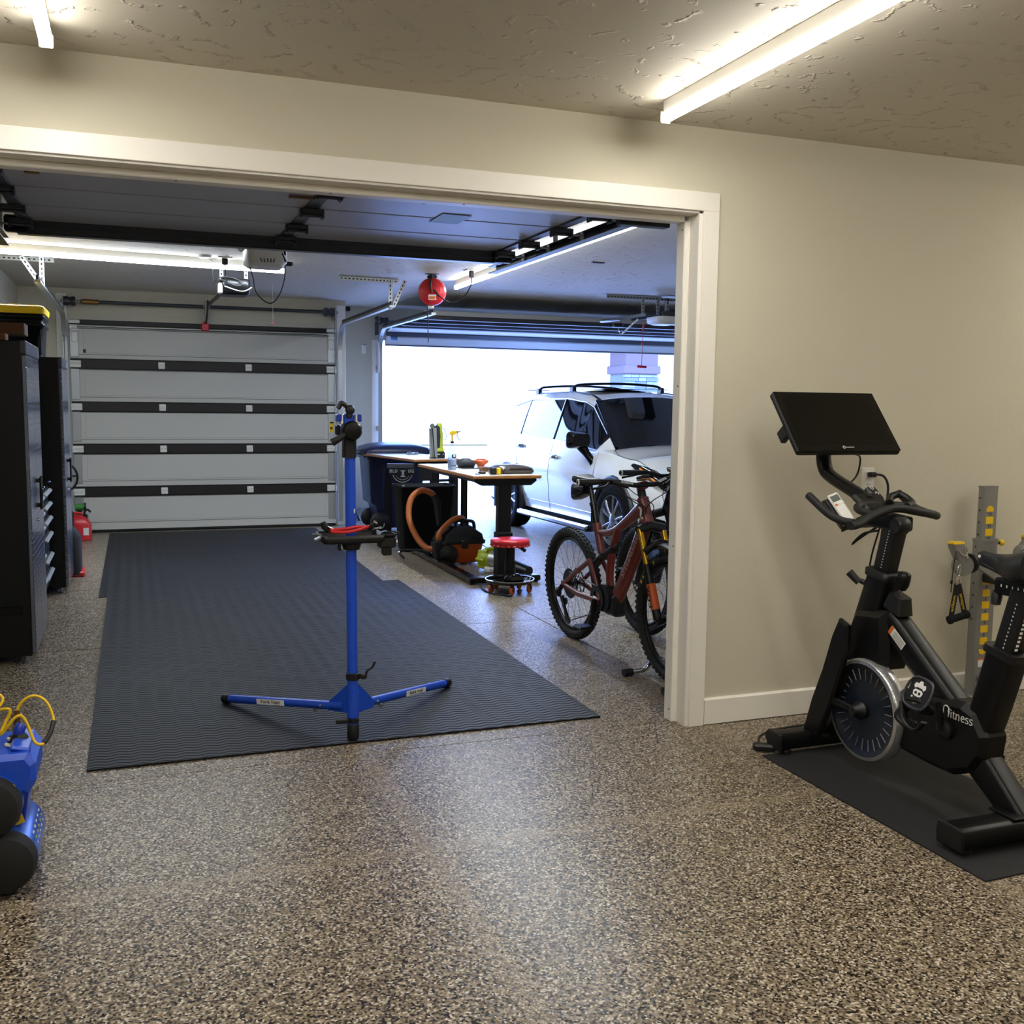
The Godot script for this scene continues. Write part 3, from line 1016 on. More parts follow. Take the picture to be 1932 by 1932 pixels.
func car_wheel(par: Node3D, c: Vector3, sg: float) -> void:
	bg()
	lt(v2([0.255, -0.11, 0.30, -0.118, 0.350, -0.112, 0.374, -0.09, 0.381, -0.05, 0.381, 0.05, 0.374, 0.09, 0.350, 0.112, 0.30, 0.118, 0.255, 0.11, 0.25, 0.0, 0.255, -0.11]), c, Vector3(sg, 0, 0), 40)
	var ty := part("tyre", M.car_tyre, par)
	bg()
	for k in [-0.05, 0.0, 0.05]: lt(v2([0.3825, k - 0.004, 0.3825, k + 0.004]), c, Vector3(sg, 0, 0), 40)
	part("tread_groove", M.ink, ty)
	bg()
	lt(v2([0.235, -0.1, 0.235, 0.06, 0.25, 0.108, 0.268, 0.112, 0.268, 0.10, 0.256, 0.09]), c, Vector3(sg, 0, 0), 40)
	var rm := part("rim", M.rim, par)
	bg(); lt(v2([0.0, 0.0, 0.235, 0.0]), c, Vector3(sg, 0, 0), 30); part("brake_disc", M.gunmetal, rm)
	var ax := Vector3(sg, 0, 0)
	for k in 5:
		bg()
		for s in [-0.19, 0.19]:
			var a: float = TAU * k / 5.0 + s * 0.35 + 0.3
			var b: float = TAU * k / 5.0 + s * 1.25 + 0.3
			tb([c + ax * 0.085 + Vector3(0, cos(a), sin(a)) * 0.05, c + ax * 0.095 + Vector3(0, cos(b), sin(b)) * 0.15, c + ax * 0.088 + Vector3(0, cos(b), sin(b)) * 0.248], [0.020, 0.015, 0.021], 6, false, 0.7)
		part("spoke", M.rim, rm)
	bg(); lt(v2([0.075, 0.06, 0.07, 0.095, 0.04, 0.105, 0.0, 0.107]), c, ax, 20); part("hub_cap", M.rim, rm)

func build_car() -> void:
	var car := thing("car", "white SUV parked nose in at the open wide garage door", "car", Vector3(5.457, 0, -5.098))
	car.rotation.y = 0.025
	O = Vector3.ZERO
	var zs := []
	var z := -4.02
	while z < 0.965:
		zs.append(z)
		z += 0.045
	for q in [-1.02, -0.32, -1.66, -2.69, 0.96]: zs.append(q)
	zs.sort()
	var rings := []
	for q in zs: rings.append(car_ring(q))
	var n: int = rings[0].size()
	# which faces are glass: 1 side window, 2 windscreen, 0 paint
	var kind := func(i: int, k: int) -> int:
		var zc: float = (zs[i] + zs[i + 1]) / 2
		if k >= 10 and k <= 11 and zc > -3.35 and zc < -0.52: return 1
		if k >= 12 and zc > -1.02 and zc < -0.32: return 2
		if k >= 13 and zc < -3.93: return 3
		return 0
	for pass_ in 5:
		bg()
		smooth(0)
		for i in rings.size() - 1:
			for k in n - 1:
				var kd: int = kind.call(i, k)
				if kd != pass_ and not (pass_ == 4 and kd == 1): continue
				var a: Vector3 = rings[i][k]
				var b: Vector3 = rings[i + 1][k]
				var c: Vector3 = rings[i + 1][k + 1]
				var d: Vector3 = rings[i][k + 1]
				var m := Vector3(-1, 1, 1)
				if pass_ != 4: quad(a, b, c, d)
				if pass_ != 1: quad(a * m, d * m, c * m, b * m)
		if pass_ == 0:
			flat()
			for e in [0, rings.size() - 1]:
				var R: Array = rings[e]
				for k in n - 1:
					var m := Vector3(-1, 1, 1)
					if e == 0: quad(R[k] * m, R[k], R[k + 1], R[k + 1] * m)
					else: quad(R[k], R[k] * m, R[k + 1] * m, R[k + 1])
		part(["body", "side_window", "windscreen", "rear_window", "side_window"][pass_], M.car if pass_ == 0 else M.car_glass, car)
	bg(); bb(-0.80, 0.80, 0.24, 0.80, -3.95, 0.85, 0.05); bb(-0.86, 0.86, 0.24, 0.42, -2.4, -0.45, 0.03); part("underbody", M.black_rough, car)
	for s in [-1.0, 1.0]:
		for w in [0.0, -2.85]:
			bg()
			var pts := []
			for i in 17:
				var a := lerpf(-0.35, PI + 0.35, i / 16.0)
				pts.append(Vector3(s * 0.925, 0.37 + sin(a) * 0.44, w + cos(a) * 0.43))
			tb(pts, 0.05, 6, false, 0.7)
			part("arch_trim", M.black, car)
			car_wheel(car, Vector3(s * 0.85, 0.38, w), s)
	# right side details (the side in view), mirrored on the far side
	var on := func(zq: float, t: float, out := 0.004) -> Vector3:
		var p := car_side(zq, t)
		return Vector3(-p.x - out, p.y, zq)
	for s in [1.0, -1.0]:
		var mx := Vector3(s, 1, 1)
		var line := func(list: Array) -> Array:
			var o := []
			for p in list: o.append(p * mx)
			return o
		# door gaps
		bg()
		for zq in [[-0.50, -0.42], [-1.66, -1.60], [-2.45, -2.72]]:
			var g := []
			for i in 13: g.append(on.call(lerpf(zq[0], zq[1], i / 12.0), 0.03 + 0.95 * i / 12.0, 0.0005))
			tb(line.call(g), 0.0035, 4)
		part("door_gap", M.ink_grey, car)
		bg()
		var sl := []
		for i in 30: sl.append(on.call(lerpf(-2.36, -0.5, i / 29.0), 0.13, 0.001))
		tb(line.call(sl), 0.006, 5)
		part("door_crease", M.car, car)
		# chrome round the side windows
		bg()
		var c0 := []
		for i in 40:
			var zq := lerpf(-3.30, -0.52, i / 39.0)
			c0.append(car_ring(zq)[10] + Vector3(-0.005, 0, 0))
		tb(line.call(c0), 0.008, 6)
		var c1 := []
		for i in 46:
			var zq := lerpf(-3.36, -0.56, i / 45.0)
			c1.append(car_ring(zq)[12] + Vector3(-0.006, 0.002, 0))
		tb(line.call(c1), 0.008, 6)
		part("window_chrome", M.chrome, car)
		for zq in [[-1.64, -1.72], [-2.62, -2.80]]:
			var g := []
			for k in 3: g.append((car_ring(lerpf(zq[0], zq[1], k / 2.0))[10 + k] as Vector3) + Vector3(-0.004, 0, 0))
			bg()
			tb(line.call(g), 0.028 if zq[0] > -2 else 0.014, 6, false, 0.25, Vector3(0, 0, 1))
			part("window_pillar", M.black_gloss, car)
		# black strip from rail to windscreen corner, roof rail feet
		bg()
		var st := []
		for i in 30:
			var zq := lerpf(-3.3, -1.0, i / 29.0)
			var r := car_ring(zq)
			st.append((r[13] as Vector3).lerp(r[14], 0.35) + Vector3(0, 0.006, 0))
		tb(line.call(st), 0.020, 6, false, 0.5, Vector3.RIGHT)
		part("roof_strip", M.black_satin, car)
		# A pillar line beside the windscreen
		bg()
		var ap := []
		for i in 10:
			var zq := lerpf(-1.02, -0.34, i / 9.0)
			ap.append((car_ring(zq)[13] as Vector3) + Vector3(-0.004, 0.004, 0))
		tb(line.call(ap), 0.022, 6, false, 0.5, Vector3.RIGHT)
		part("screen_edge", M.black_gloss, car)
		# mirror
		bg()
		loft([rr(Vector3(-1.02, 1.15, -0.70) * mx, Vector3.RIGHT, Vector3.UP, 0.02, 0.06, 0.015), rr(Vector3(-1.06, 1.165, -0.64) * mx, Vector3.RIGHT, Vector3.UP, 0.125, 0.085, 0.04), rr(Vector3(-1.07, 1.17, -0.58) * mx, Vector3.RIGHT, Vector3.UP, 0.13, 0.09, 0.05), rr(Vector3(-1.06, 1.17, -0.50) * mx, Vector3.RIGHT, Vector3.UP, 0.10, 0.065, 0.05)])
		tb(line.call(cv(v3([[-1.02, 1.11, -0.60], [-0.97, 1.03, -0.57], [-0.91, 0.93, -0.52]]), 4)), [0.055, 0.055, 0.05, 0.045, 0.04, 0.04, 0.04, 0.04, 0.045], 8, false, 0.6)
		part("wing_mirror", M.black_gloss, car)
		bg(); bx(Vector3(-0.86 * s, 0.38, -3.30), Vector3(0.22, 0.34, 0.02), 0.008); part("mud_flap", M.black, car)
		# door handles
		for zq in [-1.48, -2.50]:
			var hp: Vector3 = on.call(zq, 0.80, 0.012)
			bg()
			tb(line.call(cv([hp + Vector3(0.012, 0, -0.11), hp + Vector3(-0.028, 0.006, -0.06), hp + Vector3(-0.03, 0.01, 0.05), hp + Vector3(0.01, 0.006, 0.11)], 5)), 0.018, 8, false, 0.6)
			var hd := part("door_handle", M.chrome, car)
			bg(); lt(v2([0.0, 0.0, 0.05, 0.0, 0.05, 0.004, 0.0, 0.005]), (hp + Vector3(0.016, -0.01, 0)) * mx, Vector3(-s, 0, 0), 18); part("handle_cup", M.rim, hd)
		# running board
		bg()
		bx(Vector3(-0.955 * s, 0.235, -1.42), Vector3(0.13, 0.05, 1.95), 0.015)
		var rb := part("running_board", M.black_satin, car)
		bg()
		bx(Vector3(-1.012 * s, 0.245, -1.42), Vector3(0.02, 0.045, 1.90), 0.008)
		bx(Vector3(-0.955 * s, 0.267, -1.42), Vector3(0.07, 0.012, 1.90), 0.004)
		part("bright_strip", M.chrome, rb)
		# head lamp
		var hl := [[0.34, 0.955, 0.975], [0.44, 0.91, 0.965], [0.55, 0.86, 0.955], [0.68, 0.80, 0.92], [0.80, 0.74, 0.86], [0.90, 0.70, 0.77]]
		bg()
		smooth(0)
		for i in hl.size() - 1:
			var P := func(e: Array, top: bool) -> Vector3:
				var w := ilerp(HALF, e[0])
				return Vector3(-(w * (0.955 if top else 0.985) + 0.012) * s, e[2] if top else e[1], e[0] + 0.008)
			var A: Vector3 = P.call(hl[i], false)
			var B: Vector3 = P.call(hl[i + 1], false)
			var C: Vector3 = P.call(hl[i + 1], true)
			var D: Vector3 = P.call(hl[i], true)
			if s > 0: quad(A, B, C, D)
			else: quad(A, D, C, B)
		var lamp := part("head_lamp", M.black_gloss, car)
		bg()
		tb(line.call([Vector3(-0.945, 0.935, 0.54), Vector3(-0.935, 0.88, 0.66), Vector3(-0.90, 0.82, 0.78)]), [0.012, 0.026, 0.012], 6, false, 0.5)
		part("indicator", M.amber, lamp)
		bg()
		tb(line.call([Vector3(-0.935, 0.955, 0.56), Vector3(-0.90, 0.91, 0.72), Vector3(-0.80, 0.82, 0.90)]), 0.006, 6)
		tb(line.call([Vector3(-0.935, 0.90, 0.66), Vector3(-0.88, 0.84, 0.80), Vector3(-0.79, 0.76, 0.90)]), 0.006, 6)
		part("lamp_chrome", M.chrome, lamp)
		# bonnet gap
		bg()
		var hg := []
		for i in 20:
			var zq := lerpf(-0.33, 0.62, i / 19.0)
			var r := car_ring(zq)
			hg.append((r[9] as Vector3).lerp(r[13], 1.0 - 0.85 * minf(1.0, i / 6.0)) + Vector3(0, 0.0015, 0))
		tb(line.call(hg), 0.004, 4)
		part("bonnet_gap", M.ink, car)
	# cross bars on the roof, fin aerial, sunroof, rear spoiler, plate front
	for zq in [-1.75, -2.75]:
		var y: float = ilerp(ROOF, zq) + 0.10
		bg()
		tb(cv(v3([[-0.60, y - 0.105, zq + 0.03], [-0.57, y - 0.03, zq + 0.01], [-0.46, y, zq], [0.0, y + 0.018, zq], [0.46, y, zq], [0.57, y - 0.03, zq + 0.01], [0.60, y - 0.105, zq + 0.03]]), 6), 0.030, 8, false, 0.5, Vector3(0, 0, 1))
		part("cross_bar", M.black_satin, car)
		for s in [-1, 1]:
			bg(); bx(Vector3(0.585 * s, y - 0.075, zq), Vector3(0.05, 0.11, 0.11), 0.015); part("bar_foot", M.black_satin, car)
	bg(); pr(v2([-0.10, 0, 0.10, 0, 0.05, 0.02, -0.06, 0.075, -0.09, 0.075]), Transform3D(Basis(Vector3(0, 0, 1), Vector3.UP, Vector3(-1, 0, 0)), Vector3(0.02, ilerp(ROOF, -3.2) + 0.04, -3.2)), 0.04, 0.012); part("fin_aerial", M.car, car)
	bg(); bx(Vector3(0, 1.721, -1.62), Vector3(0.86, 0.006, 0.62), 0.002); part("sunroof", M.car_glass, car)
	bg(); bb(-0.45, 0.45, 0.42, 0.74, 0.945, 0.985, 0.02); part("grille", M.black_satin, car)
	bg(); bx(Vector3(0, 1.35, -0.86), Vector3(0.22, 0.06, 0.02), 0.01, Basis(Vector3.RIGHT, 0.6)); part("inner_mirror", M.black, car)
	O = Vector3.ZERO


# ---------------------------------------------------------------- mats and the repair stand
func sheet(c: Array, nx: int, nz: int, th: float, hf: Callable) -> void:  # c: four floor corners, anticlockwise from above
	var P := []
	for j in nz + 1:
		var row := []
		for i in nx + 1:
			var u := float(i) / nx
			var v := float(j) / nz
			var p: Vector3 = (c[0].lerp(c[1], u) as Vector3).lerp(c[3].lerp(c[2], u), v)
			var edge := minf(minf(u, 1 - u) * 8.0, minf(v, 1 - v) * 8.0)
			p.y = th + float(hf.call(p.x, p.z)) * clampf(edge, 0, 1)
			row.append(p)
		P.append(row)
	smooth(0)
	for j in nz:
		for i in nx:
			quad(P[j][i], P[j][i + 1], P[j + 1][i + 1], P[j + 1][i])
	flat()
	var rim := []
	for i in nx: rim.append(P[0][i])
	for j in nz: rim.append(P[j][nx])
	for i in nx: rim.append(P[nz][nx - i])
	for j in nz: rim.append(P[nz - j][0])
	for k in rim.size():
		var a: Vector3 = rim[k]
		var b: Vector3 = rim[(k + 1) % rim.size()]
		var dn := Vector3(1, 0, 1)
		quad(a * dn + Vector3(0, 0.001, 0), b * dn + Vector3(0, 0.001, 0), b, a)

func ridge(x: float, z: float, ax: float, az: float, bx_: float, bz: float, w: float) -> float:
	var d := Vector2(bx_ - ax, bz - az)
	var t := clampf((Vector2(x, z) - Vector2(ax, az)).dot(d) / d.length_squared(), 0, 1)
	var q := (Vector2(ax, az) + d * t - Vector2(x, z)).length()
	return exp(-q * q / (w * w)) * sin(t * PI)

func build_mats() -> void:
	var nz := ns(FastNoiseLite.TYPE_SIMPLEX_SMOOTH, 0.9, 4, 2)
	O = Vector3(0.95, 0, -2.3)
	bg()
	sheet([Vector3(-0.215, 0, -0.24), Vector3(2.118, 0, -0.25), Vector3(2.125, 0, -4.36), Vector3(-0.218, 0, -4.24)], 60, 100, 0.009, func(x: float, z: float) -> float:
		return 0.003 * (nz.get_noise_2d(x, z) + 0.4) + 0.006 * ridge(x, z, 0.35, -1.75, 1.0, -1.25, 0.04) + 0.005 * ridge(x, z, 1.0, -3.2, 1.5, -2.75, 0.05) + 0.005 * ridge(x, z, 0.2, -0.75, 0.5, -0.55, 0.03) + 0.004 * ridge(x, z, 0.6, -2.0, 1.15, -1.95, 0.03) + 0.004 * ridge(x, z, 1.6, -3.0, 1.9, -2.95, 0.02))
	solo("rubber_mat", M.rubber_mat, "long black rubber mat with the blue repair stand on it", "mat", "rubber roll mats on the garage floor")
	O = Vector3(0.9, 0, -6.3)
	bg()
	sheet([Vector3(-0.285, 0, -4.25), Vector3(1.99, 0, -4.375), Vector3(2.06, 0, -8.30), Vector3(-0.282, 0, -8.36)], 40, 60, 0.006, func(x: float, z: float) -> float:
		return 0.003 * (nz.get_noise_2d(x + 9, z) + 0.4) + 0.005 * ridge(x, z, 0.3, -6.6, 1.3, -6.4, 0.05) + 0.004 * ridge(x, z, 0.6, -5.2, 1.6, -5.0, 0.05))
	solo("rubber_mat", M.rubber_mat, "second black rubber mat reaching the closed garage door", "mat", "rubber roll mats on the garage floor")
	# the mat under the exercise bike
	O = Vector3(2.95, 0, 1.1)
	bg()
	sheet([Vector3(2.555, 0, 1.74), Vector3(3.22, 0, 1.72), Vector3(3.22, 0, 0.46), Vector3(2.555, 0, 0.48)], 20, 30, 0.006, func(x: float, z: float) -> float:
		return 0.002 * (nz.get_noise_2d(x * 3, z * 3) + 0.4))
	solo("exercise_mat", M.yoga, "thin black exercise mat under the exercise bike", "mat")

func build_repair_stand() -> void:
	var z := -0.285
	var x := 0.9
	var fy := 0.0125
	var t := thing("bike_repair_stand", "blue bicycle repair stand with a tool tray, empty clamp on top", "repair stand", Vector3(x, fy, -0.5))
	bg(); cy(Vector3(x, 0.05, z), Vector3(x - 0.008, 1.30, z), 0.0235, 24); part("pole", M.blue, t)
	bg(); lt(v2([0, 0, 0.024, 0, 0.027, 0.006, 0.027, 0.066, 0.024, 0.07, 0.0, 0.07]), Vector3(x, fy, z), Vector3.UP, 20); part("pole_foot", M.black, t)
	bg(); cy(Vector3(x, 0.115, z), Vector3(x, 0.23, z), 0.027, 20); part("hub", M.blue, t)
	for s in [[-1, Vector3(0.41, 0.035, -1.03)], [1, Vector3(1.545, 0.035, -0.97)]]:
		var e: Vector3 = s[1]
		var a := Vector3(x + s[0] * 0.03, 0.155, z - 0.04)
		var d := (e - a).normalized()
		bg(); cy(a, e, 0.0205, 18); var lg := part("leg", M.blue, t)
		bg(); cy(e - d * 0.03, e + d * 0.02, 0.0235, 16); part("foot_cap", M.black, lg)
		var m := a.lerp(e, 0.58)
		var sx: Vector3 = d * s[0]
		var up := Vector3.UP
		var zz: Vector3 = sx.cross(up).normalized()
		up = zz.cross(sx)
		bg(); bx(m + zz * 0.0203, Vector3(0.20, 0.026, 0.002), 0.0, Basis(sx, up, zz)); part("sticker", M.ink_white, lg)
		text("Park Tool", 0.015, Transform3D(Basis(sx, up, zz), m + zz * 0.0215), M.ink, lg, true, 1.5)
		bg()
		for k in [0.012, -0.012]:
			pr([Vector2(0, 0.28), Vector2(0, 0.13), Vector2(0.15, 0.118), Vector2(0.155, 0.145), Vector2(0.14, 0.165)], Transform3D(Basis(Vector3(d.x, 0, d.z).normalized(), Vector3.UP, Vector3(d.x, 0, d.z).normalized().cross(Vector3.UP)), Vector3(x, 0, z) + zz * k), 0.003)
		part("gusset_plate", M.blue, t)
		bg(); bx(a + d * 0.14 + zz * 0.022, Vector3(0.012, 0.012, 0.006), 0.002); bx(a + d * 0.2 - Vector3(0, 0.025, 0), Vector3(0.015, 0.02, 0.04), 0.003); part("bolt", M.steel, t)
	bg(); lt(v2([0.026, 0.0, 0.031, 0.004, 0.031, 0.03, 0.026, 0.034]), Vector3(x, 0.285, z), Vector3.UP, 20); part("collar", M.black, t)
	bg(); tb(cv(v3([[x + 0.03, 0.30, z + 0.01], [x + 0.052, 0.297, z + 0.015], [x + 0.062, 0.325, z + 0.015], [x + 0.085, 0.34, z + 0.015], [x + 0.098, 0.365, z + 0.015]])), 0.006, 8); bx(Vector3(x + 0.045, 0.30, z + 0.01), Vector3(0.03, 0.024, 0.03), 0.006); part("quick_release", M.black, t)
	bg(); lt(v2([0.0245, 0, 0.028, 0.002, 0.028, 0.02, 0.0245, 0.022]), Vector3(x, 0.088, z), Vector3.UP, 20); bx(Vector3(x - 0.05, 0.099, z + 0.012), Vector3(0.06, 0.02, 0.012), 0.004); part("strap", M.black, t)
	bg(); bx(Vector3(x + 0.006, 1.05, z + 0.0235), Vector3(0.006, 0.02, 0.002), 0.001); part("height_mark", M.ink_white, t)
	# head: sleeve, dial with lever, clamp with blue jaws, hooked handle
	var hx := x - 0.012
	bg(); loft([rr(Vector3(hx, 1.285, z), Vector3(0, 0, 1), Vector3.RIGHT, 0.03, 0.029, 0.012), rr(Vector3(hx, 1.36, z), Vector3(0, 0, 1), Vector3.RIGHT, 0.03, 0.028, 0.012), rr(Vector3(hx, 1.40, z), Vector3(0, 0, 1), Vector3.RIGHT, 0.035, 0.034, 0.015), rr(Vector3(hx, 1.43, z), Vector3(0, 0, 1), Vector3.RIGHT, 0.03, 0.03, 0.012)]); part("head_sleeve", M.black, t)
	bg(); lt(v2([0.0, 0.0, 0.040, 0.0, 0.043, 0.008, 0.043, 0.022, 0.036, 0.032, 0.018, 0.036, 0.0, 0.036]), Vector3(hx + 0.004, 1.403, z + 0.03), Vector3(0, 0, 1), 28); var dl := part("clamp_dial", M.black_satin, t)
	bg(); tb([Vector3(hx - 0.01, 1.40, z + 0.05), Vector3(hx - 0.055, 1.368, z + 0.055), Vector3(hx - 0.085, 1.352, z + 0.055)], [0.012, 0.014, 0.017], 12, false, 0.7); part("clamp_lever", M.black, dl)
	bg(); cy(Vector3(hx, 1.41, z - 0.03), Vector3(hx, 1.41, z - 0.09), 0.03, 18); part("pivot", M.blue, t)
	bg(); bx(Vector3(hx, 1.452, z - 0.02), Vector3(0.05, 0.05, 0.04), 0.008); part("clamp_body", M.blue, t)
	for s in [-1, 1]:
		bg(); bx(Vector3(hx + s * 0.043, 1.458, z - 0.01), Vector3(0.022, 0.032, 0.05), 0.004); part("clamp_jaw", M.blue_dark, t)
		bg(); bx(Vector3(hx + s * 0.033, 1.452, z - 0.01), Vector3(0.010, 0.042, 0.046), 0.002); part("jaw_pad", M.white, t)
		bg(); bx(Vector3(hx + s * 0.048, 1.405, z - 0.012), Vector3(0.018, 0.045, 0.04), 0.006); part("pinch_block", M.black, t)
	bg(); lt(v2([0.0, -0.022, 0.016, -0.016, 0.022, 0, 0.016, 0.016, 0, 0.022]), Vector3(hx + 0.005, 1.493, z), Vector3(0, 0, 1), 20); tb(cv(v3([[hx + 0.002, 1.495, z], [hx - 0.016, 1.512, z + 0.004], [hx - 0.034, 1.522, z + 0.006], [hx - 0.043, 1.508, z + 0.006], [hx - 0.05, 1.498, z + 0.006]])), 0.0105, 10); cy(Vector3(hx, 1.46, z), Vector3(hx + 0.003, 1.49, z), 0.014, 12); part("release_hook", M.black, t)
	# tool tray on the pole
	bg(); lt(v2([0.025, -0.03, 0.036, -0.028, 0.045, 0.0, 0.025, 0.002]), Vector3(x - 0.004, 0.905, z), Vector3.UP, 18); bx(Vector3(x - 0.06, 0.893, z + 0.01), Vector3(0.012, 0.035, 0.03), 0.003); var cl := part("tray_clamp", M.black, t)
	bg()
	var ring := func(y: float, gx: float, gz: float) -> Array: return rr(Vector3(x - 0.005, y, z - 0.02), Vector3(0, 0, 1), Vector3.RIGHT, gz, gx, 0.025)
	loft([ring.call(0.908, 0.10, 0.07), ring.call(0.912, 0.13, 0.09), ring.call(0.920, 0.138, 0.096), ring.call(0.948, 0.142, 0.10), ring.call(0.948, 0.137, 0.095), ring.call(0.922, 0.128, 0.086)])
	var tr := part("tool_tray", M.black, t)
	bg(); tb([Vector3(x - 0.145, 0.955, z + 0.05), Vector3(x - 0.185, 0.957, z + 0.05)], 0.003, 6); bx(Vector3(x - 0.162, 0.936, z + 0.055), Vector3(0.03, 0.012, 0.03), 0.003, Basis(Vector3(0, 0, 1), 0.5)); part("tray_hook", M.steel, tr)
	bg(); bx(Vector3(x + 0.155, 0.938, z + 0.03), Vector3(0.06, 0.034, 0.05), 0.01, Basis(Vector3(0, 0, 1), -0.25)); tb(cv(v3([[x + 0.13, 0.956, z + 0.06], [x + 0.175, 0.958, z + 0.06], [x + 0.197, 0.95, z + 0.06], [x + 0.175, 0.942, z + 0.06], [x + 0.13, 0.944, z + 0.06]])), 0.004, 8); part("tray_arm", M.black_satin, tr)
	bg()
	bb(x + 0.11, x + 0.185, 0.885, 0.93, z + 0.0, z + 0.06, 0.006)
	bb(x + 0.128, x + 0.168, 0.85, 0.89, z + 0.01, z + 0.05, 0.004)
	cy(Vector3(x + 0.185, 0.905, z + 0.02), Vector3(x + 0.196, 0.905, z + 0.02), 0.012, 10)
	part("tool_holder", M.black, tr)
	bg(); tb(cv(v3([[x + 0.188, 0.92, z + 0.06], [x + 0.186, 0.905, z + 0.066], [x + 0.19, 0.893, z + 0.06]])), 0.003, 6); part("chrome_pin", M.chrome, tr)
	# tools lying in the tray
	var p := thing("cable_cutters", "red handled cutters lying in the repair stand tray", "pliers", Vector3(x - 0.02, 0.96, z + 0.04))
	for s in [0, 1]:
		bg(); tb(cv(v3([[x - 0.105, 0.966 + 0.004 * s, z + 0.06 - s * 0.02], [x - 0.04, 0.963 + 0.012 * s, z + 0.07 - s * 0.02], [x + 0.02, 0.972 + 0.010 * s, z + 0.06 - s * 0.02], [x + 0.062, 0.984 - 0.010 * s, z + 0.05 - s * 0.01]])), 0.0075, 10, false, 0.7); part("handle", M.red, p)
	bg(); bx(Vector3(x + 0.083, 0.984, z + 0.04), Vector3(0.05, 0.022, 0.012), 0.004, Basis(Vector3(0, 0, 1), 0.55)); cy(Vector3(x + 0.07, 0.98, z + 0.032), Vector3(x + 0.07, 0.98, z + 0.05), 0.008, 10); part("jaws", M.black_satin, p)
	bg(); bx(Vector3(x + 0.095, 1.0, z + 0.046), Vector3(0.02, 0.01, 0.004), 0.001, Basis(Vector3(0, 0, 1), -0.6)); part("cutting_edge", M.chrome, p)
	p = thing("tyre_lever", "short black tool sticking up at the tray's left end", "hand tool", Vector3(x - 0.12, 0.962, z))
	bg(); tb([Vector3(x - 0.135, 1.005, z + 0.02), Vector3(x - 0.125, 0.985, z + 0.02), Vector3(x - 0.105, 0.963, z + 0.02)], [0.012, 0.016, 0.012], 8, false, 0.5); part("grip", M.black, p)
	bg(); tb([Vector3(x - 0.115, 0.985, z + 0.03), Vector3(x - 0.075, 0.968, z + 0.03)], [0.004, 0.006], 6, false, 0.6); part("blade", M.chrome, p)
	p = thing("hex_key", "small bent chrome hex key at the tray's right end", "hand tool", Vector3(x + 0.12, 0.96, z))
	bg(); tb(cv(v3([[x + 0.08, 0.965, z - 0.02], [x + 0.13, 0.968, z + 0.0], [x + 0.138, 0.972, z + 0.01], [x + 0.144, 0.99, z + 0.01]])), 0.003, 6); part("shaft", M.chrome, p)
	bg(); bx(Vector3(x + 0.118, 0.972, z + 0.03), Vector3(0.016, 0.012, 0.012), 0.003); part("socket", M.chrome, p)


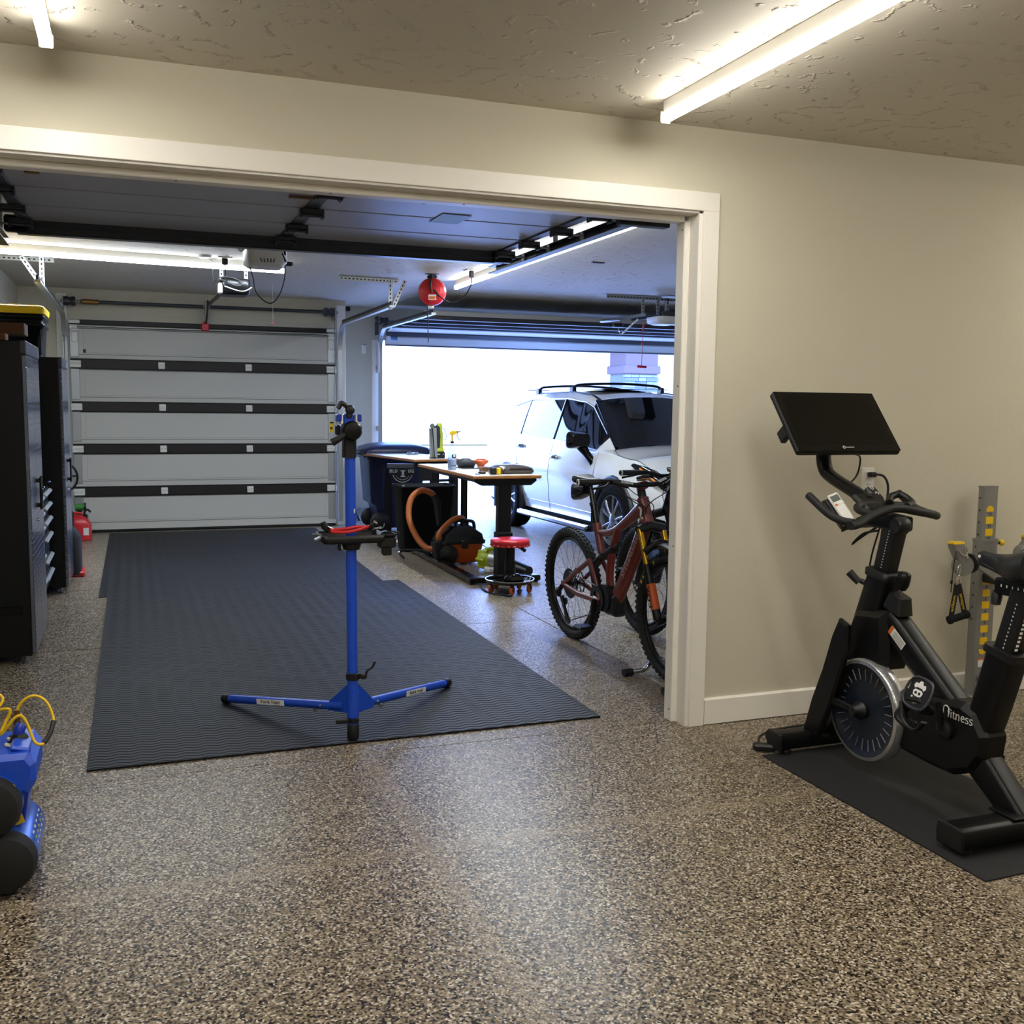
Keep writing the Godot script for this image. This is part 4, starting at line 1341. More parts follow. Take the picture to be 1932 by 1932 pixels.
# ---------------------------------------------------------------- exercise bike
func build_exercise_bike() -> void:
	var xc := 2.93
	var t := thing("exercise_bike", "black indoor exercise bike with a large tilted screen", "exercise bike", Vector3(xc, 0.006, 0.95))
	# front and rear feet
	for f in [[0.47, 0.082, 0.075, 2.62, 3.24, "front_foot"], [1.53, 0.10, 0.078, 2.60, 3.26, "rear_foot"]]:
		bg()
		var rings := []
		for x in [f[4], f[3]]: rings.append(rr(Vector3(x, 0.008 + 0.016 + f[2] / 2, f[0]), Vector3(0, 0, 1), Vector3.UP, f[1] / 2 + 0.01, f[2] / 2, 0.03, 5))
		loft(rings)
		var ft := part(f[5], M.black_satin, t)
		for x in [f[3] + 0.05, f[4] - 0.05]:
			bg(); lt(v2([0, 0, 0.024, 0, 0.024, 0.014, 0.012, 0.026, 0, 0.026]), Vector3(x, 0.007, f[0] + 0.02), Vector3.UP, 14); part("leveller", M.black, ft)
			bg(); bx(Vector3(x + (0.045 if x < xc else -0.045) * -1.0, 0.024 + f[2] / 2, f[0]), Vector3(0.012, f[2] + 0.006, f[1] + 0.024), 0.012); part("end_cap", M.black, ft)
	for x in [2.66, 3.2]:
		bg(); lt(v2([0, -0.015, 0.03, -0.015, 0.035, 0, 0.03, 0.015, 0, 0.015]), Vector3(x, 0.055, 0.40), Vector3.RIGHT, 18); part("transport_wheel", M.black, t)
	# front post, shroud, main tube
	bg()
	loft([rr(Vector3(xc, 0.05, 0.475), Vector3(-1, 0, 0), Vector3(0, 0.35, 0.94), 0.05, 0.05, 0.02), rr(Vector3(xc, 0.26, 0.575), Vector3(-1, 0, 0), Vector3(0, 0, 1), 0.05, 0.045, 0.02), rr(Vector3(xc, 0.62, 0.70), Vector3(-1, 0, 0), Vector3(0, 0, 1), 0.055, 0.07, 0.02), rr(Vector3(xc, 0.84, 0.762), Vector3(-1, 0, 0), Vector3(0, 0, 1), 0.05, 0.058, 0.02)])
	part("front_post", M.black_satin, t)
	bg(); loft([rr(Vector3(xc, 0.825, 0.760), Vector3(-1, 0, 0), Vector3(0, -0.15, 1), 0.056, 0.066, 0.02), rr(Vector3(xc, 0.852, 0.766), Vector3(-1, 0, 0), Vector3(0, -0.15, 1), 0.058, 0.07, 0.022), rr(Vector3(xc, 0.858, 0.766), Vector3(-1, 0, 0), Vector3(0, -0.15, 1), 0.046, 0.06, 0.02)]); part("post_collar", M.black, t)
	bg()
	pr(v2([0.60, 0.42, 0.632, 0.62, 0.665, 0.68, 0.85, 0.70, 0.862, 0.62, 0.87, 0.50, 0.855, 0.455, 0.80, 0.452, 0.735, 0.435, 0.67, 0.39, 0.625, 0.335]), side(xc + 0.075), 0.15, 0.03)
	part("shroud", M.black_satin, t)
	bg(); pr(v2([0.55, 0.22, 0.585, 0.36, 0.63, 0.42, 0.70, 0.41, 0.66, 0.34, 0.62, 0.22]), side(xc + 0.095), 0.19, 0.02); part("fork_cover", M.black_satin, t)
	bg(); loft([rr(Vector3(xc, 0.765, 0.86), Vector3(-1, 0, 0), Vector3(0, -0.3, 1), 0.034, 0.035, 0.012), rr(Vector3(xc, 0.70, 0.85), Vector3(-1, 0, 0), Vector3(0, -0.3, 1), 0.04, 0.05, 0.012)].map(func(r): r.reverse(); return r)); part("brake_housing", M.black, t)
	bg(); loft([rr(Vector3(xc, 0.66, 0.82), Vector3.RIGHT, Vector3(0, 0.81, 0.585), 0.05, 0.055, 0.03), rr(Vector3(xc, 0.385, 1.20), Vector3.RIGHT, Vector3(0, 0.81, 0.585), 0.05, 0.055, 0.03)]); part("main_tube", M.black_satin, t)
	var sl := (Vector3(0, -0.585, 0.81)).normalized()
	var sn := Vector3(-1, 0, 0)
	var lb := Basis(sl, sn.cross(sl), sn)
	bg(); bx(Vector3(xc - 0.0525, 0.604, 0.912), Vector3(0.10, 0.038, 0.002), 0.0, lb); var lab := part("warning_label", M.label_white, t)
	bg(); bx(Vector3(xc - 0.0535, 0.604, 0.912) - sl * 0.042, Vector3(0.016, 0.038, 0.002), 0.0, lb); part("label_head", M.label_orange, lab)
	bg()
	for i in 5: bx(Vector3(xc - 0.0537, 0.604, 0.912) + lb.y * (0.013 - 0.0065 * i) + sl * 0.012, Vector3(0.066, 0.0015, 0.001), 0.0, lb)
	part("label_print", M.ink_grey, lab)
	# flywheel
	bg(); pr(v2([0.437, 0.055, 0.50, 0.25, 0.565, 0.40, 0.62, 0.56, 0.66, 0.64, 0.72, 0.62, 0.72, 0.50, 0.66, 0.34, 0.63, 0.25, 0.545, 0.055]), side(2.815), 0.032, 0.01); part("fork_blade", M.black_satin, t)
	var fc := Vector3(2.865, 0.268, 0.775)
	bg(); lt(v2([0.195, -0.034, 0.210, -0.032, 0.216, -0.024, 0.216, 0.024, 0.210, 0.032, 0.195, 0.034]), fc, Vector3(-1, 0, 0), 64); var fw := part("flywheel_rim", M.bright, t)
	bg(); lt(v2([0.0, -0.02, 0.15, -0.02, 0.2, -0.03, 0.2, 0.03, 0.185, 0.026, 0.16, 0.012, 0.06, 0.018, 0.0, 0.024]), fc, Vector3(-1, 0, 0), 48); part("flywheel_disc", mt(h("1c2430"), 0.35), fw)
	for i in 26:
		var a := TAU * i / 26.0
		var d := Vector3(0, cos(a), sin(a))
		bg(); tb([fc + Vector3(-0.0165, 0, 0) + d * 0.125, fc + Vector3(-0.021, 0, 0) + d * 0.172], [0.0015, 0.003], 4); part("vane", M.ink_grey, fw)
	bg(); lt(v2([0.0, 0.0, 0.035, 0.0, 0.04, 0.02, 0.026, 0.045, 0.02, 0.06, 0.0, 0.062]), fc + Vector3(-0.02, 0, 0), Vector3(-1, 0, 0), 20); part("flywheel_hub", M.black, t)
	for x in [2.80, 2.94]:
		bg(); tb([Vector3(x, 0.268, 0.775), Vector3(x, 0.27, 0.70), Vector3(x, 0.27, 0.62)], 0.022, 8, false, 0.35, Vector3.UP); part("dropout", M.black_satin, t)
	# drive cover with crank
	bg(); pr(v2([0.95, 0.40, 1.02, 0.43, 1.10, 0.425, 1.28, 0.44, 1.345, 0.42, 1.40, 0.34, 1.39, 0.255, 1.345, 0.19, 1.24, 0.145, 1.10, 0.145, 0.96, 0.155, 0.925, 0.20, 0.93, 0.33]), side(xc + 0.065), 0.13, 0.025); var cov := part("drive_cover", M.black_satin, t)
	text("fitness", 0.031, Transform3D(Basis(Vector3(0, 0, 1), Vector3.UP, Vector3(-1, 0, 0)), Vector3(xc - 0.0657, 0.383, 1.28)), M.ink_white, cov, false)
	bg(); tb(cv(v3([[xc - 0.066, 0.378, 1.197], [xc - 0.066, 0.402, 1.199], [xc - 0.066, 0.409, 1.211], [xc - 0.066, 0.402, 1.223], [xc - 0.066, 0.378, 1.225]])), 0.0028, 4); part("logo_mark", M.ink_white, cov)
	var cc := Vector3(xc - 0.07, 0.315, 1.215)
	bg(); lt(v2([0, -0.02, 0.035, -0.02, 0.038, 0.01, 0.025, 0.02, 0, 0.02]), cc, Vector3(-1, 0, 0), 20); part("crank_boss", M.black, cov)
	for s in [-1.0, 1.0]:
		var c0 := Vector3(xc + s * 0.085, 0.315, 1.215)
		var ped := Vector3(xc + s * 0.15, 0.315 - s * 0.11, 1.205 - s * 0.0)
		bg(); tb([c0, Vector3(xc + s * 0.10, ped.y, ped.z)], [0.018, 0.014], 8, false, 0.6); part("crank_arm", M.black_satin, t)
		bg()
		pr([Vector2(-0.05, -0.02), Vector2(-0.03, -0.045), Vector2(0.03, -0.045), Vector2(0.05, -0.02), Vector2(0.05, 0.03), Vector2(0.035, 0.05), Vector2(-0.035, 0.05), Vector2(-0.05, 0.03)], Transform3D(Basis(Vector3(0, 0.15, 0.99), Vector3(-0.75, 0.65, -0.1), Vector3(-0.64, -0.74, 0.11)).orthonormalized(), ped + Vector3(s * 0.03, 0, 0)), 0.022, 0.005)
		var pd := part("pedal", M.black_satin, t)
		if s < 0:
			var pf := Transform3D(Basis(Vector3(0, -0.10, 0.99), Vector3(0.36, 0.92, 0.10), Vector3(-0.93, 0.36, 0.04)).orthonormalized(), ped + Vector3(-0.05, 0.045, 0.01))
			bg(); pr(v2([-0.05, -0.05, -0.03, -0.07, 0.035, -0.07, 0.055, -0.045, 0.055, 0.045, 0.04, 0.06, -0.035, 0.06, -0.052, 0.04]), pf, 0.01, 0.003); var plate := part("pedal_plate", M.black, pd)
			bg(); tb(cv([pf * Vector3(-0.05, -0.05, 0.011), pf * Vector3(0.05, -0.05, 0.011), pf * Vector3(0.055, 0.045, 0.011), pf * Vector3(-0.045, 0.045, 0.011)], 4, true), 0.005, 6, true); part("plate_rim", M.gunmetal, pd)
			# skull print
			bg()
			pr(v2([-0.022, 0.012, -0.03, 0.022, -0.024, 0.034, -0.012, 0.032, -0.006, 0.044, 0.006, 0.044, 0.012, 0.032, 0.024, 0.034, 0.03, 0.022, 0.022, 0.012, 0.012, 0.018, -0.012, 0.018]), pf * Transform3D(Basis(), Vector3(0, 0, 0.0101)), 0.0008)
			pr(v2([-0.02, -0.012, -0.024, 0.002, -0.016, 0.010, 0.016, 0.010, 0.024, 0.002, 0.02, -0.012, 0.008, -0.016, -0.008, -0.016]), pf * Transform3D(Basis(), Vector3(0, 0, 0.0101)), 0.0008)
			for i in 5: bx(pf * Vector3(-0.02 + 0.01 * i, -0.027 - 0.008 * (1 - absf(i - 2) / 2.0), 0.0105), Vector3(0.007, 0.018, 0.0008), 0.0, pf.basis)
			part("skull_print", M.ink_white, plate)
			bg()
			for k in [-0.009, 0.009]: pr(arc(Vector2(k, -0.003), 0.006, 0, 330, 10), pf * Transform3D(Basis(), Vector3(0, 0, 0.0108)), 0.0005)
			part("skull_eye", M.ink, plate)
			bg(); tb(cv([ped + Vector3(-0.07, 0.0, -0.05), ped + Vector3(-0.08, -0.06, -0.03), ped + Vector3(-0.08, -0.085, 0.03), ped + Vector3(-0.07, -0.05, 0.06)]), 0.02, 6, false, 0.35); tb(cv([ped + Vector3(-0.04, -0.02, -0.06), ped + Vector3(-0.06, -0.07, -0.08), ped + Vector3(-0.05, -0.10, 0.0)]), 0.018, 6, false, 0.35); part("toe_strap", M.black, pd)
			bg(); bx(ped + Vector3(-0.085, -0.075, 0.02), Vector3(0.014, 0.05, 0.05), 0.008); part("strap_buckle", M.black_satin, pd)
	# seat tube, post, saddle
	bg(); loft([rr(Vector3(xc, 0.18, 1.29), Vector3(-1, 0, 0), Vector3(0, 0, 1), 0.045, 0.05, 0.02), rr(Vector3(xc, 0.45, 1.362), Vector3(-1, 0, 0), Vector3(0, 0, 1), 0.05, 0.06, 0.02), rr(Vector3(xc, 0.655, 1.42), Vector3(-1, 0, 0), Vector3(0, 0, 1), 0.05, 0.062, 0.02)]); part("seat_tube", M.black_satin, t)
	bg(); loft([rr(Vector3(xc, 0.645, 1.417), Vector3(-1, 0, 0), Vector3(0, -0.2, 1), 0.056, 0.07, 0.02), rr(Vector3(xc, 0.672, 1.424), Vector3(-1, 0, 0), Vector3(0, -0.2, 1), 0.056, 0.07, 0.02)]); part("seat_tube_collar", M.black, t)
	bg(); loft([rr(Vector3(xc, 0.60, 1.403), Vector3(-1, 0, 0), Vector3(0, 0, 1), 0.034, 0.044, 0.012), rr(Vector3(xc, 0.89, 1.483), Vector3(-1, 0, 0), Vector3(0, 0, 1), 0.034, 0.044, 0.012)]); var sp := part("seat_post", M.black, t)
	bg()
	for i in 12: bx(Vector3(xc - 0.0345, 0.68 + 0.015 * i, 1.43 + 0.0042 * i), Vector3(0.001, 0.006, 0.004))
	for i in 10: bx(Vector3(xc - 0.02, 0.68 + 0.016 * i, 1.4735 + 0.0044 * i), Vector3(0.012, 0.008, 0.002))
	stuff(part("height_marks", M.ink_white, sp))
	bg(); loft([rr(Vector3(xc, 0.895, 1.37), Vector3.RIGHT, Vector3.UP, 0.03, 0.03, 0.01), rr(Vector3(xc, 0.895, 1.62), Vector3.RIGHT, Vector3.UP, 0.03, 0.03, 0.01)]); var sld := part("seat_slider", M.black_satin, t)
	bg(); 
	for i in 7: bx(Vector3(xc - 0.0305, 0.90, 1.40 + 0.025 * i), Vector3(0.001, 0.01, 0.004))
	stuff(part("slider_marks", M.ink_white, sld))
	bg(); lt(v2([0, 0, 0.016, 0, 0.02, 0.02, 0.017, 0.05, 0, 0.055]), Vector3(xc - 0.01, 0.875, 1.365), Vector3(-0.2, -0.9, 0.1), 14); cy(Vector3(xc, 0.89, 1.36), Vector3(xc, 0.88, 1.40), 0.02, 12); part("slider_knob", M.black, t)
	bg(); bx(Vector3(xc - 0.022, 0.85, 1.37), Vector3(0.002, 0.012, 0.014), 0.0); part("yellow_mark", M.yellow, t, "yellow mark on the slider knob")
	bg()
	var rings := []
	for i in 13:
		var u := i / 12.0
		var w := 0.022 + 0.075 * smoothstep(0.25, 0.95, u)
		if i == 0: w = 0.008
		var hh := 0.030 + 0.028 * smoothstep(0.1, 0.9, u)
		if i == 0: hh = 0.012
		rings.append(rr(Vector3(xc, 0.992 - 0.018 * sin(u * PI) - hh * 0.3 + 0.016 * u, 1.26 + 0.28 * u), Vector3.RIGHT, Vector3.UP, w, hh, minf(w, hh) * 0.9, 4))
	loft(rings)
	var sad := part("saddle", mt(h("15171b"), 0.45), t)
	bg(); tb(cv(v3([[xc - 0.02, 0.965, 1.30], [xc - 0.025, 0.945, 1.38], [xc - 0.03, 0.945, 1.46], [xc - 0.03, 0.96, 1.53]])), 0.0045, 6); tb(cv(v3([[xc + 0.02, 0.965, 1.30], [xc + 0.025, 0.945, 1.38], [xc + 0.03, 0.945, 1.46], [xc + 0.03, 0.96, 1.53]])), 0.0045, 6); bx(Vector3(xc, 0.935, 1.45), Vector3(0.07, 0.04, 0.05), 0.008); part("saddle_rails", M.black, sad)
	bg(); lt(v2([0, 0, 0.006, 0, 0.006, 0.002, 0, 0.003]), Vector3(xc - 0.024, 0.99, 1.287), Vector3(-1, 0, 0), 10); part("saddle_badge", M.label_white, sad)
	bg(); loft([rr(Vector3(xc, 0.09, 1.52), Vector3(-1, 0, 0), Vector3(0, 0.3, 1).normalized(), 0.05, 0.055, 0.02), rr(Vector3(xc, 0.20, 1.37), Vector3(-1, 0, 0), Vector3(0, 0.6, 1).normalized(), 0.045, 0.062, 0.02), rr(Vector3(xc, 0.26, 1.30), Vector3(-1, 0, 0), Vector3(0, 0.6, 1).normalized(), 0.045, 0.06, 0.02)]); part("rear_leg", M.black_satin, t)
	bg(); bb(xc - 0.09, xc + 0.09, 0.10, 0.112, 1.46, 1.58, 0.004); part("foot_plate", M.black_satin, t)
	bg(); tb([Vector3(xc + 0.05, 0.46, 1.48), Vector3(xc + 0.05, 0.43, 1.60)], 0.02, 10); part("seat_lock", M.steel, t)
	# handlebar post, stem, bars
	bg(); loft([rr(Vector3(xc, 0.80, 0.750), Vector3(-1, 0, 0), Vector3(0, 0, 1), 0.032, 0.045, 0.012), rr(Vector3(xc, 1.045, 0.812), Vector3(-1, 0, 0), Vector3(0, 0, 1), 0.032, 0.045, 0.012)]); var hp := part("bar_post", M.black, t)
	bg()
	for i in 14: bx(Vector3(xc - 0.0325, 0.87 + 0.012 * i, 0.775 + 0.003 * i), Vector3(0.001, 0.005, 0.005))
	stuff(part("height_marks", M.ink_white, hp))
	bg(); loft([rr(Vector3(xc, 1.035, 0.60), Vector3.RIGHT, Vector3.UP, 0.035, 0.022, 0.012), rr(Vector3(xc, 1.065, 0.70), Vector3.RIGHT, Vector3.UP, 0.04, 0.035, 0.014), rr(Vector3(xc, 1.06, 0.87), Vector3.RIGHT, Vector3.UP, 0.036, 0.03, 0.012)]); part("bar_slider", M.black_satin, t)
	bg(); lt(v2([0, -0.03, 0.03, -0.03, 0.036, -0.02, 0.036, 0.02, 0.03, 0.03, 0, 0.03]), Vector3(xc - 0.03, 1.055, 0.875), Vector3.RIGHT, 14); part("bar_lock", M.black, t)
	var bar := [[2.655, 1.062, 0.872], [2.70, 1.066, 0.862], [2.80, 1.095, 0.83], [2.93, 1.118, 0.80], [3.06, 1.10, 0.80], [3.15, 1.085, 0.775], [3.205, 1.074, 0.742]]
	bg(); tb(cv(v3(bar)), 0.0175, 14); part("handlebar", M.grip, t)
	for s in [0, 1]:
		var hn := [[2.69, 1.07, 0.85], [2.67, 1.075, 0.79], [2.66, 1.10, 0.715], [2.662, 1.158, 0.59]] if s == 0 else [[3.12, 1.092, 0.785], [3.17, 1.09, 0.70], [3.195, 1.10, 0.615], [3.20, 1.153, 0.51]]
		bg(); tb(cv(v3(hn)), 0.0165, 14); part("bar_horn", M.grip, t)
	bg(); tb(cv(v3([[2.80, 1.095, 0.83], [2.80, 1.11, 0.74], [2.86, 1.12, 0.68], [3.0, 1.12, 0.68], [3.06, 1.115, 0.74], [3.06, 1.10, 0.80]])), 0.0165, 12); part("inner_grip", M.grip, t)
	# holder tray, stem of the screen
	bg(); bx(Vector3(xc - 0.0, 1.125, 0.665), Vector3(0.14, 0.03, 0.13), 0.012, Basis(Vector3.RIGHT, 0.5)); part("console_base", M.black_satin, t)
	bg(); tb(cv(v3([[xc, 1.13, 0.64], [xc, 1.16, 0.565], [xc, 1.215, 0.40], [xc, 1.25, 0.345], [xc, 1.32, 0.325], [xc, 1.42, 0.345]])), 0.036, 12, false, 0.75, Vector3.RIGHT); part("screen_stem", M.black_satin, t)
	bg(); bx(Vector3(xc + 0.06, 1.155, 0.60), Vector3(0.055, 0.03, 0.085), 0.008, Basis(Vector3.RIGHT, 0.6)); var bp := part("button_pad", M.black, t)
	for k in 2:
		bg(); lt(v2([0.006, 0, 0.009, 0, 0.009, 0.002, 0.006, 0.002]), Vector3(xc + 0.06, 1.182 - k * 0.018, 0.585 + k * 0.035), Vector3(0, 0.82, 0.57), 14); part("button_ring", M.label_white, bp)
	bg(); tb(cv(v3([[xc + 0.06, 1.13, 0.70], [xc + 0.10, 1.15, 0.66], [xc + 0.15, 1.16, 0.66], [xc + 0.16, 1.13, 0.72], [xc + 0.10, 1.12, 0.76]])), 0.016, 8); part("cable_cover", M.black, t)
	# screen
	var up := Vector3(0, 0.258, -0.215).normalized()
	var sc := Vector3(xc - 0.005, 1.468, 0.415)
	var zz := Vector3.RIGHT.cross(up)
	var sb := Basis(Vector3.RIGHT, up, zz)
	bg(); bx(sc - zz * 0.017, Vector3(0.545, 0.338, 0.034), 0.010, sb); var scr := part("screen_case", M.black_satin, t)
	bg(); bx(sc + zz * 0.0005, Vector3(0.535, 0.328, 0.002), 0.0, sb); part("glass", M.black_gloss, scr)
	bg(); bx(sc + zz * 0.0015 + up * 0.006, Vector3(0.478, 0.266, 0.001), 0.0, sb); part("display", M.screen, scr)
	bg(); lt(v2([0.005, 0, 0.007, 0, 0.007, 0.0006, 0.005, 0.0006]), sc + zz * 0.002 - up * 0.146 - Vector3.RIGHT * 0.03, zz, 16); bx(sc + zz * 0.0023 - up * 0.146 + Vector3.RIGHT * 0.002, Vector3(0.042, 0.003, 0.0006), 0.0, sb); part("logo", M.ink_white, scr)
	bg(); bx(sc - zz * 0.05, Vector3(0.16, 0.14, 0.04), 0.01, sb); bx(sc - zz * 0.065 - Vector3.RIGHT * 0.245 - up * 0.02, Vector3(0.03, 0.06, 0.07), 0.006, sb); part("rear_mount", M.black, scr)
	bg(); tb(cv([sc - up * 0.165 + Vector3.RIGHT * 0.02 - zz * 0.02, sc - up * 0.20 + Vector3.RIGHT * 0.03, Vector3(xc + 0.05, 1.24, 0.50), Vector3(xc + 0.01, 1.20, 0.50), Vector3(xc - 0.0, 1.19, 0.46)]), 0.004, 6); part("screen_cable", M.black, t)
	# resistance knob, brake knob, bottle hook
	bg(); tb([Vector3(xc - 0.01, 0.775, 0.72), Vector3(xc - 0.05, 0.80, 0.66)], [0.016, 0.010], 10); tb([Vector3(xc - 0.05, 0.79, 0.665), Vector3(xc - 0.075, 0.83, 0.63)], [0.016, 0.018], 10); part("post_lock", M.black, t)
	bg(); cy(Vector3(xc, 0.75, 0.858), Vector3(xc, 0.80, 0.868), 0.006, 8); var kn := part("brake_rod", M.steel, t)
	bg(); lt(v2([0, 0, 0.017, 0.0, 0.026, 0.02, 0.028, 0.05, 0.026, 0.068, 0.02, 0.074, 0, 0.076]), Vector3(xc, 0.79, 0.866), Vector3(0, 1, 0.2), 20); part("brake_knob", M.black_satin, kn)
	bg(); tb(cv(v3([[xc - 0.02, 1.03, 0.72], [xc - 0.05, 0.98, 0.66], [xc - 0.06, 0.95, 0.625], [xc - 0.05, 1.0, 0.68], [xc - 0.02, 1.02, 0.74]])), 0.005, 6); part("brake_cable", M.black, t)
	bg(); tb(cv(v3([[xc + 0.05, 1.02, 0.66], [xc + 0.04, 0.9, 0.63], [xc + 0.03, 0.78, 0.62]])), 0.004, 6); part("power_lead", M.black, t)
	# power cord: plug, hanging run, loop on the floor, adapter
	var c := thing("power_cord", "black power cord from the outlet, looped on the floor by the bike's front foot", "cord", Vector3(2.9, 0.006, 0.3))
	bg(); bx(Vector3(3.455, 1.198, 0.026), Vector3(0.042, 0.026, 0.032), 0.006); part("plug", M.black, c)
	bg(); tb(cv(v3([[3.465, 1.20, 0.035], [3.50, 1.19, 0.06], [3.52, 1.13, 0.07], [3.50, 1.0, 0.075], [3.46, 0.7, 0.09], [3.42, 0.3, 0.10], [3.38, 0.02, 0.13], [3.15, 0.008, 0.17], [2.88, 0.008, 0.19], [2.72, 0.008, 0.24], [2.64, 0.008, 0.33], [2.635, 0.008, 0.40], [2.72, 0.008, 0.37], [2.80, 0.01, 0.345]]), 5), 0.006, 6); part("cable", M.black, c)
	bg(); bx(Vector3(2.60, 0.022, 0.43), Vector3(0.10, 0.03, 0.05), 0.008, Basis(Vector3.UP, -0.5)); part("adapter", M.black, c)
	# white remote in the holder
	var rz := Vector3(-0.45, 0.62, 0.64).normalized()
	var ry := (Vector3(-0.10, 0.70, -0.70) - rz * rz.dot(Vector3(-0.10, 0.70, -0.70))).normalized()
	var rb := Basis(ry.cross(rz), ry, rz)
	var rc := Vector3(2.845, 1.095, 0.575)
	var r := thing("remote_control", "white remote control standing in the exercise bike holder", "remote", rc)
	bg(); bx(rc, Vector3(0.05, 0.17, 0.018), 0.006, rb); var body := part("body", M.white, r)
	bg(); bx(rc + rb * Vector3(0, 0.055, 0.0093), Vector3(0.036, 0.032, 0.001), 0.0, rb); part("display", mt(h("5d665f"), 0.3), body)
	bg(); lt(v2([0, 0, 0.006, 0, 0.006, 0.002, 0, 0.002]), rc + rb * Vector3(-0.012, 0.022, 0.009), rb.z, 12); part("orange_button", M.label_orange, body)
	bg()
	for k in 2: bx(rc + rb * Vector3(0.005 + 0.013 * k, 0.022, 0.0095), Vector3(0.009, 0.008, 0.002), 0.001, rb)
	part("button", M.label_white, body)
	O = Vector3(2.93, 0.006, 0.95)
	bg(); bx(rc + rb * Vector3(-0.045, -0.01, 0.0), Vector3(0.012, 0.15, 0.03), 0.005, rb); bx(rc + rb * Vector3(-0.02, 0.0, -0.014), Vector3(0.06, 0.16, 0.008), 0.003, rb); bx(rc + rb * Vector3(0.0, -0.088, -0.002), Vector3(0.10, 0.01, 0.04), 0.003, rb); part("holder", M.black_satin, t)


